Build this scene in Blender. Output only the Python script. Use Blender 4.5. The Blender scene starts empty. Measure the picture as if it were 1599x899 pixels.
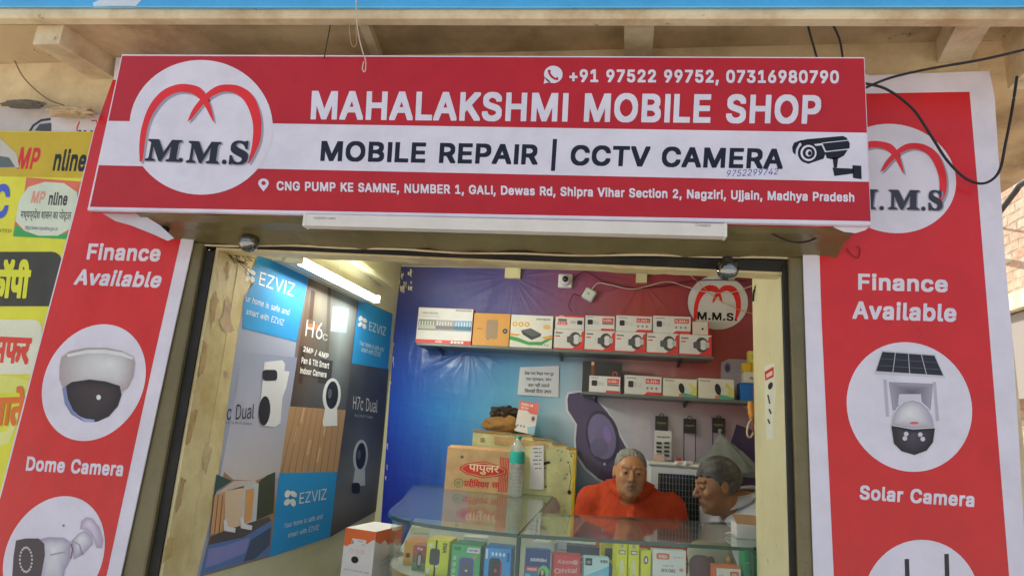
import bpy, math, random
import numpy as np
from mathutils import Vector, Matrix
from mathutils.geometry import tessellate_polygon
random.seed(7)
SC = bpy.context.scene
COL = SC.collection
# ------------------------------------------------------------------ camera, light, exposure
FPX = 1000.0; CX, CY = 799.5, 449.5                 # focal length in photo pixels
CAM = Vector((0, -1.85, 1.45))
def _axes(p, r, y):
    cy, sy, cp, sp, cr, sr = math.cos(y), math.sin(y), math.cos(p), math.sin(p), math.cos(r), math.sin(r)
    fw = Vector((sy*cp, cy*cp, sp)); ri = Vector((cy, -sy, 0)); up = ri.cross(fw)
    return cr*ri+sr*up, -sr*ri+cr*up, fw
RI, UP, FW = _axes(math.radians(12.7), math.radians(3.9), math.radians(-9.0))
cd = bpy.data.cameras.new('camera'); cam = bpy.data.objects.new('camera', cd); COL.objects.link(cam)
cam.matrix_world = Matrix(((RI.x, UP.x, -FW.x, CAM.x), (RI.y, UP.y, -FW.y, CAM.y), (RI.z, UP.z, -FW.z, CAM.z), (0, 0, 0, 1)))
cd.sensor_width = 36; cd.lens = FPX/1599*36; cd.clip_end = 500; cd.clip_start = .02
SC.camera = cam
W = bpy.data.worlds.new('World'); SC.world = W; W.use_nodes = True
EL, AZ = math.radians(50), math.radians(-52)
wn = W.node_tree; sky = wn.nodes.new('ShaderNodeTexSky'); sky.sky_type = 'NISHITA'; sky.sun_disc = False
sky.sun_elevation = EL; sky.sun_rotation = AZ; sky.air_density = 1.3; sky.dust_density = 3.0
wn.links.new(sky.outputs[0], wn.nodes['Background'].inputs[0]); wn.nodes['Background'].inputs[1].default_value = .13
sd = bpy.data.lights.new('sun', 'SUN'); sun = bpy.data.objects.new('sun', sd); COL.objects.link(sun)
sd.energy = 5.0; sd.angle = math.radians(.5); sd.color = (1, .95, .87)
sv = Vector((math.sin(AZ)*math.cos(EL), math.cos(AZ)*math.cos(EL), math.sin(EL)))
sun.rotation_euler = sv.to_track_quat('Z', 'Y').to_euler()
SC.view_settings.view_transform = 'Standard'; SC.view_settings.look = 'None'
SC.view_settings.gamma = 1; SC.view_settings.use_curve_mapping = False
SC.view_settings.exposure = 0.5
SC.cycles.max_bounces = 8; SC.cycles.transparent_max_bounces = 24; SC.cycles.use_denoising = True
SC.cycles.sample_clamp_indirect = 8

# letter outlines: advance width, then closed contours as x,y lists in 1/400 em
GLYPH_BOLD = [
[87,[22,-11,12,-3,10,2,10,30,13,37,26,46,49,46,57,43,67,29,67,5,64,-3,54,-11]],
[87,[7,-58,5,-54,5,-32,16,38,19,40,63,39,65,36,65,18,45,-56,42,-58]],
[104,[39,-77,27,-75,25,-72,24,276,27,279,63,279,67,276,67,-72,65,-75,58,-77]],
[193,[70,3,68,6,67,58,16,59,14,99,17,101,67,101,69,154,111,155,113,152,114,102,165,100,166,60,163,58,114,58,113,4]],
[193,[36,64,34,67,34,106,36,109,142,109,145,107,145,68,143,65]],
[87,[22,-11,12,-3,10,2,10,30,13,37,26,46,49,46,57,43,67,29,67,5,64,-3,54,-11],[25,98,18,101,10,110,11,145,24,155,52,155,58,152,64,146,67,138,66,109,52,98]],
[112,[12,-42,-4,-39,-4,-19,60,221,63,223,102,223,104,220,103,199,41,-35,38,-40]],
[191,[54,-12,40,-8,24,1,11,16,4,33,5,79,15,95,33,113,23,132,20,143,20,176,27,195,38,207,48,212,68,217,102,215,124,205,134,193,140,179,140,144,137,135,130,124,109,103,127,82,131,100,171,101,174,99,173,63,164,36,185,11,185,-7,182,-10,138,-10,128,-3,100,-13],[74,31,88,33,95,39,66,72,56,63,51,52,62,37],[74,145,78,145,86,152,91,160,91,164,84,171,75,170,68,161,68,156]],
[193,[68,-12,58,-10,40,1,24,20,16,37,9,69,10,143,17,169,25,185,44,205,59,214,71,217,110,217,128,211,140,203,157,184,165,167,170,145,173,121,173,83,170,59,160,24,152,12,138,-2,112,-13],[89,32,103,37,114,49,121,64,126,92,125,121,117,149,106,165,91,172,79,167,67,153,59,133,54,108,56,84,61,61,73,41]],
[193,[21,-11,19,-8,21,32,72,33,74,35,74,152,71,152,44,133,25,133,23,136,24,180,69,214,119,214,121,211,121,35,123,33,166,32,167,-9,164,-11]],
[193,[18,-11,16,-8,16,29,100,119,111,135,116,148,114,156,107,165,90,173,71,163,65,155,62,139,59,134,18,134,16,137,16,161,24,187,44,207,71,217,110,217,134,208,150,195,159,180,164,161,162,127,154,107,144,93,91,35,164,34,166,31,166,-9,163,-11]],
[193,[63,-12,36,-3,19,11,10,25,7,36,8,62,52,63,63,42,72,36,85,31,99,34,108,39,118,51,119,60,114,72,97,84,79,89,55,89,52,91,52,128,86,169,19,170,17,173,17,212,20,214,157,214,159,211,159,175,118,127,135,120,147,112,159,99,165,88,167,76,167,39,165,28,159,17,147,3,127,-8,111,-13]],
[193,[104,-11,102,-8,101,31,7,32,6,73,88,213,131,214,134,211,134,192,103,137,147,137,147,77,149,75,173,75,176,73,177,35,173,31,148,31,147,-8,145,-11],[66,76,101,76,101,135]],
[193,[65,-12,39,-2,22,15,14,35,14,61,17,63,57,63,69,41,89,32,100,36,112,46,116,53,119,68,110,87,89,99,75,96,59,87,29,89,17,92,17,117,28,212,31,214,155,214,157,211,155,171,72,170,68,144,104,145,120,142,137,134,150,123,162,104,167,81,167,49,163,31,151,11,142,1,125,-8,111,-13]],
[193,[68,-12,57,-10,42,-1,34,5,21,24,15,43,17,93,34,131,89,211,93,214,137,214,139,211,139,193,101,137,124,134,139,127,156,109,166,81,164,36,153,13,135,-4,112,-13],[87,32,93,32,105,38,112,45,119,61,118,71,109,84,93,94,83,92,75,87,66,77,62,67,64,55,71,42]],
[193,[30,-11,28,-8,28,11,109,169,17,170,15,173,14,212,17,214,165,214,167,211,167,169,77,-8,73,-11]],
[193,[65,-12,50,-8,31,2,18,17,11,33,11,76,18,92,30,107,22,121,17,136,19,176,28,193,43,207,54,212,70,217,118,215,141,205,154,191,161,177,163,133,150,108,162,93,170,73,169,29,157,9,134,-7,114,-13],[85,32,94,31,109,37,117,43,123,55,120,64,111,74,103,79,90,83,81,80,67,72,58,56,66,41,77,34],[88,128,97,129,107,135,116,151,106,166,91,173,81,170,72,164,65,152,69,140,77,133]],
[193,[44,-11,42,-8,42,11,80,67,60,69,44,76,24,96,15,119,15,163,20,177,27,190,40,203,59,214,72,217,109,217,125,212,142,203,150,195,164,167,166,121,160,100,144,69,90,-11],[89,109,96,110,107,117,115,127,119,139,118,148,110,161,101,168,91,173,76,166,66,155,62,144,64,132,69,122,77,114]],
[204,[-3,-11,-5,-8,-4,9,69,211,73,214,120,214,192,20,195,11,195,-9,192,-11,149,-11,127,46,65,46,43,-11],[80,91,111,91,96,136]],
[194,[16,-11,14,-8,14,212,17,214,117,214,145,204,160,191,166,181,170,165,170,132,163,115,157,108,171,92,177,77,178,40,172,20,157,2,132,-9,105,-11],[61,35,109,36,123,43,130,53,130,57,119,72,108,79,95,82,63,82,61,80],[61,125,91,125,103,128,112,133,120,143,122,147,120,155,114,163,103,168,61,170]],
[216,[81,-12,63,-7,44,4,28,19,14,43,6,73,6,129,9,145,14,161,25,180,40,197,51,204,64,211,85,217,128,217,141,214,167,202,187,181,199,153,199,131,196,129,155,129,141,154,128,164,108,171,95,168,81,162,71,153,57,128,53,109,53,93,58,72,69,53,76,46,93,36,104,33,120,36,135,44,146,56,153,73,156,75,198,75,198,45,184,18,161,-2,131,-13]],
[213,[16,-11,14,-8,14,212,17,214,112,214,133,210,153,200,170,187,182,171,194,135,195,81,190,52,182,33,170,17,158,7,133,-6,95,-11],[61,35,91,34,115,41,130,52,143,73,149,97,143,131,128,154,108,166,89,170,61,169]],
[179,[16,-11,14,-8,14,212,17,214,157,214,159,211,159,173,157,170,61,169,61,125,151,124,153,121,153,84,149,81,61,80,61,36,63,34,159,34,161,31,160,-9,157,-11]],
[176,[16,-11,14,-8,14,212,17,214,156,214,158,211,158,173,156,170,63,170,61,168,61,123,147,122,149,119,148,80,145,78,61,78,60,-9,57,-11]],
[220,[81,-12,63,-7,43,5,27,21,13,45,6,73,6,129,10,151,21,175,29,185,42,199,60,210,85,217,127,217,141,214,167,202,187,181,198,160,201,148,200,131,197,129,155,129,144,148,129,163,107,171,91,167,71,153,58,132,53,109,53,93,58,72,71,51,85,40,104,33,117,34,139,47,151,67,149,69,104,69,104,112,199,113,202,109,202,63,199,47,192,29,184,17,163,-2,132,-13]],
[219,[16,-11,14,-8,15,213,57,214,60,212,61,126,144,126,146,128,146,212,149,214,193,213,193,-10,149,-11,146,-9,145,82,63,82,61,80,60,-9,57,-11]],
[132,[3,-11,1,-8,2,33,35,34,37,36,37,168,35,170,3,171,1,212,4,214,116,214,118,211,118,171,86,170,84,168,84,36,86,34,118,33,118,-9,115,-11]],
[171,[51,-12,32,-6,23,1,12,13,3,36,2,75,7,79,48,79,52,52,59,39,73,32,88,39,95,49,98,60,98,212,101,214,143,214,145,211,145,36,142,24,133,8,111,-8,96,-13]],
[199,[16,-11,14,-8,15,213,57,214,60,212,61,134,136,214,187,213,189,195,187,190,116,113,188,12,189,-10,140,-11,77,75,61,56,60,-9,57,-11]],
[169,[16,-11,14,-8,14,211,17,214,57,214,61,211,61,35,153,34,155,31,155,-8,152,-11]],
[263,[16,-11,14,-8,15,213,68,214,72,211,127,74,180,213,237,213,237,-10,195,-11,192,-9,191,99,147,-10,105,-11,60,99,59,-9,56,-11]],
[221,[16,-11,14,-8,15,213,65,213,148,84,149,212,152,214,194,213,195,-10,145,-10,61,120,60,-9,57,-11]],
[225,[81,-12,63,-7,42,5,24,25,14,43,6,73,6,129,9,145,16,164,25,180,39,195,51,204,64,211,85,217,128,217,141,214,163,204,173,197,188,180,200,157,207,128,207,76,203,55,189,25,172,6,161,-2,131,-13],[102,33,120,36,143,52,155,72,161,95,161,109,156,128,147,147,132,162,107,171,95,168,73,155,60,135,53,109,54,85,64,61,77,45,93,36]],
[190,[16,-11,14,-8,14,212,17,214,115,214,143,206,152,199,164,186,172,165,174,120,167,97,149,76,128,66,111,63,61,63,60,-9,57,-11],[61,108,89,107,113,115,120,123,126,136,123,151,118,159,108,166,93,170,61,170]],
[225,[157,-30,149,-28,136,-12,85,-13,64,-8,51,-1,30,17,14,42,6,74,6,129,12,154,29,185,42,198,63,211,83,216,131,216,151,211,171,198,185,185,199,161,207,128,207,76,198,40,181,14,196,-8,197,-26,189,-30],[98,34,102,36,88,54,89,74,133,75,148,59,156,76,161,94,158,124,144,150,128,164,109,171,93,168,70,152,58,132,53,110,54,86,62,64,74,48]],
[192,[16,-11,14,-8,14,212,17,214,116,214,135,210,148,203,161,191,171,173,174,161,174,120,166,97,146,76,182,9,182,-9,179,-11,132,-11,89,67,63,69,61,67,60,-9,57,-11],[61,113,93,113,116,121,123,129,126,137,126,145,122,155,113,163,101,168,61,170]],
[191,[63,-13,35,-4,17,12,5,38,6,64,50,65,53,62,56,50,63,41,74,35,89,31,109,36,120,44,126,55,123,62,114,69,47,91,33,99,21,108,11,130,12,175,21,190,31,201,53,213,74,217,107,217,129,213,149,202,164,186,171,167,169,142,126,141,121,154,114,162,94,172,85,171,71,166,63,159,59,148,65,140,78,133,133,117,149,109,164,95,173,75,173,34,163,12,150,0,133,-9,115,-14]],
[191,[69,-11,67,-8,67,168,65,170,5,170,3,173,3,212,6,214,175,214,177,211,176,171,115,170,113,168,113,-9,110,-11]],
[219,[77,-13,59,-8,38,5,25,19,17,35,14,47,14,213,17,215,57,215,60,213,62,65,68,53,76,43,93,34,107,32,117,35,131,43,139,53,146,70,146,213,149,215,192,214,194,211,194,57,188,31,181,19,168,4,145,-9,128,-13]],
[204,[73,-11,70,-8,-3,191,-3,212,0,214,41,214,44,212,97,68,146,211,151,214,193,214,195,211,195,191,122,-9,119,-11]],
[286,[53,-11,-3,189,-3,213,40,214,44,211,77,85,112,212,115,214,161,214,197,85,230,212,233,214,276,213,278,191,223,-10,175,-11,172,-9,137,115,103,-9,100,-11]],
[202,[-2,-11,-4,-8,-4,9,62,104,2,193,2,213,51,214,95,151,141,214,188,213,189,193,128,105,193,9,193,-10,145,-11,95,58,46,-11]],
[201,[73,-11,71,-8,71,73,0,188,-3,195,-3,212,0,214,46,213,95,137,143,213,191,214,193,211,192,193,118,75,118,-9,115,-11]],
[187,[8,-11,6,-8,8,31,102,169,7,170,5,173,5,212,8,214,167,214,169,211,167,172,74,35,168,34,170,31,170,-9,167,-11]],
[168,[41,-13,21,-5,5,14,2,23,4,69,17,85,29,92,49,97,87,101,97,106,91,115,77,121,61,114,49,99,29,99,6,107,8,131,17,145,26,153,48,162,99,164,115,160,135,145,145,122,145,-9,141,-11,103,-11,99,-9,85,-13],[66,30,75,31,87,37,95,47,98,58,72,56,53,48,50,43,50,39]],
[182,[70,-13,56,-8,52,-11,14,-11,11,-9,11,211,13,214,54,214,56,211,57,159,72,164,110,164,122,161,138,153,151,139,164,111,167,93,167,58,160,27,152,12,136,-3,120,-12],[84,31,92,31,107,41,116,57,120,74,119,86,112,103,104,113,90,120,76,116,67,107,61,97,56,81,58,63,66,45,74,37]],
[170,[60,-13,50,-10,30,1,16,17,8,33,4,50,4,99,7,113,15,131,22,142,47,160,63,164,111,162,130,154,146,140,155,121,155,102,134,95,112,95,98,114,87,120,79,120,62,109,53,93,50,82,50,69,55,54,69,35,86,31,102,39,112,57,134,57,155,51,155,30,145,10,123,-8,104,-13]],
[182,[56,-13,31,-1,19,11,9,29,4,50,4,101,9,122,21,142,30,151,44,160,59,164,98,164,112,160,113,211,115,214,158,214,160,211,159,-9,156,-11,118,-11,114,-8,99,-13],[78,31,86,31,100,39,109,54,113,69,113,85,105,105,98,113,83,120,70,116,59,105,52,90,50,75,57,49,69,35]],
[174,[60,-13,47,-9,30,1,19,12,11,26,4,50,4,99,7,113,21,141,36,154,50,161,62,164,110,162,126,156,136,148,153,125,158,105,159,59,156,57,55,57,53,55,65,38,84,30,104,38,114,52,135,52,154,48,157,43,157,26,144,5,123,-9,107,-13],[55,99,106,99,107,101,98,113,84,120,78,120,67,114]],
[113,[24,-11,22,-8,22,119,20,121,-4,121,-7,123,-7,160,-4,162,21,163,24,196,28,205,39,215,56,222,103,220,107,216,107,197,102,179,99,177,77,178,70,172,68,164,69,162,101,161,102,124,99,121,69,121,67,119,67,-9,64,-11]],
[182,[56,-70,31,-61,16,-47,11,-39,10,-20,14,-16,30,-7,46,-6,22,10,12,25,7,38,4,52,4,101,9,122,26,148,48,161,62,164,95,164,114,159,118,162,158,161,160,158,160,-22,155,-38,142,-56,127,-65,107,-70],[78,-27,91,-26,102,-21,109,-14,112,-4,95,-9,52,-7,61,-19],[80,36,88,37,104,48,111,62,114,77,109,98,102,110,94,116,83,120,68,115,61,108,53,94,50,84,51,69,57,52,65,42]],
[176,[13,-11,11,-8,11,211,14,214,53,214,56,211,57,160,76,165,106,165,120,162,137,151,148,136,154,113,154,-8,150,-11,112,-11,109,-9,107,96,97,114,88,119,81,119,65,110,56,89,56,-9,53,-11]],
[79,[13,-11,11,-8,11,160,14,162,54,162,56,159,56,-9,53,-11],[22,166,15,169,7,179,8,211,15,218,23,221,50,219,58,213,61,205,61,181,58,175,53,169,45,166]],
[79,[-12,-67,-14,-64,-14,-26,3,-21,10,-9,10,160,13,162,55,162,57,159,57,-24,54,-40,47,-52,32,-64,23,-67],[20,167,13,170,6,179,6,206,9,212,19,220,49,219,60,208,59,176,47,167]],
[164,[13,-11,11,-8,11,211,14,214,53,214,56,211,57,115,104,162,150,162,153,160,153,141,100,85,159,11,159,-8,156,-11,109,-11,60,49,56,45,56,-10]],
[88,[34,-11,25,-7,16,2,11,15,11,211,14,214,53,214,56,212,56,40,58,35,62,32,78,30,83,11,83,-8,78,-11]],
[256,[13,-11,11,-8,12,161,52,162,57,160,70,165,105,165,120,159,129,152,145,162,156,165,193,165,209,159,224,146,229,136,234,117,232,-11,190,-11,187,-9,187,101,184,109,178,115,166,120,152,111,144,92,143,-11,102,-11,99,-9,99,99,92,113,80,120,70,116,63,109,56,93,56,-9,53,-11]],
[176,[13,-11,11,-8,11,160,14,162,52,162,56,159,76,165,106,165,130,156,144,143,151,128,154,113,153,-9,150,-11,112,-11,109,-9,107,96,97,114,88,119,81,119,65,110,56,89,56,-9,53,-11]],
[178,[60,-13,50,-10,30,1,16,17,8,33,4,50,4,99,7,113,15,131,22,142,47,160,63,164,111,162,136,149,146,139,157,121,164,87,164,63,159,37,147,12,134,-1,123,-8,104,-13],[78,31,91,32,105,43,114,61,117,75,111,97,106,106,98,114,86,120,79,120,62,109,53,93,50,82,50,69,57,49,69,35]],
[182,[28,-68,13,-67,11,-64,11,160,14,162,52,162,57,159,78,165,104,165,124,161,135,155,148,143,163,116,167,92,167,58,159,24,150,10,138,-2,122,-11,110,-14,73,-14,57,-8,56,-65,45,-68],[86,31,97,33,109,44,116,56,120,74,117,91,109,107,101,115,88,120,77,117,68,109,61,96,56,80,58,63,65,47,72,38]],
[182,[130,-68,113,-65,112,-9,96,-14,60,-14,44,-9,22,7,9,28,4,50,4,102,7,115,20,140,33,154,50,162,66,165,91,165,112,159,118,162,156,162,159,160,160,-64,158,-67,148,-68],[80,31,91,33,102,43,109,54,113,68,113,83,106,103,96,114,82,120,71,117,62,110,56,100,50,83,50,68,56,51,67,37]],
[116,[13,-11,11,-8,11,160,14,162,52,162,56,160,70,165,106,164,108,161,108,120,105,118,84,119,70,114,61,104,57,93,56,-9,53,-11]],
[158,[49,-13,26,-5,13,7,4,25,5,47,8,49,28,53,46,53,57,36,73,29,88,35,93,42,84,49,33,63,18,74,8,94,10,131,16,143,25,152,46,162,54,164,104,162,123,153,136,137,140,126,140,107,117,100,98,100,88,116,77,121,61,116,58,110,68,103,114,90,134,78,143,59,143,25,137,11,131,3,112,-9,96,-13]],
[103,[45,-11,35,-7,23,2,16,20,15,120,-4,120,-7,124,-7,161,-4,163,15,164,15,196,19,199,59,199,61,196,61,164,89,163,93,160,92,122,63,120,61,118,61,46,62,38,67,33,88,32,91,30,95,14,95,-8,89,-12]],
[176,[52,-12,29,-1,19,10,13,25,11,161,14,163,53,163,56,161,56,59,63,42,69,36,81,32,98,41,107,58,109,161,112,163,152,162,154,159,153,-9,150,-11,112,-11,106,-7,93,-12]],
[168,[56,-11,0,132,-3,141,-3,160,0,162,44,161,78,70,111,161,156,162,158,159,158,139,102,-8,98,-11]],
[239,[46,-11,-1,139,0,161,45,161,68,84,92,162,137,161,158,84,182,160,185,162,228,161,228,140,182,-11,137,-10,113,69,90,-9,86,-11]],
[163,[-1,-11,-3,-8,-3,9,45,77,1,141,2,161,50,162,76,123,103,162,149,161,150,140,108,76,154,9,154,-10,106,-11,76,32,46,-11]],
[168,[15,-68,9,-63,9,-43,13,-26,39,-22,47,-11,50,1,-3,139,-3,161,0,163,44,161,78,71,112,161,115,163,158,162,160,159,159,142,86,-46,73,-61,58,-68]],
[164,[7,-11,5,-8,7,29,75,117,10,118,8,121,9,161,143,161,144,123,76,33,145,32,147,29,146,-10]]]
GLYPH_REGULAR = [
[75,[32,-1,21,10,21,22,24,29,30,33,41,35,54,26,56,13,53,6,45,-1]],
[75,[16,-47,27,28,54,28,34,-46]],
[92,[49,-66,36,-63,35,266,37,268,54,268,56,266,56,-63]],
[181,[79,13,78,68,26,69,24,90,78,91,79,144,101,145,103,143,103,91,155,90,156,71,154,69,103,69,102,14]],
[181,[46,75,47,98,132,98,134,96,134,78,132,76]],
[75,[32,-1,21,10,21,22,24,29,30,33,41,35,54,26,56,13,53,6,45,-1],[34,109,27,112,21,120,21,133,32,144,44,144,54,137,56,122,48,111]],
[100,[22,-31,6,-28,70,211,72,213,91,213,93,209,90,197,30,-25,28,-29]],
[179,[63,-2,39,8,24,21,15,41,14,64,26,87,54,111,39,131,32,145,30,167,33,177,38,187,52,199,67,204,82,206,102,202,114,195,123,184,129,169,129,152,121,135,89,107,89,104,131,55,137,67,140,89,163,89,161,64,147,35,173,1,146,1,131,16,122,9,99,0],[76,19,98,22,116,35,68,91,46,72,41,65,38,51,44,35,52,26,66,20],[72,125,76,126,96,141,105,157,102,173,94,182,86,184,78,185,66,180,56,168,54,157,57,147]],
[181,[78,-2,67,1,50,11,40,21,29,40,20,79,20,124,28,160,45,188,68,203,80,206,100,206,119,200,130,193,143,179,152,164,161,127,161,76,150,36,142,22,130,10,104,-2],[88,20,104,22,113,27,122,35,132,55,137,83,137,121,130,152,120,171,110,179,99,183,82,183,74,180,63,172,52,155,44,117,44,85,51,52,57,39,66,29,76,22]],
[181,[31,0,31,22,83,22,85,24,84,177,81,178,36,144,34,147,34,171,79,203,109,203,110,24,112,22,156,22,156,0]],
[181,[27,0,27,21,110,109,122,125,128,140,128,156,125,165,115,176,100,183,79,183,62,175,54,164,51,148,48,145,27,145,30,169,38,182,48,193,64,202,80,206,100,206,116,202,134,191,149,171,153,152,150,131,143,116,128,95,62,24,154,23,156,21,155,0]],
[181,[72,-2,53,4,36,14,21,35,18,51,20,53,43,52,48,39,53,31,63,25,76,21,100,21,116,28,125,37,131,49,131,64,125,81,116,90,103,96,88,99,64,99,62,101,64,121,114,180,29,181,27,183,28,203,148,203,149,184,91,117,109,115,125,110,144,95,154,79,157,67,157,48,154,37,149,27,137,14,117,2,101,-2]],
[181,[113,0,112,42,19,42,17,44,17,65,100,203,121,203,123,201,43,67,45,65,112,65,113,127,136,127,137,65,165,64,166,44,164,42,137,42,136,0]],
[181,[75,-2,55,5,40,16,26,37,25,52,48,52,53,39,65,26,80,21,97,21,109,25,123,37,131,57,131,71,128,83,121,96,111,104,99,110,89,111,75,110,65,107,51,98,28,101,38,203,145,203,146,183,144,181,63,181,60,177,55,122,69,130,89,134,105,132,121,127,135,118,147,103,157,72,157,59,152,40,146,27,133,13,108,0]],
[181,[77,-2,67,1,52,9,44,15,33,31,26,52,28,84,45,121,99,200,103,203,127,203,126,199,72,121,89,126,100,126,119,122,136,111,146,100,154,81,155,72,154,45,143,22,125,6,103,-2],[83,20,97,20,114,27,123,36,131,60,128,80,124,88,112,100,97,106,83,106,66,99,56,87,50,71,50,56,57,37,69,25]],
[181,[40,0,129,179,128,181,28,181,26,183,25,203,156,203,156,179,67,1,64,-1]],
[181,[74,-2,59,2,42,12,31,22,23,37,21,65,28,83,43,99,60,107,42,117,34,128,28,145,28,159,35,179,53,196,73,205,101,206,114,203,130,195,143,182,149,172,152,161,150,136,141,120,122,107,141,96,152,84,160,64,160,47,152,25,143,15,133,8,105,-2],[84,20,95,19,113,24,123,30,133,44,135,60,132,71,127,79,113,90,98,94,75,92,57,82,48,69,47,48,51,37,65,25],[87,116,101,117,111,121,121,129,126,140,128,153,122,169,114,178,102,183,90,184,71,180,61,172,54,159,53,144,58,131,67,122]],
[181,[53,0,108,81,93,78,77,78,61,82,48,90,37,101,29,116,26,128,28,160,37,181,59,199,81,206,108,204,132,192,144,179,151,165,155,148,155,131,152,117,134,79,80,0],[79,99,99,98,111,102,123,113,130,128,131,144,124,165,115,176,101,183,89,185,68,178,58,168,52,155,50,135,53,123,67,105]],
[192,[8,-1,10,11,80,201,83,203,111,203,184,0,158,0,137,56,56,57,53,55,33,0],[62,80,129,80,96,180]],
[182,[25,0,25,203,108,203,136,194,149,183,155,172,159,156,159,143,151,123,143,114,126,105,136,103,149,96,163,77,167,60,167,49,162,29,149,13,124,2,96,-1],[50,24,111,23,128,29,138,39,142,49,142,61,136,75,123,87,111,91,51,92],[50,115,100,114,120,121,132,136,134,155,131,164,123,173,111,179,51,180]],
[204,[91,-2,72,4,53,14,32,39,22,59,18,75,17,120,25,152,36,171,49,186,60,194,81,203,95,206,119,206,144,199,164,186,180,165,187,149,188,140,164,140,151,164,137,175,124,180,97,182,72,172,61,163,53,152,44,128,41,100,42,84,48,63,59,43,73,31,88,24,105,21,125,24,145,33,156,47,164,64,187,65,189,61,184,47,174,28,152,9,121,-2]],
[201,[25,0,25,203,103,203,124,199,144,190,159,177,171,161,183,125,183,80,179,61,171,43,159,27,149,17,124,5,85,-1],[50,24,100,23,117,28,137,39,154,64,159,88,159,116,155,136,141,161,131,170,117,176,99,181,50,180]],
[167,[25,0,25,203,148,203,149,183,147,181,50,180,51,114,140,114,142,112,142,93,140,91,51,91,50,25,52,23,148,23,150,21,150,0]],
[164,[25,0,25,203,147,203,147,183,145,181,50,180,50,112,136,111,138,109,138,91,136,89,51,88,50,1,48,-1]],
[208,[91,-2,72,4,53,14,32,39,24,55,18,75,17,120,21,141,32,165,51,187,64,196,80,203,95,206,117,206,140,200,165,185,179,168,187,151,189,140,164,140,150,164,139,174,124,180,96,182,76,175,65,167,56,156,48,141,43,127,41,104,42,84,53,52,68,35,81,26,95,22,109,21,127,24,149,36,162,56,166,79,113,80,113,100,115,102,191,101,191,72,182,39,162,15,143,4,131,0]],
[207,[25,0,25,203,48,203,50,201,51,116,155,115,157,117,157,201,159,203,183,203,183,0,159,-1,157,1,156,92,52,93,50,91,50,1,48,-1]],
[120,[14,-1,12,23,46,23,48,25,48,179,46,181,14,181,12,203,107,203,107,181,75,181,73,179,73,25,75,23,107,23,107,0]],
[159,[60,-2,41,5,25,19,16,37,13,65,16,69,39,68,41,43,49,29,60,22,83,21,99,29,109,51,109,201,111,203,133,203,134,45,131,33,122,17,107,5,87,-2]],
[187,[25,0,25,203,48,203,50,201,51,99,145,203,177,203,98,115,178,0,149,0,79,97,50,67,50,0]],
[157,[25,0,25,201,27,203,48,203,50,201,50,24,143,23,145,21,145,1,143,-1]],
[251,[25,0,25,203,59,203,62,201,127,32,140,72,190,203,227,203,227,0,204,-1,202,1,201,169,138,3,135,-1,116,-1,69,113,48,172,49,1,47,-1]],
[209,[25,0,25,203,55,203,160,34,159,201,161,203,184,203,184,0,157,-1,153,2,49,168,50,1,48,-1]],
[213,[91,-2,61,9,51,17,34,35,25,52,18,75,17,120,26,155,36,171,48,185,60,194,81,203,95,206,119,206,140,200,153,194,171,179,180,167,194,133,197,119,197,85,188,52,179,34,163,17,152,9,129,0],[103,21,125,24,147,35,155,44,166,63,171,85,171,119,162,149,151,164,142,172,116,182,89,180,72,172,62,164,46,137,41,104,45,71,59,43,68,35,84,25]],
[178,[25,0,25,203,105,203,133,195,149,182,160,161,163,148,163,129,156,107,139,87,119,77,101,74,51,74,50,1,48,-1],[50,97,99,97,123,105,131,113,138,133,136,152,129,168,117,176,103,181,51,180]],
[213,[167,-20,159,-17,143,4,119,-2,95,-2,73,3,60,10,41,26,25,52,17,84,17,120,22,145,39,176,57,192,72,200,92,206,121,206,141,200,157,192,174,176,188,152,197,118,195,77,184,44,173,27,162,16,185,-18],[95,22,116,22,127,25,99,64,124,64,142,41,148,36,164,60,171,85,171,118,168,133,160,152,150,165,137,175,125,180,108,183,84,179,68,169,59,161,45,133,41,104,45,70,56,48,72,31]],
[180,[25,0,25,203,107,203,125,199,139,192,151,182,160,164,163,152,163,129,159,115,152,102,142,92,126,83,170,0,141,0,99,79,52,79,50,77,50,1,48,-1],[50,103,103,102,119,106,127,111,134,120,138,135,136,155,128,169,115,178,103,181,51,180]],
[179,[73,-3,45,7,28,20,19,36,16,54,41,54,48,36,59,27,81,20,98,20,118,25,131,35,137,46,139,54,137,64,129,76,118,82,63,99,36,114,27,124,22,138,21,159,31,181,50,197,74,205,107,205,131,197,149,182,157,168,160,152,135,152,129,167,118,177,105,182,86,184,67,179,53,170,47,158,47,142,55,130,69,123,123,106,145,94,154,85,161,72,164,56,163,44,153,23,137,8,123,1,106,-3]],
[179,[78,0,77,179,75,181,14,181,14,203,166,203,166,181,103,180,103,1,101,-1]],
[207,[87,-2,68,3,48,15,36,29,28,45,25,57,25,203,48,204,50,202,50,62,53,51,62,37,75,27,89,22,105,20,123,23,135,28,147,39,154,51,157,62,157,202,159,204,183,204,183,66,178,41,171,28,159,15,136,2,119,-3]],
[192,[83,0,8,203,32,203,35,200,97,24,157,201,160,203,184,203,112,3,109,-1]],
[274,[63,0,8,203,31,203,34,201,77,27,123,203,152,203,197,28,241,203,267,203,212,0,182,0,149,121,137,172,92,0]],
[190,[9,-1,8,1,80,104,13,203,42,203,95,122,149,202,178,203,111,105,182,0,153,1,95,85,37,0]],
[189,[83,0,82,83,8,203,35,203,38,201,95,106,151,201,155,203,180,203,174,189,108,84,107,0]],
[175,[17,0,18,21,128,180,17,181,15,183,16,203,157,203,156,181,47,23,157,23,159,21,159,0]],
[156,[51,-2,31,6,17,21,13,33,14,59,27,75,39,81,105,94,110,99,109,115,101,126,87,132,63,130,51,124,40,110,17,118,27,135,45,148,65,153,97,152,113,145,123,137,134,114,134,2,132,0,111,0,109,20,98,7,83,-1],[57,19,84,20,95,26,102,33,110,50,109,74,57,65,41,55,37,46,38,33,45,25]],
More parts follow.
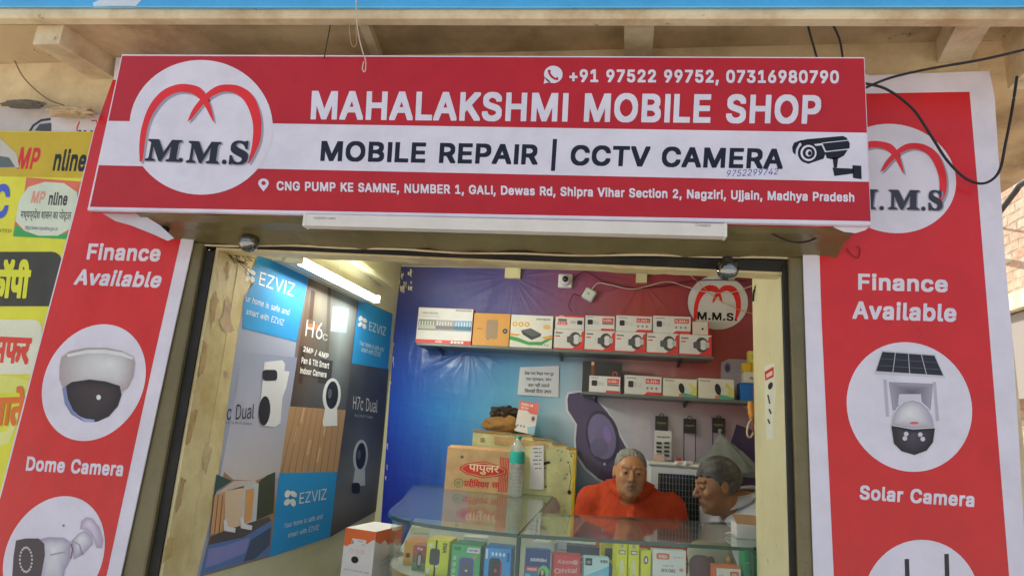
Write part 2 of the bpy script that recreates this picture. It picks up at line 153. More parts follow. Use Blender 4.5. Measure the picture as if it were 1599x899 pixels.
[170,[80,-2,63,5,46,24,44,22,44,1,24,0,22,2,22,202,24,204,44,204,46,202,46,129,63,146,74,152,81,153,109,152,128,142,140,130,153,102,156,83,155,57,149,37,141,22,133,12,117,2,104,-3],[80,19,101,20,114,28,127,47,131,65,130,94,123,113,109,126,93,132,81,132,65,125,53,111,46,90,46,62,50,46,55,35,64,27]],
[158,[70,-2,46,7,27,26,19,42,14,59,14,90,25,122,38,138,48,145,64,152,94,153,110,149,126,139,138,126,144,111,122,106,116,116,108,125,88,132,70,130,59,125,48,113,40,91,38,67,44,45,50,35,60,25,76,19,90,19,106,24,112,30,123,47,145,39,135,20,116,4,95,-3]],
[170,[66,-2,40,9,29,21,20,38,14,59,14,91,20,113,27,126,39,140,54,149,68,153,88,153,99,150,111,143,123,129,124,203,148,204,149,1,126,1,125,22,123,24,111,8,99,0,90,-3],[74,19,95,20,108,28,119,45,125,69,124,93,115,114,103,126,87,132,70,130,54,121,43,103,38,83,40,59,47,39,60,25]],
[162,[70,-2,46,7,30,21,24,30,14,59,14,90,25,122,40,139,59,150,71,153,92,153,116,145,130,134,138,123,148,95,149,69,40,68,38,62,41,49,55,28,76,19,100,20,114,28,123,41,146,35,134,15,122,6,98,-3],[39,89,122,88,124,91,117,113,107,124,95,130,76,132,58,125,49,117,43,106]],
[101,[33,0,33,129,31,131,4,132,3,149,5,151,32,152,34,187,39,195,48,204,65,211,93,210,97,207,91,188,81,190,68,188,58,179,57,152,91,151,91,133,89,131,57,131,57,1,55,-1]],
[170,[66,-59,40,-50,26,-38,21,-28,40,-17,52,-30,64,-37,83,-39,107,-34,115,-28,123,-14,125,25,122,26,106,9,86,2,58,5,35,18,21,37,14,61,14,92,20,113,33,134,44,144,58,151,71,154,86,154,98,151,111,143,123,128,125,129,126,151,148,151,149,-12,145,-28,132,-45,118,-54,98,-60],[78,24,94,25,107,31,119,46,125,68,125,86,118,110,112,120,103,127,84,132,67,129,50,117,43,104,38,84,40,61,47,42,60,29]],
[164,[22,0,22,201,24,203,44,203,46,201,46,129,57,142,69,150,85,154,97,154,121,146,128,140,137,127,143,104,143,1,141,-1,121,-1,119,1,119,93,113,116,106,125,97,130,77,131,62,126,55,120,46,100,45,0]],
[67,[22,0,21,149,23,151,43,151,45,149,45,1,43,-1],[31,177,19,185,17,197,24,207,34,210,47,204,50,197,51,191,44,180]],
[67,[-3,-56,-3,-36,13,-32,18,-26,21,-18,21,150,23,152,44,152,46,150,44,-25,40,-37,29,-49,15,-56],[29,177,18,186,17,198,21,204,27,209,40,209,50,199,50,188,43,180]],
[152,[22,0,22,201,24,203,44,203,46,201,46,85,113,151,142,151,81,87,148,1,146,-1,118,0,61,70,46,56,45,0]],
[76,[44,0,34,4,27,11,22,24,22,202,24,204,44,204,46,202,46,31,48,25,53,21,68,20,72,3,68,0]],
[244,[22,0,22,151,44,151,45,126,62,147,80,154,96,154,110,148,120,139,126,126,142,144,165,154,184,154,194,151,213,137,219,127,223,108,222,0,198,0,197,112,194,119,187,127,169,133,150,128,142,121,137,113,134,101,134,1,132,-1,110,0,109,109,107,117,99,127,78,133,60,127,52,118,47,109,46,1,44,-1]],
[164,[22,0,22,151,44,151,45,126,58,143,77,152,97,154,121,146,133,133,140,119,143,104,143,0,121,-1,119,1,119,93,116,111,105,126,92,131,77,131,62,126,55,120,46,100,45,0]],
[166,[70,-2,46,7,27,26,19,42,14,59,14,90,25,122,38,138,48,145,64,152,94,153,118,145,131,135,141,122,152,91,152,59,143,33,136,22,125,10,103,-1],[74,19,90,19,107,25,119,39,128,66,128,85,119,111,107,125,88,132,70,130,58,124,51,117,43,102,38,82,40,59,47,39,60,25]],
[170,[22,-56,22,151,44,151,44,130,46,128,58,142,73,151,94,154,114,150,125,145,138,134,152,107,156,83,156,67,148,34,140,20,128,8,113,0,101,-3,82,-3,72,0,60,8,46,23,46,-54,37,-57],[84,19,100,20,112,26,123,39,131,64,131,87,123,112,111,126,96,132,78,131,61,122,50,106,46,90,46,62,54,38,68,24]],
[170,[139,-57,124,-54,123,23,108,6,98,0,87,-3,70,-3,54,1,40,10,28,23,20,38,14,59,14,92,17,106,30,130,42,143,52,149,75,154,92,153,109,144,123,128,125,130,126,151,149,151,149,-54],[77,19,84,18,100,23,113,34,119,44,125,70,124,92,117,112,106,124,90,132,72,131,56,124,45,110,38,83,40,59,45,42,58,26]],
[104,[22,0,22,151,44,151,44,131,46,129,55,143,69,151,80,154,97,154,97,129,69,128,56,121,49,111,46,101,46,1,44,-1]],
[146,[58,-2,44,2,29,11,20,21,15,33,16,37,37,42,49,24,64,19,82,19,97,24,104,31,107,37,107,46,100,56,93,60,49,71,30,82,20,97,19,117,27,134,35,142,48,149,64,153,94,152,105,148,119,137,129,117,108,111,96,128,88,132,72,133,60,130,48,123,43,111,44,105,48,98,58,92,105,80,121,70,129,59,132,51,132,34,126,20,110,6,86,-3]],
[91,[55,-1,44,3,34,12,26,29,25,130,5,131,3,133,4,152,25,153,26,186,28,188,49,188,51,153,80,152,82,150,81,131,52,131,50,129,52,29,56,23,61,21,80,21,85,5,84,1,80,-1]],
[164,[61,-1,38,9,30,19,23,34,22,151,44,152,46,150,46,50,49,39,60,26,68,22,85,20,106,29,117,49,119,151,142,152,143,1,120,0,118,24,106,9,93,2,84,-1]],
[156,[66,0,8,151,32,151,35,148,78,26,121,151,147,151,91,1,88,-1]],
[227,[56,0,10,151,33,151,36,148,68,29,101,151,127,151,158,30,191,149,194,151,217,151,172,0,147,0,113,120,80,1,77,-1]],
[151,[10,-1,9,1,62,77,13,151,40,151,76,94,112,151,139,151,91,76,143,0,115,0,75,60,36,0]],
[156,[24,-57,20,-54,24,-35,40,-36,50,-32,58,-21,65,-1,8,151,34,151,78,26,121,150,124,152,148,151,75,-37,63,-50,52,-56]],
[152,[17,0,18,20,101,127,99,129,21,129,19,131,19,151,133,151,133,132,51,24,53,22,134,22,136,20,136,0]]]
GLYPH_SERIF = [
[0,[2,-6,1,12,18,17,22,21,25,32,25,153,20,165,1,171,2,187,79,187,127,77,174,187,251,187,251,171,235,165,229,149,229,33,232,20,235,17,251,12,251,-6,153,-5,153,12,171,17,176,25,176,127,122,-3,119,-6,104,-6,101,-3,48,121,48,29,51,20,55,16,73,12,73,-5]],
[0,[13,-9,13,68,31,67,37,46,47,28,54,21,67,14,79,11,92,15,103,26,106,36,101,46,92,54,47,78,31,90,22,100,15,117,15,149,22,168,39,184,57,191,80,192,119,185,124,192,140,192,140,122,124,122,116,142,105,158,93,167,80,172,71,171,60,164,55,158,54,150,57,143,65,136,121,107,136,95,144,84,149,69,149,37,142,18,129,5,116,-3,104,-7,60,-9,35,-2,29,-9]]]
GLYPH_WORDS = [
[0,[267,-65,244,-57,225,-42,213,-28,214,-18,225,-9,233,-9,256,-31,268,-38,280,-41,289,-41,299,-36,303,-32,303,-24,289,-17,272,-22,265,-22,259,0,263,3,278,6,277,35,261,30,237,30,224,34,212,45,205,64,204,123,176,123,174,121,174,-2,172,-4,149,-4,147,-2,147,122,114,122,114,-2,112,-4,89,-4,87,-2,87,34,71,30,47,30,32,35,21,46,14,69,14,121,12,123,-4,124,-4,147,578,146,578,124,557,122,558,100,551,77,539,65,525,57,549,31,570,14,570,5,557,-6,549,-6,523,18,497,45,482,68,482,85,487,92,509,94,519,89,524,91,531,108,527,123,460,122,459,-2,457,-4,435,-4,433,-2,432,76,424,73,417,66,405,44,396,44,381,49,381,58,384,71,372,76,365,76,359,72,354,64,357,52,363,42,395,13,395,5,383,-6,375,-6,369,-2,343,22,334,34,327,52,329,81,339,94,357,102,379,102,403,93,417,100,432,102,432,122,305,123,305,8,324,-7,329,-16,330,-35,324,-51,311,-62,300,-65],[58,54,68,55,87,68,87,123,41,122,42,68,49,58],[247,54,261,57,278,69,277,123,232,122,232,72,237,60]],
[0,[201,-10,154,35,137,56,131,69,132,87,139,96,165,98,173,95,175,96,181,107,177,119,118,119,118,-5,115,-7,87,-7,83,-4,83,28,44,26,27,33,19,41,13,52,10,67,10,119,-7,120,-9,123,-9,148,-5,151,167,152,168,191,180,207,191,212,223,214,231,212,243,205,256,188,271,151,288,152,289,183,294,195,304,204,323,213,361,214,387,208,409,196,435,173,453,151,760,151,763,149,763,121,741,119,739,117,739,-4,737,-7,708,-7,705,-5,704,49,671,49,668,35,660,27,639,28,621,42,615,53,615,73,621,80,635,83,635,117,633,119,604,119,602,117,602,-4,600,-7,569,-7,567,25,549,22,521,23,505,30,495,41,484,64,482,87,484,90,501,96,507,101,509,105,507,111,500,119,471,119,469,117,469,-4,467,-7,437,-7,434,-5,433,49,400,49,398,35,389,27,368,28,351,42,345,55,345,73,351,80,364,83,365,117,363,119,333,119,331,117,331,-6,300,-7,297,-5,297,117,295,119,273,119,271,117,271,-5,268,-7,239,-7,237,-4,237,117,235,119,217,119,215,117,215,91,212,80,199,63,187,55,228,18,229,4,216,-10],[538,56,552,58,567,69,567,119,544,119,545,97,540,79,525,64],[60,59,76,65,83,71,83,119,45,119,46,71,52,62],[400,83,434,83,433,119,400,119],[670,83,704,83,704,119,670,119],[206,152,229,151,231,153,223,172,213,180,207,178,201,168],[329,152,404,152,383,170,355,181,343,180,327,172,323,164]],
[0,[71,-10,51,7,15,44,5,59,1,71,1,85,7,95,12,98,35,98,43,95,50,105,48,116,45,119,-7,120,-9,123,-7,151,260,150,260,121,239,119,237,117,235,-7,205,-7,202,-5,202,48,200,50,154,51,188,18,189,4,175,-10,161,-10,152,-2,108,45,95,67,95,87,97,91,107,98,133,97,135,103,134,116,131,119,87,119,85,117,85,89,82,80,68,63,56,55,97,18,98,4,85,-10],[174,83,184,82,201,86,201,119,170,119,169,85]],
[0,[76,-12,73,-8,72,16,28,17,13,25,4,36,-2,56,0,87,5,99,20,113,-8,114,-12,117,-13,151,-9,155,153,155,136,187,135,207,137,210,152,215,172,215,186,192,197,186,206,192,214,213,219,217,236,216,251,211,255,207,254,181,247,167,239,156,301,155,304,191,315,209,336,218,365,218,380,214,395,201,406,180,414,156,435,155,439,152,439,117,436,114,419,114,417,112,417,-8,413,-12,379,-13,374,-9,373,114,359,114,357,112,357,-8,353,-12,317,-12,314,-8,313,22,273,22,263,26,250,37,245,45,241,63,241,112,239,114,228,114,226,112,226,-9,221,-13,188,-13,183,-8,183,113,117,114,115,112,116,104,153,102,171,87,177,69,177,40,172,20,159,-3,140,-3,123,7,121,11,121,28,133,52,132,58,127,60,115,48,115,-9,111,-13],[51,57,55,57,67,64,72,69,72,75,56,77,47,73,43,65],[293,64,297,64,314,73,313,114,284,113,283,81,288,68],[350,156,365,156,360,168,352,175,346,168]],
[0,[64,-11,23,29,1,60,-1,88,1,94,9,99,37,100,39,109,35,118,-9,118,-9,152,439,152,439,119,420,117,419,93,417,80,411,71,393,55,412,35,431,20,431,0,420,-11,400,-11,391,-3,349,39,332,64,333,91,336,96,341,99,375,98,381,108,377,117,271,117,271,101,307,100,317,96,326,87,332,69,331,40,329,25,316,0,297,0,281,9,281,28,293,52,289,62,284,63,273,53,270,48,270,-8,235,-9,233,-7,232,25,193,25,177,33,170,41,165,56,163,71,163,116,161,118,147,118,145,116,144,-8,108,-8,107,48,68,49,66,47,97,19,97,1,85,-11],[212,61,223,65,233,73,232,117,201,117,202,76,205,68],[82,84,107,88,107,117,79,117,77,87],[-44,156,-51,164,-51,191,-49,195,-39,201,-21,201,-13,197,-9,191,-10,160,-17,155]],
[0,[287,-11,261,15,252,29,249,40,250,77,258,89,277,99,329,101,329,117,237,117,237,-7,235,-9,200,-8,199,116,197,118,177,117,176,-8,141,-9,137,-6,91,-7,65,0,44,12,17,37,6,51,-1,68,-1,87,2,95,9,99,37,100,39,111,35,118,-9,118,-10,152,321,153,323,155,318,167,309,176,280,178,275,192,275,211,288,215,320,215,336,210,350,195,365,154,389,153,391,151,391,119,369,118,367,116,367,-7,365,-9,330,-8,330,64,328,66,308,66,292,60,288,53,298,37,319,19,319,0,308,-11],[82,37,73,56,72,68,60,55],[119,65,125,65,138,72,139,80,128,82,119,80,112,73],[78,105,88,112,101,117,79,117]],
[0,[1035,-66,1009,-39,992,-32,975,-32,972,-6,1009,-5,1037,-21,1056,-44,1058,-56,1047,-66],[1675,-66,1659,-58,1650,-46,1649,-20,1656,-3,1636,7,1628,17,1621,34,1621,65,1624,74,1636,89,1659,100,1676,102,1677,120,1611,122,1610,148,1855,148,1855,122,1821,121,1820,76,1783,71,1771,62,1766,52,1771,35,1789,23,1804,23,1828,32,1840,32,1846,18,1846,6,1843,3,1813,-5,1780,-5,1757,3,1741,21,1735,45,1738,72,1745,82,1760,95,1792,102,1791,122,1707,121,1706,76,1676,73,1657,64,1650,46,1659,31,1669,25,1688,23,1712,32,1724,32,1730,18,1728,2,1747,-10,1769,-38,1768,-50,1757,-57,1744,-57,1715,-25,1701,-20,1688,-20,1680,-26,1679,-34,1691,-40,1716,-36,1722,-60,1707,-66],[89,-18,74,9,29,17,13,30,6,45,5,69,12,91,35,107,61,110,62,120,-5,122,-6,148,71,150,63,170,55,180,48,183,25,182,21,196,21,208,59,211,74,205,87,190,104,148,316,148,316,122,293,120,291,-5,265,-5,261,0,247,-4,216,-4,176,10,146,34,129,56,123,69,124,86,129,93,162,94,163,112,160,121,92,121,91,84,49,79,41,73,35,62,43,46,61,38,65,40,66,53,76,60,97,60,108,52,111,28,105,16,115,1,115,-10,101,-18],[821,-7,775,36,754,65,753,85,757,92,783,95,792,90,798,96,802,110,796,122,744,122,744,148,784,149,775,155,745,152,739,168,740,177,749,182,744,208,781,211,799,204,810,192,828,148,1182,148,1182,122,1158,120,1157,-4,1129,-4,1128,53,1069,56,1110,16,1110,4,1097,-8,1085,-6,1036,45,1022,68,1022,86,1031,95,1060,94,1062,112,1057,122,953,121,953,95,988,96,1002,89,1008,81,1013,68,1011,33,999,5,985,5,973,12,972,25,980,41,983,56,979,65,971,69,953,54,952,-4,924,-4,923,27,907,22,872,25,855,38,849,53,850,86,861,102,881,111,923,111,923,121,833,122,831,92,826,77,800,56,844,16,843,2,833,-7],[453,-4,452,121,421,121,419,41,409,35,392,37,380,46,371,62,373,83,391,89,391,120,363,122,363,148,698,148,698,122,674,120,673,-4,645,-3,644,121,614,121,614,-3,588,-5,585,29,561,24,539,26,527,30,512,43,502,64,499,85,521,94,527,108,519,121,484,122,482,-3],[1319,-4,1318,121,1286,121,1286,44,1277,35,1263,35,1243,49,1237,65,1239,83,1256,89,1257,120,1228,122,1228,148,1563,148,1563,122,1541,120,1540,-4,1511,-3,1511,121,1481,121,1481,-3,1453,-5,1451,29,1428,24,1405,26,1391,31,1380,41,1369,61,1366,85,1389,96,1392,109,1384,122,1349,122,1347,-3],[230,24,247,26,262,34,228,32,207,42,198,54,195,68,198,93,208,106,217,111,228,114,261,112,263,121,193,121,191,81,185,70,171,56,196,34],[896,49,909,54,923,65,923,81,899,84,882,76,878,64,885,54],[553,53,565,54,586,69,585,121,556,121,555,84,537,65],[1418,53,1431,54,1451,68,1451,121,1421,121,1422,86,1415,74,1403,65],[239,60,249,61,262,69,263,85,241,87,229,80,228,68],[1098,80,1128,84,1128,121,1092,121,1090,81]],
[0,[525,-66,499,-37,484,-32,466,-32,463,-19,465,26,449,22,416,23,397,34,388,52,388,80,399,100,423,111,465,111,466,121,379,122,377,148,1055,148,1055,122,1034,121,1032,84,1019,66,1004,56,1047,16,1047,4,1037,-7,1024,-7,1001,12,971,44,957,65,955,82,961,93,987,95,995,91,1001,97,1005,113,1000,122,937,121,937,-3,908,-4,907,120,880,122,877,86,827,86,812,80,816,73,853,74,864,71,881,58,886,46,886,22,882,12,868,-1,856,-5,845,-4,839,10,840,21,856,33,852,42,832,47,819,43,810,34,809,25,813,14,844,-15,844,-27,832,-37,821,-37,811,-29,791,-10,782,5,778,36,786,57,781,73,781,88,785,100,795,108,812,112,847,112,848,121,756,121,753,-5,726,-4,725,25,709,22,677,23,660,32,649,50,649,81,660,100,683,111,724,111,725,121,628,121,625,-5,598,-4,597,29,561,24,535,34,517,58,513,85,535,95,540,104,539,110,532,121,495,121,494,-3,523,-16,550,-48,549,-58,537,-66],[1052,-35,1051,-23,1062,32,1095,32,1095,10,1078,-35],[85,-4,84,121,53,121,52,42,44,35,29,35,11,48,5,61,6,84,23,90,23,120,-5,122,-5,148,330,148,330,122,307,120,307,-4,278,-3,277,121,248,121,247,-3,220,-5,217,29,195,24,171,26,151,36,140,52,133,85,158,98,159,109,153,120,116,122,114,-3],[1249,-4,1248,31,1212,28,1197,34,1188,44,1181,62,1181,120,1162,122,1163,148,1355,149,1351,164,1340,179,1332,183,1311,181,1305,197,1305,208,1309,209,1343,211,1357,205,1369,194,1389,148,1540,148,1540,122,1517,120,1516,-4,1488,-4,1487,63,1457,63,1455,44,1447,38,1427,39,1415,50,1408,62,1408,82,1415,89,1487,90,1487,121,1389,121,1389,-3,1361,-5,1359,121,1280,122,1279,94,1313,96,1328,89,1334,82,1339,66,1338,33,1325,5,1312,5,1297,13,1297,24,1310,52,1307,64,1297,69,1278,53,1278,-4],[435,49,447,51,465,64,465,81,440,84,421,74,417,66,420,58],[695,49,708,51,725,64,725,81,701,84,683,76,678,66,680,60],[185,53,201,55,218,68,217,121,188,121,188,85,183,76,170,65],[565,53,581,55,598,68,597,121,569,121,568,85,563,76,550,65],[1225,56,1248,69,1248,121,1210,121,1210,73,1215,62]],
[0,[557,-37,534,-17,517,10,515,42,523,58,518,69,518,93,522,101,533,109,583,112,584,121,492,121,491,-3,465,-5,463,62,432,62,431,45,420,37,399,42,383,62,384,83,389,89,463,91,463,121,376,121,375,148,575,148,574,186,587,205,601,211,629,211,639,208,653,195,672,149,697,146,696,122,674,119,674,-5,645,-5,645,119,616,121,613,86,559,85,548,79,553,73,583,75,601,70,617,59,623,42,620,15,614,6,596,-4,581,-4,575,11,576,21,592,31,589,42,567,47,548,36,545,26,549,15,582,-17,582,-26,572,-36],[1112,-8,1093,10,1076,35,1073,47,1074,71,1087,88,1100,94,1155,98,1155,121,1053,121,1051,-5,1023,-3,1023,121,965,121,965,101,987,88,1000,69,1003,57,1002,26,994,11,979,0,957,-5,928,-5,904,2,888,15,879,38,879,61,884,75,898,91,912,98,935,102,935,121,865,121,864,93,854,74,867,53,867,18,851,-1,836,-5,812,-5,793,2,775,19,756,51,750,75,764,82,776,82,801,37,816,24,828,24,836,31,836,42,820,62,804,63,802,87,829,95,835,105,834,111,823,121,744,122,744,147,1149,148,1148,158,1139,175,1128,183,1105,180,1099,198,1100,207,1108,210,1145,209,1155,204,1168,187,1182,149,1207,147,1207,123,1183,119,1183,-5,1156,-5,1155,69,1121,69,1107,63,1104,51,1114,34,1135,15,1135,5,1124,-8],[63,-5,43,3,25,20,5,57,2,75,16,82,28,82,51,38,68,24,80,24,88,33,87,45,72,62,56,63,54,87,82,97,86,110,75,121,-5,122,-5,148,328,147,328,122,305,119,304,-5,275,-3,275,121,217,121,217,101,241,86,252,67,255,55,254,27,244,10,227,-1,209,-5,180,-5,153,3,140,15,131,37,131,62,137,78,151,93,168,100,187,102,187,121,117,121,115,89,105,74,119,50,118,15,108,3,99,-2],[185,23,209,26,224,41,224,51,219,61,200,74,177,70,168,64,161,51,167,33],[934,23,948,23,963,28,974,45,968,60,949,74,933,73,921,68,909,50,916,32],[609,149,640,149,630,174,620,182,612,182,604,173]],
[0,[801,-18,785,10,756,12,731,23,722,33,717,49,717,76,727,95,747,107,773,110,772,121,697,120,697,-4,668,-5,667,119,646,121,646,147,660,149,660,181,673,201,700,211,727,211,756,204,791,182,819,149,1032,148,1032,121,1009,119,1007,-6,979,-4,979,120,949,119,947,-6,920,-5,919,29,900,25,871,26,854,35,845,45,836,67,834,84,859,99,862,105,855,119,804,120,803,84,761,79,751,72,746,61,749,52,757,43,772,38,776,39,777,52,784,59,805,61,818,55,822,47,822,27,816,16,827,0,827,-9,813,-18],[1481,-7,1431,41,1414,69,1414,87,1420,94,1444,95,1453,91,1458,95,1463,108,1459,121,1396,120,1395,-6,1366,-4,1364,121,1335,119,1335,-6,1307,-6,1305,22,1264,18,1248,22,1238,29,1230,44,1231,77,1216,95,1212,121,1200,120,1199,92,1189,75,1203,47,1203,24,1198,9,1187,0,1175,-5,1155,-6,1135,-2,1119,9,1102,29,1085,65,1085,76,1099,82,1112,82,1134,39,1145,28,1161,24,1170,29,1171,43,1156,62,1138,63,1138,87,1165,97,1170,105,1168,112,1159,121,1079,121,1078,148,1216,149,1219,138,1239,150,1265,150,1276,146,1286,131,1286,113,1280,100,1291,97,1290,73,1265,67,1259,57,1268,48,1281,46,1295,52,1306,63,1306,119,1292,121,1292,148,1512,148,1512,121,1492,120,1490,83,1479,67,1462,56,1506,15,1506,4,1496,-6],[16,-6,15,119,-6,121,-6,147,8,149,9,185,19,199,35,208,75,211,111,202,137,183,168,149,541,149,543,153,533,175,520,183,499,181,493,197,493,208,529,211,553,199,564,181,576,149,601,147,600,121,577,119,575,-6,547,-4,545,121,468,120,468,94,500,97,512,92,521,83,527,67,527,43,516,9,512,4,501,4,486,15,486,25,498,51,496,61,488,69,479,67,467,53,465,-6,438,-5,437,27,423,22,389,24,370,37,364,51,364,83,376,102,397,111,436,110,436,121,342,120,340,-6,313,-5,312,63,283,63,279,41,257,38,242,48,233,65,234,84,241,90,312,90,312,120,216,120,215,-4,188,-6,185,79,164,79,170,61,170,39,163,24,147,14,123,13,103,20,90,31,80,45,62,85,63,98,88,103,108,60,121,45,131,41,137,45,141,53,133,68,117,81,117,92,122,104,184,106,185,120,47,121,45,-4],[409,49,420,52,437,64,437,82,415,85,397,76,393,68,394,60],[886,53,900,54,919,68,919,120,890,120,890,85,885,76,871,65],[1255,99,1261,99,1253,105,1255,121,1252,124,1242,112,1246,104],[42,149,125,149,100,172,71,183,53,182,42,175,37,164],[694,149,777,149,749,174,723,183,705,182,693,173,689,161]],
[0,[297,-65,271,-36,237,-29,235,-8,240,-4,259,-4,292,-20,317,-50,313,-58],[561,-65,535,-36,519,-30,501,-30,499,-8,504,-4,523,-4,556,-20,581,-50,579,-57],[2127,-65,2103,-37,2085,-30,2067,-30,2064,-8,2086,-3,2043,37,2028,56,2020,72,2021,86,2029,93,2048,93,2057,87,2063,92,2069,102,2065,123,1998,122,1998,0,1995,-4,1975,-4,1971,0,1971,122,1939,123,1938,0,1935,-4,1915,-4,1911,0,1911,35,1895,30,1872,30,1857,36,1844,50,1838,78,1838,121,1821,125,1821,145,1968,148,1964,162,1953,181,1945,184,1922,184,1917,205,1929,210,1952,209,1971,200,1979,190,1997,147,2385,147,2387,125,2363,121,2363,0,2360,-4,2337,-2,2336,77,2328,75,2319,66,2307,44,2285,50,2287,72,2277,76,2261,72,2258,57,2262,48,2299,12,2299,6,2287,-6,2277,-4,2246,25,2231,52,2232,76,2245,95,2263,102,2281,102,2305,92,2321,100,2336,102,2336,123,2199,123,2197,78,2161,73,2146,62,2142,53,2142,42,2149,30,2165,22,2184,22,2208,31,2217,30,2223,13,2222,8,2189,-4,2160,-4,2140,3,2122,20,2115,38,2115,61,2121,76,2136,91,2155,99,2171,101,2171,122,2095,123,2094,88,2086,74,2062,56,2108,13,2108,6,2098,-7,2127,-24,2146,-47,2147,-55],[728,-17,712,12,687,12,664,21,652,32,643,50,643,73,651,90,671,104,700,109,699,123,622,122,622,88,614,74,590,56,636,13,636,6,623,-6,611,-1,571,37,556,56,548,72,549,86,557,93,576,93,585,87,591,92,597,102,596,116,592,123,526,122,526,0,523,-4,500,-2,499,35,481,30,460,30,436,43,426,69,424,123,395,121,395,0,392,-4,369,-2,368,32,333,26,315,30,303,38,289,57,283,82,307,94,311,104,310,113,303,123,263,123,262,0,259,-4,236,-2,235,25,199,19,173,27,160,46,159,68,163,78,146,94,143,122,123,123,121,0,117,-4,97,-4,94,0,93,53,52,53,51,40,41,31,29,31,12,45,5,58,5,68,11,76,24,78,25,121,-3,124,-4,145,141,147,144,145,145,130,164,147,176,150,193,148,203,143,212,130,213,114,208,105,203,98,197,97,183,106,186,121,181,126,171,120,169,109,175,100,183,97,218,94,216,74,196,71,186,61,186,54,192,47,212,44,235,60,235,121,222,125,224,147,708,147,710,150,698,177,687,184,665,182,658,198,658,205,664,208,693,209,711,201,720,190,737,148,760,147,763,144,761,123,728,122,726,85,687,81,677,76,670,65,674,48,696,36,703,37,705,52,715,59,731,59,741,52,746,44,746,29,738,17,750,-7,736,-17],[1259,-6,1215,37,1193,70,1193,84,1200,92,1219,94,1230,89,1234,106,1228,123,1172,122,1171,0,1168,-4,1148,-4,1145,0,1144,122,1112,123,1111,0,1108,-4,1086,-3,1085,121,1065,125,1067,147,1478,145,1477,125,1454,121,1452,-3,1428,-2,1427,64,1395,64,1391,45,1384,39,1373,39,1355,52,1347,68,1348,80,1356,88,1427,89,1427,122,1328,123,1326,-2,1300,-2,1299,55,1261,54,1237,58,1235,56,1239,49,1278,13,1277,5,1265,-6],[833,-3,796,39,773,41,761,53,762,68,769,75,784,76,801,69,814,78,785,87,769,105,769,132,776,142,788,148,807,150,828,143,839,134,847,117,849,97,844,77,824,49,851,19,854,8,843,-2],[871,-3,869,121,849,125,849,145,917,147,919,125,895,121,895,-2],[1049,-3,1012,39,988,41,977,53,978,68,985,75,1000,76,1017,69,1030,78,1001,87,985,105,985,132,992,142,1004,148,1036,147,1049,139,1062,121,1065,105,1062,81,1054,65,1040,49,1069,15,1070,8,1059,-2],[1613,-3,1611,30,1591,23,1559,27,1545,38,1537,58,1538,82,1549,99,1572,110,1611,108,1611,122,1528,123,1527,146,1771,146,1771,125,1749,121,1747,-3,1725,-4,1722,0,1722,122,1640,123,1639,91,1651,95,1672,95,1685,88,1698,69,1698,41,1692,21,1684,7,1675,6,1665,11,1659,20,1671,45,1671,62,1663,71,1652,69,1638,56,1638,-2],[1579,48,1595,50,1610,61,1611,83,1584,86,1568,79,1563,69,1565,60,1569,53],[331,52,353,54,368,65,368,123,335,122,338,109,336,88,331,78,316,65],[469,54,484,57,499,66,499,123,453,122,454,66,460,58],[1881,54,1893,55,1911,66,1911,123,1865,122,1866,69,1871,59],[52,78,94,78,93,123,52,122],[1265,78,1299,82,1299,123,1259,122,1261,101,1256,80],[807,106,821,106,819,114,809,124,796,124,792,118,794,113],[1023,106,1036,106,1035,114,1025,124,1012,124,1008,118,1010,113]]]

# ---- helpers
def ray(px, py):
    return RI*((px-CX)/FPX) + UP*(-(py-CY)/FPX) + FW
class Plane:
    """a real plane in the place; .at() gives the point of it seen at a pixel of the photograph"""
    def __init__(s, p, n):
        s.p = Vector(p); s.n = Vector(n).normalized()
    def at(s, px, py, h=0):
        d = ray(px, py); o = s.p + s.n*h
        return CAM + d*((o-CAM).dot(s.n)/d.dot(s.n))
def PY(y): return Plane((0, y, 0), (0, -1, 0))
def PX(x): return Plane((x, 0, 0), (1 if x < 0 else -1, 0, 0))
def PZ(z): return Plane((0, 0, z), (0, 0, 1))
def pix(p):
    v = Vector(p)-CAM; z = v.dot(FW); return CX+FPX*v.dot(RI)/z, CY-FPX*v.dot(UP)/z
class Face:
    """flat face given by origin, width vector, height vector; coordinates 0..1"""
    def __init__(s, o, u, v):
        s.o, s.u, s.v = Vector(o), Vector(u), Vector(v); s.n = s.u.cross(s.v).normalized()
    def at(s, a, b, h=0): return s.o + s.u*a + s.v*b + s.n*h
def lin(v):
    v /= 255.0
    return v/12.92 if v <= .04045 else ((v+.055)/1.055)**2.4
KK = 1.25
def P(r, g, b, k=None):
    k = KK if k is None else k
    return tuple(min(.86, lin(x)*k) for x in (r, g, b))
SPACE = .27; GLYPH_CHARS = ".,|+-:/&0123456789ABCDEFGHIJKLMNOPQRSTUVWXYZabcdefghijklmnopqrstuvwxyz"
GL = {'sM': GLYPH_SERIF[0], 'sS': GLYPH_SERIF[1]}
for _i, _c in enumerate(GLYPH_CHARS): GL['B'+_c] = GLYPH_BOLD[_i]; GL['R'+_c] = GLYPH_REGULAR[_i]
for _i, _c in enumerate('0123456789a'): GL['d'+_c] = GLYPH_WORDS[_i]
GL['BI'] = [78, [16, -11, 62, -11, 62, 213, 16, 213]]; GL['RI'] = [68, [20, -1, 48, -1, 48, 203, 20, 203]]
def cap_of(k): return max(max(l[1::2]) for l in GL[k][1:])/400
_tess = {}; SPACE = .27
def inside(p, q):
    r = False; n = len(q)
    for i in range(n):
        a, b = q[i], q[i-1]
        if (a.y > p.y) != (b.y > p.y) and p.x < (b.x-a.x)*(p.y-a.y)/(b.y-a.y)+a.x: r = not r
    return r
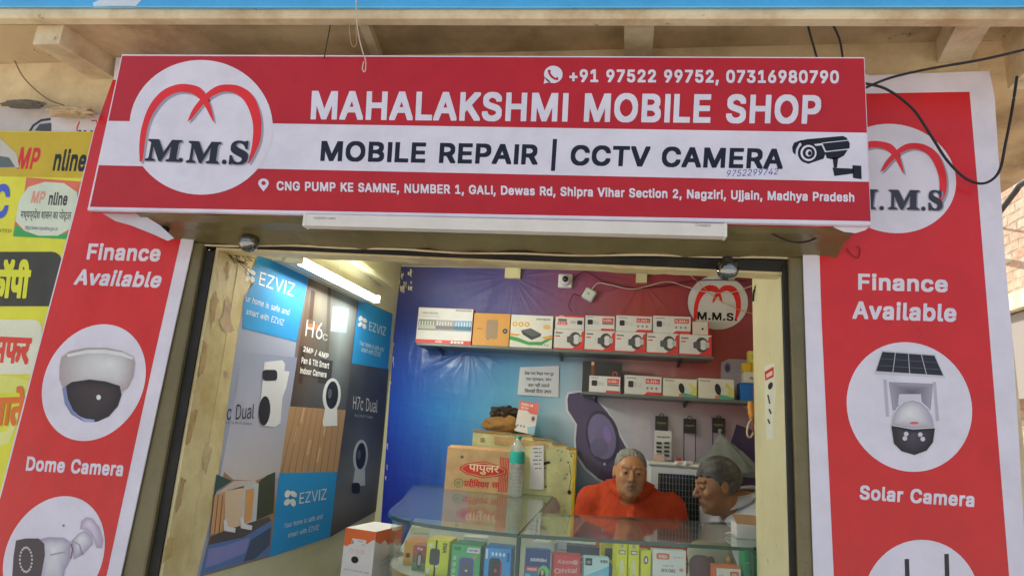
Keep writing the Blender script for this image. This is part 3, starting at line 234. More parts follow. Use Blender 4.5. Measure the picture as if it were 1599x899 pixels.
def glyph(k):
    """outline contours -> triangles; every outer contour is filled with its own holes"""
    if k not in _tess:
        polys = [[Vector((l[i]/400, l[i+1]/400, 0)) for i in range(0, len(l), 2)] for l in GL[k][1:]]
        par = [[j for j in range(len(polys)) if j != i and inside(polys[i][0], polys[j])] for i in range(len(polys))]
        pts = []; tris = []
        for i, q in enumerate(polys):
            if len(par[i]) % 2: continue
            grp = [q]+[polys[j] for j in range(len(polys)) if len(par[j]) == len(par[i])+1 and i in par[j]]
            n = len(pts); tris += [tuple(x+n for x in t) for t in tessellate_polygon(grp)]
            for g in grp: pts += g
        _tess[k] = (GL[k][0]/400, pts, tris)
    return _tess[k]
def layout(s, style):
    V, T = [], []
    if style[0] == 'd':
        a, p, t = glyph(style); V = [(v.x, v.y) for v in p]; T = [tuple(x) for x in t]
        y0 = min(v[1] for v in V); cap = max(v[1] for v in V)-y0
        V = [(v[0], v[1]-y0) for v in V]
    else:
        x = 0
        for ch in s:
            if ch == ' ': x += SPACE; continue
            a, p, t = glyph(style+ch); n = len(V)
            V += [(v.x+x, v.y) for v in p]; T += [(i+n, j+n, k+n) for i, j, k in t]; x += a
        cap = cap_of(style+('M' if style == 's' else 'H'))
    x0 = min(v[0] for v in V); x1 = max(v[0] for v in V)
    return [((v[0]-x0)/(x1-x0), v[1]/cap) for v in V], T
class MB:
    def __init__(s): s.v, s.f, s.c, s.sm = [], [], [], []
    def face(s, pts, col, smooth=False):
        n = len(s.v); s.v += [tuple(p) for p in pts]; s.f.append(tuple(range(n, n+len(pts)))); s.c.append(col); s.sm.append(smooth)
    def mesh(s, vs, fs, col, smooth=True):
        n = len(s.v); s.v += [tuple(p) for p in vs]
        for i, f in enumerate(fs):
            s.f.append(tuple(k+n for k in f)); s.c.append(col[i] if isinstance(col, list) else col); s.sm.append(smooth)
    def box(s, x0, x1, y0, y1, z0, z1, col, front=None, bev=0):
        if bev: return s.bbox(x0, x1, y0, y1, z0, z1, col, bev, front)
        v = [(x, y, z) for z in (z0, z1) for y in (y0, y1) for x in (x0, x1)]
        s.mesh(v, [(0, 1, 5, 4), (1, 3, 7, 5), (3, 2, 6, 7), (2, 0, 4, 6), (4, 5, 7, 6), (2, 3, 1, 0)], [front or col]+[col]*5, False)
    def bbox(s, x0, x1, y0, y1, z0, z1, col, b, front=None):
        """box with chamfered edges"""
        c = Vector(((x0+x1)/2, (y0+y1)/2, (z0+z1)/2)); h = Vector(((x1-x0)/2, (y1-y0)/2, (z1-z0)/2))
        b = min(b, *(h*.49))
        V = []; idx = {}
        for sx in (-1, 1):
            for sy in (-1, 1):
                for sz in (-1, 1):
                    for a in range(3):
                        q = [sx*(h.x-b), sy*(h.y-b), sz*(h.z-b)]; q[a] = (sx, sy, sz)[a]*h[a]
                        idx[(sx, sy, sz, a)] = len(V); V.append(c+Vector(q))
        Fs = []
        for a in range(3):
            u, w = (a+1) % 3, (a+2) % 3
            for sa in (-1, 1):
                q = []
                for su, sw in ((-1, -1), (1, -1), (1, 1), (-1, 1)):
                    k = [0, 0, 0]; k[a], k[u], k[w] = sa, su, sw; q.append(idx[(*k, a)])
                Fs.append(q if sa > 0 else q[::-1])
                if a == 1 and sa == -1: fi = len(Fs)-1
            for su in (-1, 1):
                for sw in (-1, 1):
                    def I(sa, ax):
                        k = [0, 0, 0]; k[a], k[u], k[w] = sa, su, sw; return idx[(*k, ax)]
                    q = [I(-1, u), I(1, u), I(1, w), I(-1, w)]
                    Fs.append(q if su*sw > 0 else q[::-1])
        for sx in (-1, 1):
            for sy in (-1, 1):
                for sz in (-1, 1):
                    q = [idx[(sx, sy, sz, 0)], idx[(sx, sy, sz, 1)], idx[(sx, sy, sz, 2)]]
                    Fs.append(q if sx*sy*sz > 0 else q[::-1])
        s.mesh(V, Fs, [front if (front and k == fi) else col for k in range(len(Fs))], False)
    def prism(s, prof, fn0, fn1, col):
        """extrude a 2D profile between two mappings"""
        a = [Vector(fn0(*p)) for p in prof]; b = [Vector(fn1(*p)) for p in prof]; n = len(prof)
        T = tessellate_polygon([a])
        s.mesh(a+b, [tuple(t) for t in T]+[tuple(k+n for k in t[::-1]) for t in T]+[(i, (i+1) % n, (i+1) % n+n, i+n) for i in range(n)], col, False)
    def tube(s, path, r, col, n=8, cap=True):
        path = [Vector(p) for p in path]; V = []; F_ = []
        rr = r if isinstance(r, (list, tuple)) else [r]*len(path)
        ref = Vector((0, 0, 1))
        for i, p in enumerate(path):
            d = (path[min(i+1, len(path)-1)]-path[max(i-1, 0)]).normalized()
            a = d.cross(ref if abs(d.dot(ref)) < .95 else Vector((1, 0, 0))).normalized(); b = d.cross(a)
            for k in range(n):
                t = 2*math.pi*k/n; V.append(p+(a*math.cos(t)+b*math.sin(t))*rr[i])
        for i in range(len(path)-1):
            for k in range(n):
                F_.append((i*n+k, i*n+(k+1) % n, (i+1)*n+(k+1) % n, (i+1)*n+k))
        if cap: F_ += [tuple(range(n)), tuple(range((len(path)-1)*n, len(path)*n))[::-1]]
        s.mesh(V, F_, col, True)
    def lathe(s, o, ax, prof, col, n=24):
        """prof: list of (r, t) along axis ax from o"""
        o = Vector(o); ax = Vector(ax).normalized()
        a = ax.cross(Vector((0, 0, 1)) if abs(ax.z) < .9 else Vector((1, 0, 0))).normalized(); b = ax.cross(a)
        V = []; F_ = []; cl = []
        for r, t in prof:
            for k in range(n):
                w = 2*math.pi*k/n; V.append(o+ax*t+(a*math.cos(w)+b*math.sin(w))*r)
        for i in range(len(prof)-1):
            for k in range(n):
                F_.append((i*n+k, i*n+(k+1) % n, (i+1)*n+(k+1) % n, (i+1)*n+k)); cl.append(col[i] if isinstance(col, list) else col)
        s.mesh(V, F_, cl, True)
    def build(s, name, mat, parent=None):
        me = bpy.data.meshes.new(name); me.from_pydata(s.v, [], s.f)
        at = me.color_attributes.new('Col', 'FLOAT_COLOR', 'CORNER')
        cs = np.ones((len(me.loops), 4), np.float32); i = 0
        for f, c in zip(s.f, s.c):
            n = len(f)
            if isinstance(c[0], (tuple, list)):
                for k in range(n): cs[i+k, :3] = c[k]
            else: cs[i:i+n, :3] = c
            i += n
        at.data.foreach_set('color', cs.ravel())
        me.polygons.foreach_set('use_smooth', s.sm); me.update()
        if mat: me.materials.append(mat)
        o = bpy.data.objects.new(name, me); COL.objects.link(o)
        if parent: o.parent = parent
        return o
class Art(MB):
    """flat print laid on a surface: every shape is a thin layer proud of the one below"""
    def __init__(s, surf, e=.0005):
        super().__init__(); s.s = surf; s.e = e; s.cut = []
    def build(s, name, mat, parent=None):
        """each line of lettering becomes a part of its own"""
        if name != 'lettering' or not s.cut: return super().build(name, mat, parent)
        cuts = s.cut+[(len(s.v), len(s.f))]; o = None
        if cuts[0][1] > 0: cuts = [(0, 0)]+cuts
        for i in range(len(cuts)-1):
            (v0, f0), (v1, f1) = cuts[i], cuts[i+1]
            m = MB(); m.v = s.v[v0:v1]; m.f = [tuple(k-v0 for k in f) for f in s.f[f0:f1]]; m.c = s.c[f0:f1]; m.sm = s.sm[f0:f1]
            o = m.build('logo' if (i == 0 and s.cut[0][1] > 0) else 'lettering', mat, parent)
        return o
    def poly(s, pts, col, l=1, side=None):
        q = [s.s.at(x, y, l*s.e) for x, y in pts]
        T = tessellate_polygon([q])
        n = s.s.n
        fs = []
        for t in T:
            a, b, c = (q[i] for i in t)
            fs.append(tuple(t) if (b-a).cross(c-a).dot(n) > 0 else tuple(t[::-1]))
        s.mesh(q, fs, col, False)
    def gpoly(s, pts, c, cc, ce, l=1):
        """printed shape whose ink runs from cc at the point c to ce at the rim"""
        n = len(pts); C_ = s.s.at(*c, l*s.e); q = [s.s.at(x, y, l*s.e) for x, y in pts]; M_ = [tuple((u+v)/2 for u, v in zip(C_, p)) for p in q]
        cm = tuple(.62*u+.38*v for u, v in zip(cc, ce))
        for i in range(n):
            j = (i+1) % n
            for f, k in (((C_, M_[i], M_[j]), (cc, cm, cm)), ((M_[i], q[i], q[j], M_[j]), (cm, ce, ce, cm))):
                f = [Vector(p) for p in f]
                if (f[1]-f[0]).cross(f[2]-f[0]).dot(s.s.n) < 0: f = f[::-1]; k = k[::-1]
                m = len(s.v); s.v += [tuple(p) for p in f]; s.f.append(tuple(range(m, m+len(f)))); s.c.append(list(k)); s.sm.append(False)
    def rect(s, x0, y0, x1, y1, col, l=1): s.poly([(x0, y0), (x1, y0), (x1, y1), (x0, y1)], col, l)
    def rrect(s, x0, y0, x1, y1, r, col, l=1, sk=0):
        p = []
        sx = 1 if x1 > x0 else -1; sy = 1 if y1 > y0 else -1
        rx, ry = (r if isinstance(r, tuple) else (r, r))
        for cx, cy, a0 in ((x1-sx*rx, y1-sy*ry, 0), (x0+sx*rx, y1-sy*ry, 90), (x0+sx*rx, y0+sy*ry, 180), (x1-sx*rx, y0+sy*ry, 270)):
            for k in range(5):
                t = math.radians(a0+k*22.5); p.append((cx+sx*rx*math.cos(t)+sk*((cy+sy*ry*math.sin(t))-y0), cy+sy*ry*math.sin(t)))
        s.poly(p, col, l)
    def ell(s, cx, cy, rx, ry, col, l=1, n=40, rot=0, a0=0, a1=360):
        c, q = math.cos(math.radians(rot)), math.sin(math.radians(rot)); p = []
        for k in range(n if a1-a0 >= 360 else n+1):
            t = math.radians(a0+(a1-a0)*k/n); x, y = rx*math.cos(t), ry*math.sin(t); p.append((cx+x*c-y*q, cy+x*q+y*c))
        s.poly(p, col, l)
    def disc(s, cx, y0, y1, col, l=1, dx=0, dy=0):
        """true circle on the surface, spanning photo rows y0..y1 at column cx"""
        a, b = s.s.at(cx, y0, l*s.e), s.s.at(cx, y1, l*s.e); r = (a.z-b.z)/2
        c = (a+b)/2; u = Vector((0, 0, 1)).cross(s.s.n)
        c += u*dx*r+Vector((0, 0, dy*r))
        s.face([c+(u*math.cos(t)+Vector((0, 0, 1))*math.sin(t))*r for t in (2*math.pi*k/64 for k in range(64))], col)
    def grid(s, xs, ys, cols, l=0, sub=1):
        """colour mesh; cols[row][col] photo colours at the nodes"""
        ny, nx = len(cols), len(cols[0])
        for j in range(ny-1):
            for i in range(nx-1):
                q = [(j, i), (j+1, i), (j+1, i+1), (j, i+1)]
                pts = [s.s.at(*(xs(jj, ii) if callable(xs) else (xs[ii], ys[jj])), l*s.e) for jj, ii in q]
                cc = [P(*cols[jj][ii]) for jj, ii in q]
                if (pts[1]-pts[0]).cross(pts[2]-pts[0]).dot(s.s.n) < 0: pts = pts[::-1]; cc = cc[::-1]
                n = len(s.v); s.v += [tuple(p) for p in pts]; s.f.append((n, n+1, n+2, n+3)); s.c.append(cc); s.sm.append(False)
    def line(s, pts, w, col, l=1):
        L = []; R = []
        for i, p in enumerate(pts):
            a, b = pts[max(i-1, 0)], pts[min(i+1, len(pts)-1)]
            dx, dy = b[0]-a[0], b[1]-a[1]; d = math.hypot(dx, dy) or 1
            ww = w[i] if isinstance(w, (list, tuple)) else w
            L.append((p[0]-dy/d*ww/2, p[1]+dx/d*ww/2)); R.append((p[0]+dy/d*ww/2, p[1]-dx/d*ww/2))
        for i in range(len(pts)-1): s.poly([L[i], L[i+1], R[i+1], R[i]], col, l)
    def text(s, t, bl, br, tl, col, l=2, style='B', flip=False, arc=0):
        s.cut.append((len(s.v), len(s.f))); V, T = layout(t, style)
        ux, uy = br[0]-bl[0], br[1]-bl[1]; vx, vy = tl[0]-bl[0], tl[1]-bl[1]
        q = [s.s.at(bl[0]+a*ux+b*vx, bl[1]+a*uy+b*vy+arc*4*a*(1-a), l*s.e) for a, b in V]
        fs = []
        for tr in T:
            a, b, c = (q[i] for i in tr)
            fs.append(tr if (b-a).cross(c-a).dot(s.s.n) > 0 else tr[::-1])
        s.mesh(q, fs, col, False)
def quadmap(tl, tr, br, bl):
    """0..1 coordinates -> photo pixels inside a quad (v down)"""
    def f(u, v):
        x = (tl[0]*(1-u)+tr[0]*u)*(1-v)+(bl[0]*(1-u)+br[0]*u)*v
        y = (tl[1]*(1-u)+tr[1]*u)*(1-v)+(bl[1]*(1-u)+br[1]*u)*v
        return x, y
    return f
def spline(pts, n=8):
    pts = [Vector(p) for p in pts]; out = []
    for i in range(len(pts)-1):
        p0, p1, p2, p3 = pts[max(i-1, 0)], pts[i], pts[i+1], pts[min(i+2, len(pts)-1)]
        for k in range(n):
            t = k/n
            out.append(.5*((2*p1)+(p2-p0)*t+(2*p0-5*p1+4*p2-p3)*t*t+(3*p1-p0-3*p2+p3)*t**3))
    return out+[pts[-1]]
def thing(name, label, cat, loc=None, group=None, kind=None):
    o = bpy.data.objects.new(name, None); COL.objects.link(o); o.empty_display_size = .05
    return tag(o, label, cat, group, kind)
def tag(o, label=None, cat=None, group=None, kind=None):
    if label: o['label'] = label
    if cat: o['category'] = cat
    if group: o['group'] = group
    if kind: o['kind'] = kind
    return o

# ------------------------------------------------------------------ materials
def newmat(name):
    m = bpy.data.materials.new(name); m.use_nodes = True; nt = m.node_tree
    return m, nt, nt.nodes['Principled BSDF']
def nd(nt, t, **k):
    n = nt.nodes.new(t)
    for a, b in k.items():
        if a.startswith('_'): n.inputs[a[1:].replace('_', ' ')].default_value = b
        else: setattr(n, a, b)
    return n
def noise(nt, scale, detail=4, rough=.55, vec=None, st=None):
    n = nd(nt, 'ShaderNodeTexNoise'); n.inputs['Scale'].default_value = scale; n.inputs['Detail'].default_value = detail; n.inputs['Roughness'].default_value = rough
    if vec is None:
        vec = nd(nt, 'ShaderNodeNewGeometry').outputs['Position']
    if st:
        mp = nd(nt, 'ShaderNodeMapping'); mp.inputs['Scale'].default_value = st; nt.links.new(vec, mp.inputs[0]); vec = mp.outputs[0]
    nt.links.new(vec, n.inputs['Vector']); return n.outputs['Fac']
def ramp(nt, fac, stops):
    r = nd(nt, 'ShaderNodeValToRGB'); e = r.color_ramp.elements
    while len(e) < len(stops): e.new(.5)
    for x, (p, c) in zip(e, stops):
        x.position = p; x.color = (*c, 1) if len(c) == 3 else c
    nt.links.new(fac, r.inputs[0]); return r.outputs[0]
def mix(nt, fac, a, b, mode='MIX'):
    m = nd(nt, 'ShaderNodeMix', data_type='RGBA', blend_type=mode)
    for i, v in ((0, fac), (6, a), (7, b)):
        if isinstance(v, (int, float)): m.inputs[i].default_value = v
        elif isinstance(v, tuple): m.inputs[i].default_value = (*v, 1)
        else: nt.links.new(v, m.inputs[i])
    return m.outputs[2]
def bump(nt, b, h, st=.3, dist=.01):
    n = nd(nt, 'ShaderNodeBump'); n.inputs['Strength'].default_value = st; n.inputs['Distance'].default_value = dist
    nt.links.new(h, n.inputs['Height']); nt.links.new(n.outputs[0], b.inputs['Normal'])
def colmat(name, rough=.5, spec=.5, dirt=.12, bscale=6, bst=.25, bdist=.004, metallic=0, coat=0, stretch=None, dirtscale=9, extra=None):
    m, nt, b = newmat(name)
    a = nd(nt, 'ShaderNodeAttribute', attribute_name='Col')
    d = noise(nt, dirtscale, 6, .65)
    dr = ramp(nt, d, [(.35, (1-dirt,)*3), (.6, (1, 1, 1))])
    nt.links.new(mix(nt, 1.0, a.outputs['Color'], dr, 'MULTIPLY'), b.inputs['Base Color'])
    b.inputs['Roughness'].default_value = rough; b.inputs['Specular IOR Level'].default_value = spec
    b.inputs['Metallic'].default_value = metallic; b.inputs['Coat Weight'].default_value = coat
    rr = nd(nt, 'ShaderNodeMapRange'); rr.inputs['To Min'].default_value = rough*.75; rr.inputs['To Max'].default_value = min(1, rough*1.3)
    nt.links.new(d, rr.inputs[0]); nt.links.new(rr.outputs[0], b.inputs['Roughness'])
    if bst: bump(nt, b, noise(nt, bscale, 3, .5, st=stretch), bst, bdist)
    return m
M_VINYL = colmat('glossy_flex_print', .30, .5, .10, 3.2, .75, .03, stretch=(1, 1, .35))
M_SIGN = colmat('flex_sign_print', .32, .45, .10, 2.2, .7, .025, stretch=(.6, 1, 1.6))
M_POSTER = colmat('satin_poster_print', .55, .35, .05, 4, .3, .008)
M_PAPER = colmat('paper', .75, .3, .08, 20, .2, .002)
M_CARD = colmat('printed_card', .42, .5, .08, 12, .15, .003)
M_KRAFT = colmat('kraft_cardboard', .85, .2, .2, 60, .25, .002, dirtscale=14)
M_PLAST = colmat('moulded_plastic', .35, .5, .08, 30, .05, .002)
M_PAINT = colmat('old_gloss_paint', .42, .5, .35, 22, .5, .006, dirtscale=6)
M_METAL = colmat('dull_metal', .4, .5, .25, 20, .15, .003, metallic=.8)
M_CABLE = colmat('cable_sheath', .5, .4, .1, 40, .05, .001)
M_CLOTH2 = colmat('cotton_cloth', .8, .25, .12, 16, .8, .018, dirtscale=12)
M_CLOTH = colmat('woven_cloth', .85, .2, .1, 18, .5, .006)
M_REVEAL2 = colmat('old_paint_flakes', .6, .4, .3, 22, .5, .006, dirtscale=16)
def plaster(name, base, stain, rough=.75, amt=.5, sc=3.5, spots=(.30, .24, .16), gl=.35):
    if 'soffit' in name or 'beam' in name or 'outside' in name: amt = 1.0; spots = (.20, .15, .10)
    m, nt, b = newmat(name)
    n1 = noise(nt, sc, 8, .65); n2 = noise(nt, sc*4.1, 6, .7); n3 = noise(nt, 1.3, 4, .6, st=(1, 1, .4))
    c = mix(nt, ramp(nt, n1, [(.42, (0, 0, 0)), (.68, (amt,)*3)]), base, stain)
    c = mix(nt, ramp(nt, n3, [(.45, (0, 0, 0)), (.75, (amt*.7,)*3)]), c, tuple(x*.72 for x in base))
    c = mix(nt, ramp(nt, n2, [(.655, (0, 0, 0)), (.70, (.8,)*3)]), c, spots)
    nt.links.new(c, b.inputs['Base Color']); b.inputs['Roughness'].default_value = rough; b.inputs['Specular IOR Level'].default_value = gl
    bump(nt, b, n2, .35, .006); return m
M_WALL = plaster('cream_plaster_outside', P(214, 196, 158), P(170, 144, 104), .8, .8)
M_SOFFIT = plaster('soffit_plaster', P(196, 174, 138), P(132, 108, 80), .85, .85, 2.3)
M_BEAM = plaster('beam_limewash', P(216, 202, 170), P(170, 142, 106), .85, .8, 4)
M_INWALL = plaster('pale_yellow_distemper', (.76, .73, .50), (.66, .60, .36), .6, .5)
M_REVEAL = plaster('peeling_cream_paint', (.78, .66, .36), (.52, .36, .14), .42, .9, 5, (.26, .15, .08), .5)
M_PILLAR = plaster('pillar_cream_paint', (.76, .70, .42), (.62, .53, .28), .5, .6, 4, (.3, .22, .12), .5)
M_OLIVE = plaster('olive_gloss_paint', (.20, .162, .068), (.13, .10, .04), .3, .8, 5, (.22, .19, .10), .6)
M_BLACK = plaster('grimy_black_slot', (.018, .018, .016), (.05, .04, .03), .6, .7, 8, (.08, .06, .04))  # near-black colour stands for the shade inside the shutter gaps, plus grime spots
def simple(name, col, rough=.5, metallic=0, spec=.5, em=None, ems=1):
    m, nt, b = newmat(name)
    n = noise(nt, 25, 4, .6)
    nt.links.new(mix(nt, ramp(nt, n, [(.3, (0, 0, 0)), (.8, (.18,)*3)]), tuple(col), tuple(x*.7 for x in col)), b.inputs['Base Color'])
    b.inputs['Roughness'].default_value = rough; b.inputs['Metallic'].default_value = metallic; b.inputs['Specular IOR Level'].default_value = spec
    if em: b.inputs['Emission Color'].default_value = (*em, 1); b.inputs['Emission Strength'].default_value = ems
    return m
M_CHROME = simple('smoked_mirror_glass', (.30, .30, .29), .07, 1)
M_TUBE = simple('lit_fluorescent_tube', (.9, .9, .9), .4, em=(1, 1, .90), ems=88)
def glassmat(name, tint, fres=1.5, rough=.02, haze=0):
    m, nt, b = newmat(name); nt.nodes.remove(b); out = nt.nodes['Material Output']
    tr = nd(nt, 'ShaderNodeBsdfTransparent'); tr.inputs[0].default_value = (*tint, 1)
    gl = nd(nt, 'ShaderNodeBsdfGlossy'); gl.inputs['Roughness'].default_value = rough; gl.inputs[0].default_value = (.9, .97, .95, 1)
    df = nd(nt, 'ShaderNodeBsdfDiffuse'); df.inputs[0].default_value = (.70, .77, .75, 1)
    n = noise(nt, 7, 6, .7); hz = nd(nt, 'ShaderNodeMapRange'); hz.inputs['To Min'].default_value = haze*.4; hz.inputs['To Max'].default_value = haze*1.6
    nt.links.new(n, hz.inputs[0])
    m1 = nd(nt, 'ShaderNodeMixShader'); nt.links.new(hz.outputs[0], m1.inputs[0]); nt.links.new(tr.outputs[0], m1.inputs[1]); nt.links.new(df.outputs[0], m1.inputs[2])
    fr = nd(nt, 'ShaderNodeFresnel'); fr.inputs[0].default_value = fres
    bf = nd(nt, 'ShaderNodeNewGeometry'); mu = nd(nt, 'ShaderNodeMath', operation='MULTIPLY'); iv = nd(nt, 'ShaderNodeMath', operation='SUBTRACT')
    iv.inputs[0].default_value = 1; nt.links.new(bf.outputs['Backfacing'], iv.inputs[1]); nt.links.new(iv.outputs[0], mu.inputs[0]); nt.links.new(fr.outputs[0], mu.inputs[1])
    m2 = nd(nt, 'ShaderNodeMixShader'); nt.links.new(mu.outputs[0], m2.inputs[0]); nt.links.new(m1.outputs[0], m2.inputs[1]); nt.links.new(gl.outputs[0], m2.inputs[2])
    nt.links.new(m2.outputs[0], out.inputs[0]); return m
M_GLASS = glassmat('counter_glass', (.955, .985, .975), 1.5, .02, .03)
M_GLASSTOP = glassmat('counter_glass_top', (.94, .975, .965), 1.6, .05, .10)
M_EDGE = simple('green_glass_edge', (.03, .10, .085), .12, 0, .8)
M_CLEAR = glassmat('clear_bottle', (.93, .96, .965), 1.9, .05, .34)  # strong whitish haze in the colour stands for highlights on the plastic
M_BAG = glassmat('translucent_polythene', (.80, .84, .84), 1.5, .18, .30)
M_BOWL = glassmat('clear_glass_bowl', (.72, .74, .74), 2.2, .03, .1)
# ------------------------------------------------------------------ the setting
XL, YB = -1.27, 1.80            # left inner wall, back wall
def grd():
    m, nt, b = newmat('dusty_concrete_street')
    n = noise(nt, 1.5, 8, .6)
    nt.links.new(ramp(nt, n, [(.3, (.40, .365, .32)), (.7, (.52, .475, .42))]), b.inputs['Base Color']); b.inputs['Roughness'].default_value = .9
    bump(nt, b, noise(nt, 30, 5, .6), .4, .01)
    o = MB(); o.face([(-120, -120, -.15), (120, -120, -.15), (120, 120, -.15), (-120, 120, -.15)], (.3, .3, .3)); tag(o.build('street', m), kind='structure')
    m2 = simple('worn_grey_floor_tiles', (.32, .30, .27), .45)
    o = MB(); o.box(XL-.1, 1.4, -.02, YB+.1, -.14, 0, (.3, .3, .3)); tag(o.build('shop_floor', m2), kind='structure')
grd()
bld = thing('shop_building', 'cream plastered shop building with projecting slab over its open front', 'building')
# facade wall: above the opening, left of it and right of it
o = MB(); o.box(-4.5, 1.040, 0, .12, 2.0, 3.4, (1,)*3); o.build('upper_facade_wall', M_WALL, bld)
o = MB(); o.box(-4.5, -1.385, 0, .12, -.15, 1.998, (1,)*3); o.build('facade_wall', M_WALL, bld)
o = MB(); o.box(.545, 1.054, 0, .12, -.15, 1.998, (1,)*3); o.build('facade_wall', M_WALL, bld)
o = MB(); o.box(1.002, 1.038, .1205, 3.2, -.15, 3.4, (1,)*3); o.build('outer_side_wall', M_WALL, bld)
o = MB(); o.box(-1.385, -1.27, .12, YB+.12, 0, 2.8, (1,)*3); o.build('left_inner_wall', M_INWALL, bld)
o = MB(); o.box(-1.268, 1.000, YB, YB+.12, 0, 2.8, (1,)*3); o.build('back_inner_wall', M_INWALL, bld)
o = MB(); o.box(-1.268, 1.000, .062, YB-.002, 2.40, 2.5, (1,)*3); o.build('inner_ceiling', M_INWALL, bld)
o = MB(); o.box(-4.5, 1.000, .122, 3.2, 2.9, 3.0, (1,)*3); o.build('roof', M_WALL, bld)
# left reveal, cream and peeling, from the shutter track to the first poster
o = MB(); o.box(-1.278, -1.268, .0, .118, 0, 1.975, (1,)*3); o.build('left_reveal', M_REVEAL, bld)
o = MB(); o.box(-1.2705, -1.2665, .118, .20, 0, 2.2, (1,)*3); o.build('reveal_paint_strip', M_REVEAL, bld)
rv = Art(PX(-1.2665), .0004)
for pts, c in (([(352, 470), (357, 462), (361, 478), (360, 500), (366, 515), (356, 520), (346, 512), (343, 498), (350, 490)], (186, 146, 140)), ([(350, 577), (357, 580), (357, 589), (350, 590)], (190, 140, 130)),
    ([(331, 470), (337, 455), (341, 470), (334, 500), (327, 520)], (176, 132, 70)), ([(318, 530), (325, 540), (318, 580), (309, 590)], (160, 112, 56)), ([(300, 640), (309, 640), (298, 690), (290, 694)], (170, 124, 66)),
    ([(322, 690), (331, 700), (322, 740), (316, 730)], (186, 170, 130)), ([(283, 745), (290, 748), (282, 790), (275, 800)], (150, 104, 52)), ([(262, 840), (272, 838), (268, 870), (254, 880)], (190, 160, 80)), ([(352, 420), (356, 405), (360, 418), (356, 440)], (170, 124, 70))):
    jag = []
    for k in range(len(pts)):
        (xa_, ya_), (xb_, yb_) = pts[k], pts[(k+1) % len(pts)]
        for s_ in range(5): jag.append((xa_+(xb_-xa_)*s_/5+random.uniform(-1.3, 1.3), ya_+(yb_-ya_)*s_/5+random.uniform(-2, 2)))
    rv.poly(jag, tuple(.5*u+.5*v for u, v in zip(P(*c), (.70, .56, .30))), 1)
rv.build('paint_flakes', M_REVEAL2, bld)['kind'] = 'stuff'
# right pillar
o = MB(); o.box(.478, .60, .012, .385, 0, 2.4, (1,)*3, bev=.006); o.build('inner_pillar', M_PILLAR, bld)
# lintel with its ragged cream lower edge
o = MB(); n = 60; xs = [-1.272+i*(.478+1.272)/n for i in range(n+1)]
zb = [1.968-.031*i/n+random.uniform(-.0025, .0025) for i in range(n+1)]
for i in range(n):
    for (ya, za), (yb, zb_) in (((.001, 1.985), (.001, None)), ((.001, None), (.06, None)), ((.06, None), (.06, 2.41))):
        q = [(xs[i], ya, za or zb[i]), (xs[i+1], ya, za or zb[i+1]), (xs[i+1], yb, zb_ or zb[i+1]), (xs[i], yb, zb_ or zb[i])]
        o.face(q[::-1], (1,)*3)
o.face([(-1.272, .001, 1.985), (.478, .001, 1.985), (.478, .06, 1.985), (-1.272, .06, 1.985)], (1,)*3)
o.build('lintel', M_REVEAL, bld)
# projecting slab, fascia and the beams below it
fa = [PY(-.26).at(x, 25) for x in (-40, 1640)]; zt = (fa[0].z, fa[1].z); ZS = 2.665
x0, x1 = -3.2, 1.75
o = MB(); o.box(x0, x1, -.215, -.002, ZS, ZS+.12, (1,)*3); o.build('projecting_slab', M_SOFFIT, bld)
o = MB(); o.box(1.045, x1, .0, 1.2, ZS, ZS+.12, (1,)*3); o.build('projecting_slab', M_SOFFIT, bld)
def zf(x): return zt[0]+(x-fa[0].x)*(zt[1]-zt[0])/(fa[1].x-fa[0].x)
o = MB()
prof = [(-.262, .0), (-.262, .16), (-.218, .16), (-.218, -.0), (-.224, -.006), (-.255, -.006)]
nn = 50
for i in range(nn):
    xa, xb = x0+(x1-x0)*i/nn, x0+(x1-x0)*(i+1)/nn
    for k in range(len(prof)):
        a, b = prof[k], prof[(k+1) % len(prof)]
        o.face([(xa, a[0], zf(xa)+a[1]), (xa, b[0], zf(xa)+b[1]), (xb, b[0], zf(xb)+b[1]), (xb, a[0], zf(xb)+a[1])], (1,)*3)
o.build('fascia_beam', M_BEAM, bld)
def beam(pa, pb, wdt, drop=.07):
    """beam under the slab; pa is its outer end and pb its wall end in the photo"""
    a = PY(-.215).at(*pa); xa = a.x; xb = PY(-.003).at(*pb).x
    o = MB(); v = []
    for x, y in ((xa, -.214), (xb, -.003)):
        for dx in (0, wdt):
            for z in (ZS-drop, ZS+.01): v.append((x+dx, y, z))
    o.mesh(v, [(0, 2, 3, 1), (4, 5, 7, 6), (0, 1, 5, 4), (2, 6, 7, 3), (0, 4, 6, 2), (1, 3, 7, 5)], (1,)*3, False)
    o.build('slab_beam', M_BEAM, bld)
beam((62, 25), (150, 88), .10); beam((975, 30), (975, 88), .085, .05); beam((1500, 25), (1462, 80), .085); beam((560, 30), (585, 88), .03, .03)
beam((1640, 60), (1575, 150), .12, .16)
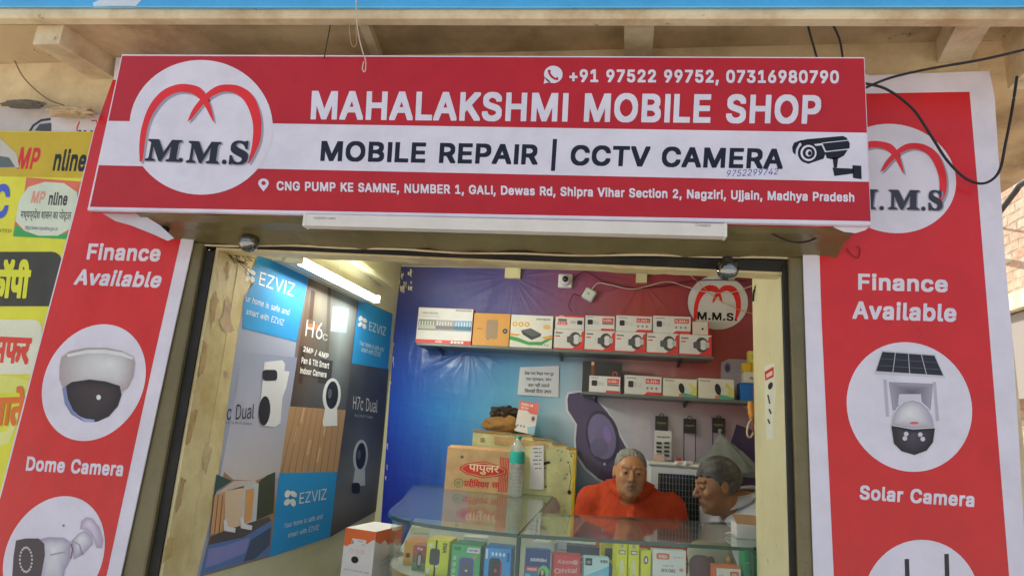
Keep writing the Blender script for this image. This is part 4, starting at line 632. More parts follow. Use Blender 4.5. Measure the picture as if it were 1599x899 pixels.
# frame posts, and flat black strips for the shade in the shutter slots
for xa, xb, nm in ((-1.384, -1.312, 'door_post'), (.492, .543, 'door_post')):
    o = MB(); o.box(xa, xb, -.022, .0-.001, -.02, 1.985, (1,)*3, bev=.004)
    for _ in range(26):
        zz = random.uniform(1.0, 1.95); xx = random.uniform(xa+.008, xb-.008); r = random.uniform(.0012, .003)
        if nm: o.lathe((xx, -.0215, zz), (0, -1, 0), [(r, 0), (r*.7, .0012), (.0001, .0015)], (1,)*3, 6)
    o.build(nm, M_OLIVE, bld)
o = MB(); o.box(-1.3115, -1.2785, .0-.006, -.0005, 0, 1.96, (1,)*3); o.build('shutter_track', M_BLACK, bld)
o = MB(); o.box(.4785, .4915, -.006, .0115, 0, 1.96, (1,)*3); o.build('shutter_track', M_BLACK, bld)
o = MB(); o.mesh([(-1.3115, -.001, 1.975), (.4915, -.001, 1.944), (.4915, -.001, 1.9985), (-1.3115, -.001, 1.9985), (-1.3115, -.0001, 1.975), (.4915, -.0001, 1.944), (.4915, -.0001, 1.9985), (-1.3115, -.0001, 1.9985)], [(0, 1, 2, 3), (7, 6, 5, 4), (0, 4, 5, 1), (3, 2, 6, 7)], (1,)*3, False); o.box(-1.3115, .4915, -.010, -.0007, 1.978, 1.9985, (1,)*3); o.build('shutter_slot', M_BLACK, bld)  # thin black plate stands for the shade of the open slot
# olive shutter housing under and behind the sign
o = MB(); prof = [(-.19, 2.022), (-.15, 2.010), (-.09, 2.006), (-.045, 1.992), (-.012, 1.982), (-.004, 1.988), (-.004, 2.45), (-.19, 2.45)]
n = 40
for i in range(n):
    def X(j): return -1.43+j*(2.045/n)
    for k in range(len(prof)-1):
        a, b = prof[k], prof[k+1]
        w = lambda j, p: p[1]+(.004*math.sin(j*.9)+.003*math.sin(j*2.3))*(1 if p[1] < 2.0 else .3)
        o.mesh([(X(i), a[0], w(i, a)), (X(i), b[0], w(i, b)), (X(i+1), b[0], w(i+1, b)), (X(i+1), a[0], w(i+1, a))], [(0, 1, 2, 3)], (1,)*3, k < 4)
for x in (-1.43, .615): o.face([(x, a, b) for a, b in prof], (1,)*3)
hs = tag(o.build('shutter_housing', M_OLIVE), 'olive painted rolling shutter housing above the shop opening under the sign', 'shutter housing')
# edge bead hanging loose below the housing
o = MB(); o.tube(spline([(x, -.012, 1.980+.004*math.sin(x*5)+.002*math.sin(x*17)-.0015) for x in np.linspace(-1.40, .60, 22)], 3), .0035, (1,)*3, 6)
o.build('edge_bead', M_BEAM, hs)

# inner ceiling battens that end at the back wall
for px0, px1, py0, py1, nm in ((788, 812, 404, 434, 0), (993, 1010, 410, 441, 1)):
    a = PY(YB-.03).at(px0, py1); b = PY(YB-.03).at(px1, py1)
    o = MB(); o.box(a.x, b.x, YB-.035, YB-.004, a.z, 2.398, (1,)*3); o.build('ceiling_bracket', M_PILLAR, bld)

# brick building on the right, sunlit
def brick():
    m, nt, b = newmat('rough_sunlit_brick')
    g = nd(nt, 'ShaderNodeNewGeometry'); sp = nd(nt, 'ShaderNodeSeparateXYZ'); cb = nd(nt, 'ShaderNodeCombineXYZ')
    nt.links.new(g.outputs['Position'], sp.inputs[0]); nt.links.new(sp.outputs[1], cb.inputs[0]); nt.links.new(sp.outputs[2], cb.inputs[1])
    dn = nd(nt, 'ShaderNodeTexNoise'); dn.inputs['Scale'].default_value = 5; nt.links.new(g.outputs['Position'], dn.inputs['Vector'])
    v = mix(nt, .035, cb.outputs[0], dn.outputs['Color'], 'ADD')
    br = nd(nt, 'ShaderNodeTexBrick'); nt.links.new(v, br.inputs['Vector'])
    for k, x in (('Scale', 1), ('Brick Width', .24), ('Row Height', .085), ('Mortar Size', .011), ('Mortar Smooth', .3), ('Bias', -.1)): br.inputs[k].default_value = x
    br.inputs['Color1'].default_value = (.46, .24, .16, 1); br.inputs['Color2'].default_value = (.60, .46, .35, 1); br.inputs['Mortar'].default_value = (.30, .25, .19, 1)
    n = noise(nt, 14, 5, .7); pale = noise(nt, 2.2, 5, .7)
    c = mix(nt, ramp(nt, n, [(.4, (0, 0, 0)), (.7, (.85,)*3)]), br.outputs['Color'], (.60, .47, .33))
    c = mix(nt, ramp(nt, pale, [(.45, (0, 0, 0)), (.8, (.6,)*3)]), c, (.55, .50, .42))
    nt.links.new(c, b.inputs['Base Color']); b.inputs['Roughness'].default_value = .95
    h = nd(nt, 'ShaderNodeMath', operation='ADD'); nt.links.new(br.outputs['Fac'], h.inputs[0]); iv = nd(nt, 'ShaderNodeMath', operation='MULTIPLY'); iv.inputs[1].default_value = -.6
    nt.links.new(n, iv.inputs[0]); nt.links.new(iv.outputs[0], h.inputs[1])
    bp = nd(nt, 'ShaderNodeBump'); bp.invert = True; bp.inputs['Strength'].default_value = .9; bp.inputs['Distance'].default_value = .03
    nt.links.new(h.outputs[0], bp.inputs['Height']); nt.links.new(bp.outputs[0], b.inputs['Normal'])
    return m
bb = thing('brick_building', 'rough red brick building in sunlight beyond the right edge of the shop', 'building')
MBR = brick()
o = MB(); o.box(3.5, 5.5, 1.0, 12, -.15, 4.75, (1,)*3); o.build('brick_wall', MBR, bb)
o = MB(); o.box(3.30, 3.499, 1.0, 12, 2.72, 2.86, (1,)*3); o.build('concrete_band', M_BEAM, bb)
o = MB(); o.box(3.25, 5.6, .9, 12, 4.76, 4.9, (1,)*3); o.build('roof_slab', simple('grey_green_sheet', (.10, .10, .085), .8), bb)
o = MB(); o.box(3.36, 3.498, 1.0, 12, 2.0, 2.70, (1,)*3); o.build('grey_block_course', simple('grey_blockwork', (.30, .27, .24), .95), bb)

# ------------------------------------------------------------------ banners and the shop sign
RED = (186, 31, 34); WHT = (212, 206, 218); INK = (34, 34, 44); REDD = (178, 32, 44)
def arcs(a, T, col, l, sh=None):
    """the two crossing arcs of the emblem; T maps emblem units (-1..1, y down) to the print"""
    L = [(-.87, .50), (-.88, .22), (-.84, -.06), (-.74, -.34), (-.57, -.55), (-.36, -.65), (-.18, -.655), (-.02, -.61), (.08, -.49), (.15, -.30), (.19, -.10),
         (.13, -.20), (.03, -.38), (-.08, -.49), (-.20, -.535), (-.36, -.53), (-.53, -.43), (-.67, -.25), (-.755, -.05), (-.80, .22), (-.83, .47)]
    R = [(-.19, -.10), (-.12, -.28), (.02, -.47), (.20, -.62), (.38, -.66), (.57, -.63), (.74, -.51), (.84, -.30), (.88, -.06), (.85, .22), (.70, .52),
         (.75, .24), (.76, -.05), (.70, -.28), (.60, -.45), (.46, -.54), (.30, -.545), (.12, -.45), (-.03, -.28), (-.13, -.15)]
    def smooth(q):
        v = [(p.x, p.y) for p in spline([Vector((x, y, 0)) for x, y in q+q[:1]], 4)]; return v[:-1]
    L, R = smooth(L), smooth(R)
    if sh:
        for q in (L, R): a.poly([T(x+.03, y+.03) for x, y in q], sh, l-.5)
    a.poly([T(*p) for p in L], col, l); a.poly([T(*p) for p in R], col, l+.4)
def mms(a, quads, col, l, sh=None):
    """serif M.M.S ; quads give (bl, br, tl) for M, M, S and the two dots"""
    for g, bl, br, tl in quads:
        if g == '.':
            a.ell(*bl, br, br, col, l, 12)
        else:
            if sh: a.text(g, (bl[0]+2, bl[1]+1.5), (br[0]+2, br[1]+1.5), (tl[0]+2, tl[1]+1.5), sh, l-.5, 's')
            a.text(g, bl, br, tl, col, l, 's')
# main sign: a light box in front of the shutter housing
sg = thing('shop_sign', 'long red and white shop signboard reading MAHALAKSHMI MOBILE SHOP above the opening', 'signboard')
SP = PY(-.205)
tl, tr, bl, br = (SP.at(*p) for p in ((190, 85), (1350, 89.5), (136, 328), (1361, 352)))
o = MB(); D = Vector((0, .012, 0)); D2 = Vector((0, .16, 0))
def quadbox(mb, q, d, col):
    v = list(q)+[p+d for p in q]
    mb.mesh(v, [(0, 1, 2, 3), (7, 6, 5, 4), (0, 4, 5, 1), (1, 5, 6, 2), (2, 6, 7, 3), (3, 7, 4, 0)], col, False)
off = Vector((0, .001, 0))
quadbox(o, [bl+off, br+off, tr+off, tl+off], Vector((0, .012, 0)), P(*WHT)); quadbox(o, [p+Vector((0, .013, 0)) for p in (bl, br, tr, tl)], Vector((0, .0135, 0)), P(*REDD))
o.build('sign_box', M_SIGN, sg)
a = Art(SP)
e = .6
q = quadmap((190, 85), (1350, 89.5), (1361, 352), (136, 328))
a.rect(0, 0, 1, 1, P(*RED), 0) if False else a.poly([(191, 87.5), (1349, 91.5), (1359.6, 347), (140, 325)], P(177, 29, 37), 0)
a.poly([(168.5, 189), (1353.5, 207.5), (1356.8, 284), (152, 258)], P(*WHT), 1)
a.poly([(136.5, 327), (1360.5, 351), (1360.2, 345.5), (137.5, 323)], P(*WHT), 1)
a.build('printed_face', M_SIGN, sg)
a = Art(SP); EM = lambda x, y: (314+112*x-y*1.5, 199+105*y+x*1.8)
a.poly([EM(math.cos(t), math.sin(t)) for t in (2*math.pi*k/72 for k in range(72))], P(*WHT), 2)
arcs(a, lambda x, y: (313+108*x-y*2, 201+105*y+x*1), P(222, 40, 42), 4, P(150, 145, 158))
mms(a, [('M', (226, 250), (279, 252), (232, 217)), ('.', (282, 250), 3.6, 0), ('M', (290, 253), (341, 255), (295, 220)), ('.', (350, 253), 3.8, 0), ('S', (357, 255), (386, 256), (361, 220))], P(*INK), 6, P(150, 146, 160))
a.build('emblem', M_SIGN, sg)
a = Art(SP)
a.text('+91 97522 99752, 07316980790', (889, 127.5), (1310, 129.5), (889, 108.5), P(*WHT))
a.text('MAHALAKSHMI MOBILE SHOP', (485, 184.5), (1281, 191.5), (487, 142), P(*WHT))
a.text('MOBILE REPAIR | CCTV CAMERA', (500, 250), (1222, 262.5), (502, 220), P(26, 24, 40))
a.text('CNG PUMP KE SAMNE, NUMBER 1, GALI, Dewas Rd, Shipra Vihar Section 2, Nagziri, Ujjain, Madhya Pradesh', (432, 296.5), (1334, 314.5), (432, 283), P(*WHT))
a.build('lettering', M_SIGN, sg)
a = Art(SP)
a.text('9752299742', (1134, 276), (1214, 272.5), (1136, 266), P(60, 70, 150), 2, 'R')
a.build('handwritten_number', M_SIGN, sg)
a = Art(SP)  # phone bubble
a.ell(864, 116.5, 14.5, 13.5, P(*WHT), 2); a.poly([(851, 121), (849, 131), (860, 128)], P(*WHT), 2)
a.line([(857.5, 109.5), (858, 115), (861.5, 120), (866.5, 123.5), (871.5, 123)], [5, 3.2, 3.4, 3.2, 5], P(177, 29, 37), 3)
a.build('phone_symbol', M_SIGN, sg)
a = Art(SP)  # map pin
a.poly([(411.5, 299), (405.5, 291.5), (403.2, 287), (404, 282.5), (407.5, 279.6), (411.5, 278.8), (415.5, 279.6), (419, 282.5), (419.8, 287), (417.5, 291.5)], P(*WHT), 2)
a.ell(411.5, 286, 3.4, 3.2, P(177, 29, 37), 3); a.build('map_pin_symbol', M_SIGN, sg)
a = Art(SP); K = P(24, 24, 30)   # camera picture
a.poly([(1250, 220), (1260, 217.5), (1316, 212.5), (1322, 215), (1327, 224), (1326.5, 232), (1290, 236), (1284, 223.5), (1252, 228)], K, 2)
a.poly([(1240, 223), (1251, 219), (1258, 219.5), (1248, 224), (1243, 233), (1242, 242), (1238, 238), (1237, 230)], K, 2)
a.poly([(1250, 231), (1283, 227), (1289, 240), (1286, 248), (1262, 256), (1252, 252)], K, 2)
a.poly([(1288, 238), (1324, 234), (1318, 243), (1311, 247), (1300, 249), (1291, 247)], K, 2)
a.ell(1262, 239, 16, 16, K, 2.5); a.ell(1262.5, 239, 12.5, 12.5, P(*WHT), 3); a.ell(1263, 239, 9.5, 9.5, K, 3.5); a.ell(1263, 239, 5, 5.5, P(*WHT), 4); a.ell(1264.5, 239.5, 3, 3.5, K, 4.5)
a.line([(1284, 223.5), (1326, 219)], 1.2, P(*WHT), 3)
a.poly([(1300, 246), (1309, 246), (1307, 262), (1302, 262)], K, 2); a.poly([(1300, 262), (1333, 263.5), (1333, 271), (1303, 275)], K, 2); a.poly([(1331, 258), (1345, 259), (1345.5, 280), (1332, 278)], K, 2)
a.build('camera_picture', M_SIGN, sg)
# right hand flap of the flex hanging below the box
o = Art(PY(-.19)); o.poly([(1296, 350), (1360, 352), (1352, 359), (1336, 364), (1318, 362), (1304, 356)], P(*WHT), 0); o.build('loose_flap', M_SIGN, sg)
o = Art(PY(-.17)); o.poly([(140, 328), (160, 333), (180, 345), (205, 352), (240, 366), (262, 376), (272, 372), (250, 352), (215, 330)], P(190, 185, 192), 0)
o.build('loose_flap', M_SIGN, sg)

def banner(nm, label, pts, y, th=.004):
    t = thing(nm, label, 'banner'); p = PY(y)
    a = Art(p); q = [p.at(x, yy) for x, yy in pts]
    a.poly(pts, P(*WHT), 0)
    n = len(q)
    for i in range(n): a.face([q[i], q[(i+1) % n], q[(i+1) % n]+Vector((0, th, 0)), q[i]+Vector((0, th, 0))], P(*WHT))
    a.poly(pts, P(*WHT), -th/a.e)
    return t, a, p
# right banner
t, a, p = banner('vertical_banner', 'tall red and white banner right of the opening reading Finance Available and Solar Camera', [(1252, 300), (1300, 100), (1359, 118), (1545, 111), (1553, 150), (1570, 410), (1582, 540), (1592, 700), (1608, 1000), (1274, 1000), (1254, 410)], -.03)
a.poly([(1262, 148), (1514, 143.5), (1524, 260), (1545, 520), (1584, 1000), (1307, 1000), (1283, 500), (1280, 405), (1275, 300)], P(200, 34, 39), 1)
a.build('printed_sheet', M_VINYL, t)
a = Art(p); a.disc(1393, 193.5, 364, P(*WHT), 2)
EMR = lambda x, y: (1393+97*x-y*2+max(0, x)*y*8, 279+87*y+x*5)
arcs(a, EMR, P(216, 40, 44), 4, P(150, 145, 158))
mms(a, [('M', (1318, 324), (1367, 326), (1322, 294)), ('.', (1377, 325), 3.6, 0), ('M', (1387, 326), (1435, 327), (1388, 296)), ('.', (1442, 326), 3.6, 0), ('S', (1450, 327), (1472, 328), (1450, 297))], P(54, 52, 62), 6, P(150, 146, 160))
a.build('emblem', M_VINYL, t)
a = Art(p)
a.text('Finance', (1340, 451), (1480, 455), (1340, 427), P(*WHT)); a.text('Available', (1331, 496), (1493, 501), (1332, 470), P(*WHT)); a.text('Solar Camera', (1342, 778), (1521, 790), (1343, 757), P(*WHT))
a.build('lettering', M_VINYL, t)
a = Art(p)
# solar camera picture
a.poly([EQ for EQ in [(1420+98*math.cos(k*math.pi/30)+math.sin(k*math.pi/30)*3, 635+101*math.sin(k*math.pi/30)+math.cos(k*math.pi/30)*4) for k in range(60)]], P(*WHT), 2)
a.poly([(1378, 547), (1460, 553), (1476, 590), (1365, 584)], P(190, 188, 196), 3)
a.poly([(1378, 549), (1459, 555), (1473, 586), (1368, 579)], P(34, 30, 46), 4)
for u in (.25, .5, .75): a.line([(1378+81*u, 549+6*u), (1368+105*u, 579+7*u)], 1.1, P(190, 188, 196), 5)
for u in (.35, .7): a.line([(1378-10*u, 549+30*u), (1459+14*u, 555+31*u)], .5, P(110, 108, 120), 5)
a.line([(1382, 592), (1386, 650)], 5, P(176, 172, 182), 3); a.line([(1459, 596), (1464, 657)], 5, P(176, 172, 182), 3)
a.poly([(1388, 596), (1457, 599), (1453, 640), (1394, 640)], P(140, 134, 148), 3); a.gpoly([(1389, 597), (1456, 600), (1452, 639), (1395, 639)], (1424, 612), P(96, 90, 104), P(158, 152, 166), 3.4); a.poly([(1404, 615), (1438, 615), (1440, 632), (1402, 632)], P(196, 192, 202), 4)
a.poly([(1391, 664), (1394, 648), (1401, 635), (1412, 626), (1425, 623), (1439, 627), (1450, 637), (1457, 652), (1460, 668), (1425, 670)], P(222, 218, 226), 5)
a.gpoly([(1392, 663), (1395, 648), (1402, 636), (1412, 627), (1425, 624), (1438, 628), (1449, 638), (1456, 652), (1459, 667), (1425, 669)], (1420, 645), P(232, 228, 234), P(164, 156, 172), 5.4)
a.poly([(1392, 664), (1425, 670), (1460, 668), (1457, 690), (1447, 703), (1428, 710), (1408, 704), (1396, 692)], P(38, 34, 44), 6)
a.gpoly([(1393, 665), (1425, 671), (1459, 669), (1456, 690), (1446, 702), (1428, 709), (1409, 703), (1397, 692)], (1424, 684), P(70, 62, 76), P(24, 22, 32), 6.4)
for x, y in ((1413, 684), (1415, 677), (1437, 678), (1441, 685)): a.ell(x, y, 3.6, 3.6, P(200, 196, 205), 7)
a.ell(1426, 680, 4.5, 4.5, P(70, 64, 80), 7); a.ell(1427.5, 660, 7, 2, P(210, 90, 90), 7)
a.build('solar_camera_picture', M_VINYL, t)
a = Art(p)
a.poly([(1439+92*math.cos(k*math.pi/30), 942+100*math.sin(k*math.pi/30)) for k in range(60)], P(*WHT), 2)
for x, w in ((1416, 7), (1478, 7)): a.line([(x, 872 if x < 1450 else 864), (x+3, 960)], w, P(34, 30, 38), 3)
a.poly([(1385, 925), (1505, 930), (1505, 1000), (1385, 1000)], P(190, 186, 195), 4)
a.build('router_picture', M_VINYL, t)
# left banner
t, a, p = banner('vertical_banner', 'tall red banner left of the opening reading Finance Available and Dome Camera', [(181, 90), (330, 90), (303, 372), (270, 520), (188, 899), (165, 1000), (-72, 1000), (0, 770), (60, 540), (118, 320), (146, 205), (177, 125)], -.03)
a.poly([(176, 125), (330, 122), (281, 380), (240, 560), (166, 899), (146, 1000), (-66, 1000), (2.5, 770), (62, 540), (120, 320), (147, 205)], P(202, 36, 38), 1)
a.build('printed_sheet', M_VINYL, t)
a = Art(p)
a.text('Finance', (135, 404), (249, 407), (139, 380), P(*WHT)); a.text('Available', (115, 443), (249, 448), (122, 420), P(*WHT)); a.text('Dome Camera', (40, 733), (191, 742), (43, 712), P(*WHT))
a.build('lettering', M_VINYL, t)
def ring(cx, cy, rx, ry, sh, tilt=0): return [(cx+rx*math.cos(k*math.pi/32)-sh*math.sin(k*math.pi/32), cy+ry*math.sin(k*math.pi/32)+tilt*math.cos(k*math.pi/32)) for k in range(64)]
a = Art(p)
a.poly(ring(146.5, 597, 80, 91, 14, -2), P(*WHT), 2)
a.poly([(92, 572), (95, 556), (108, 547), (135, 542), (165, 542), (190, 547), (209, 556), (212, 566), (209, 588), (200, 606), (190, 616), (187, 602), (165, 595), (140, 592), (112, 596), (97, 606), (92, 592)], P(196, 184, 182), 3)
a.gpoly([(93, 574), (96, 558), (109, 548), (135, 543), (165, 543), (190, 548), (208, 557), (211, 567), (208, 588), (200, 605), (190, 611), (150, 608), (98, 604), (93, 592)], (172, 566), P(226, 217, 214), P(162, 148, 148), 3.4)
a.poly([(104, 553), (135, 546), (165, 545.5), (192, 550), (208, 558), (207, 561), (190, 556), (165, 551.5), (135, 551.5), (106, 557)], P(222, 214, 212), 4)
a.poly([(97, 606), (112, 596), (140, 592), (165, 595), (187, 602), (190, 616), (184, 634), (170, 650), (152, 658), (132, 658.5), (112, 647), (101, 630)], P(58, 48, 54), 4)
a.gpoly([(99, 606), (112, 597), (140, 593), (165, 596), (186, 603), (188, 616), (182, 634), (169, 649), (152, 657), (132, 657.5), (113, 646), (102, 630)], (150, 612), P(66, 54, 56), P(34, 30, 42), 4.4)
a.poly([(97, 606), (103, 602), (106, 622), (114, 640), (132, 656), (114, 648), (101, 630)], P(120, 130, 170), 5)
a.poly([(120, 648), (133, 653), (148, 655), (146, 658.5), (132, 658.5)], P(150, 158, 205), 5.5)
a.ell(154, 620, 3.6, 4, P(235, 232, 240), 6)
a.build('dome_camera_picture', M_VINYL, t)
a = Art(p)
a.poly(ring(84, 868, 78, 94, 16, -2), P(*WHT), 2)
a.poly([(60, 842), (75, 837), (100, 838), (112, 846), (110, 875), (102, 890), (98, 930), (62, 930)], P(206, 198, 214), 3)
a.gpoly([(58, 843), (75, 838), (100, 839), (111, 846), (109, 875), (101, 890), (97, 930), (62, 930)], (84, 856), P(228, 222, 234), P(152, 142, 164), 3.2)
a.poly([(25, 843), (40, 840), (60, 840), (69, 848), (70, 866), (64, 899), (55, 930), (24, 930), (19, 899), (21, 868)], P(66, 56, 64), 4)
for k in range(20):
    th = k*math.pi/10; a.ell(40.5+9.5*math.cos(th), 873+19*math.sin(th), 1.7, 2, P(190, 182, 184), 5, 8)
a.poly([(110, 843), (122, 832), (133, 826), (145, 838), (146, 850), (130, 866), (114, 874)], P(214, 206, 222), 3.5)
a.gpoly([(111, 844), (122, 833), (133, 827), (144, 838), (145, 849), (130, 865), (115, 873)], (126, 840), P(226, 220, 232), P(156, 142, 162), 4)
a.poly([(124, 826), (126, 812), (134, 806), (145, 808), (156, 822), (162, 842), (160, 856), (150, 856), (146, 840), (134, 828)], P(200, 190, 206), 3)
a.gpoly([(125, 825), (127, 813), (135, 807), (144, 809), (155, 823), (161, 842), (159, 855), (151, 855), (147, 840), (135, 827)], (140, 818), P(212, 202, 216), P(160, 144, 164), 3.3)
a.line([(111, 848), (113, 858), (110, 872)], 2, P(120, 100, 110), 6); a.line([(113, 844), (124, 850), (128, 866)], 1.2, P(150, 130, 142), 6)
a.line([(78, 866), (102, 861)], 2.2, P(160, 150, 160), 6); a.ell(99, 820, 1.6, 1.8, P(120, 112, 118), 6)
a.build('bullet_camera_picture', M_VINYL, t)
# yellow banner on the far left
t = thing('yellow_banner', 'yellow banner with Hindi lettering at the far left edge of the facade', 'banner'); p = PY(-.018)
a = Art(p); YEL = (226, 212, 56)
pts = [(146.5, 206), (60, 205), pix((-2.95, -.018, 2.395)), pix((-2.95, -.018, .6)), (-70, 1000), (1, 770), (61, 540), (119, 320)]
a.poly(pts, P(*YEL), 0); qq = [p.at(*x) for x in pts]
for i in range(len(qq)): a.face([qq[i], qq[(i+1) % len(qq)], qq[(i+1) % len(qq)]+Vector((0, .004, 0)), qq[i]+Vector((0, .004, 0))], P(*YEL))
a.poly([(146.5, 207), (60, 206), pix((-2.94, -.018, 2.39)), pix((-2.94, -.018, 2.22)), (131, 278)], P(196, 168, 30), 1)
a.poly([(41, 277), (131, 284), (124, 300), (120, 373), (20, 369), (24, 340), (38, 300)], P(226, 110, 80), 1)
a.poly([(20, 369), (24, 350), (40, 362), (70, 368), (105, 364), (121, 355), (116, 374)], P(60, 160, 80), 1.6)
a.poly([(24, 345), (30, 312), (44, 292), (70, 284), (100, 286), (120, 300), (122, 330), (112, 356), (90, 368), (60, 368), (38, 360)], P(206, 214, 190), 2)
a.rrect(-60, 393, 97, 478, 16, P(62, 58, 50), 2, sk=-.06)
a.rrect(-60, 499, 66, 584, 14, P(228, 222, 190), 2, sk=-.06)
a.ell(-8, 600, 60, 14, P(236, 226, 110), 1, a0=0, a1=360); a.poly([(-60, 690), (10, 672), (42, 610), (48, 612), (14, 690), (-60, 720)], P(236, 228, 130), 1)
a.poly([(0, 216), (26, 240), (30, 262), (-20, 262), (-20, 200)], P(190, 184, 172), 3); a.poly([(-20, 240), (14, 246), (24, 261), (-20, 262)], P(92, 100, 96), 3.6)
a.build('printed_sheet', M_VINYL, t)
a = Art(p)
a.text('MP', (26, 262), (58, 263), (33, 230), P(206, 40, 40)); a.text('nline', (82, 265), (132, 266), (88, 233), P(30, 28, 26))
a.text('MP', (48, 316), (68, 317), (52, 298), P(226, 150, 130), 3); a.text('nline', (75, 319), (104, 320), (78, 300), P(70, 66, 60), 3)
a.text('', (31, 345), (110, 347), (33, 325), P(96, 92, 86), 3, 'da'); a.text('http://www.mponline.gov.in', (39, 358), (89, 360), (40, 352), P(90, 86, 130), 3, 'R')
a.text('C', (-14, 338), (11, 338), (-8, 288), P(70, 90, 190), 3, 'B'); a.text('CHARTED', (-20, 362), (17, 363), (-19, 357), P(120, 112, 60), 3, 'R')
a.text('', (-22, 465), (44, 466), (-15, 404), P(232, 216, 50), 4, 'd3')
a.text('', (-22, 566), (44, 569), (-14, 512), P(214, 66, 50), 4, 'd4')
a.text('', (-26, 666), (35, 664), (-17, 604), P(218, 110, 40), 4, 'd5')
a.build('lettering', M_VINYL, t)
# strip of an older white banner above the yellow one
t = thing('old_banner_strip', 'strip of an older white banner showing above the yellow banner', 'banner'); p = PY(-.012)
a = Art(p); a.poly([(-80, 170), (100, 168), (175, 186), (150, 208), (-80, 206)], P(188, 178, 172), 0); a.poly([(80, 170), (175, 182), (150, 208), (78, 206)], P(206, 198, 198), 1)
a.line([(46, 206), (52, 196), (64, 188), (79, 186)], 3.4, P(50, 50, 58), 2); a.poly([(54, 204), (62, 194), (80, 192), (80, 206)], P(70, 68, 78), 2.5)
a.line([(121, 206), (120, 200), (124, 190)], 2, P(200, 40, 44), 2); a.line([(143, 189), (150, 188), (152, 197)], 2, P(200, 40, 44), 2); a.text('M.M', (122, 209), (152, 210), (123, 203), P(40, 38, 44), 3)
a.build('printed_sheet', M_VINYL, t)
# blue banner along the top of the slab
t = thing('blue_banner', 'bright blue banner tied along the top edge of the projecting slab', 'banner')
a = Art(PY(-.272)); BL_ = (74, 164, 216)
pts = [(-120, 11), (400, 12.5), (800, 12.5), (1640, 11), (1680, -90), (-120, -90)]
a.poly(pts, P(*BL_), 0); qq = [a.s.at(*x) for x in pts]
for i in range(len(qq)): a.face([qq[i], qq[(i+1) % len(qq)], qq[(i+1) % len(qq)]+Vector((0, .006, 0)), qq[i]+Vector((0, .006, 0))], P(*BL_))
a.poly([(210, 12), (240, -20), (200, -20), (145, 5), (146, 12)], P(196, 206, 214), 1); a.poly([(-120, 9.5), (800, 10.5), (1640, 9), (1640, 11), (800, 12.4), (-120, 11)], P(120, 190, 226), 1)
a.build('printed_sheet', M_VINYL, t)
# crumpled plaster bags wedged over the old banner
def lump(nm, label, cat, pts, r, col, mat, seed=1, n=7, jit=.35):
    rng = random.Random(seed); mb = MB()
    path = spline(pts, n); rr = [r*(math.sin(math.pi*(i+.6)/(len(path)+.2)))**.45*rng.uniform(1-jit, 1+jit) for i in range(len(path))]
    mb.tube(path, rr, col, 9)
    mb.v = [tuple(c+rng.uniform(-1, 1)*r*.2 for c in v) for v in mb.v]
    return tag(mb.build(nm, mat), label, cat)
q = PY(-.035)
lump('torn_cloth', 'black torn cloth stuffed under the lower left corner of the sign', 'cloth', [PY(-.10).at(*v) for v in ((232, 334), (244, 341), (252, 352), (262, 360))], .014, P(40, 36, 34), M_CLOTH, 5)
# dry creeper caught at the top of the left reveal
t = thing('dry_twigs', 'tangle of dry brown twigs and dust at the top left of the opening', 'twigs'); rt_ = random.Random(21); q_ = PX(-1.262)
for k in range(9):
    x_, y_ = 352+rt_.uniform(-4, 6), 388+rt_.uniform(-3, 8); pts_ = [(x_, y_)]
    for s_ in range(6): x_ += rt_.uniform(3, 9); y_ += rt_.uniform(-2, 9); pts_.append((x_, y_))
    o = MB(); o.tube(spline([q_.at(*p) for p in pts_], 3), rt_.uniform(.0008, .0016), P(*rt_.choice(((96, 66, 36), (60, 40, 26), (150, 110, 60)))), 5); o.build('twig', M_CLOTH, t)
# batten light under the sign
b0, b1 = PY(-.215).at(474, 352), PY(-.215).at(1133, 369)
t = thing('batten_light', 'slim white batten light fitting fixed below the signboard', 'light fitting')
o = MB(); h = Vector((0, 0, .034))
v = [b0, b1, b1+h, b0+h]; quadbox(o, v, Vector((0, .03, 0)), P(214, 206, 196)); o.build('batten_body', M_PLAST, t)
for b_, s_ in ((b0, -1), (b1, 1)):
    o = MB(); o.box(b_.x-.004, b_.x+.004, -.218, -.183, b_.z-.002, b_.z+.036, P(222, 214, 200), bev=.002); o.build('end_cap', M_PLAST, t)
a = Art(PY(-.215)); a.text('CHARGED LAMPS', (490, 342), (524, 343), (490, 338.5), P(120, 115, 110), 1.5, 'R'); a.text('Crompton', (1086, 353), (1110, 354), (1086, 349), P(120, 115, 110), 1.5, 'R')
a.build('lettering', M_PLAST, t)
# chrome bowls on the lintel
for (x, y), lab in (((388, 381), 'small mirrored glass bowl fixed to the left end of the lintel'), ((1136, 424), 'small mirrored glass bowl fixed to the right end of the lintel')):
    t = thing('ceiling_spotlight', lab, 'spotlight', group='bowls on the lintel')
    c = PY(-.06).at(x, y); o = MB()
    pr = [(.030*math.sin(k*math.pi/20), -.030*math.cos(k*math.pi/20)) for k in range(1, 12)]
    o.lathe(c+Vector((0, 0, .004)), (0, 0, 1), [(.0003, -.030)]+pr+[(.030, .012), (.026, .018), (.0005, .018)], (.8,)*3, 24); o.build('bowl', M_CHROME, t)
    o = MB(); o.lathe(c+Vector((0, 0, .021)), (0, 0, 1), [(.014, 0), (.014, .02), (.0005, .022)], (.05,)*3, 16); o.build('socket', M_PLAST, t)

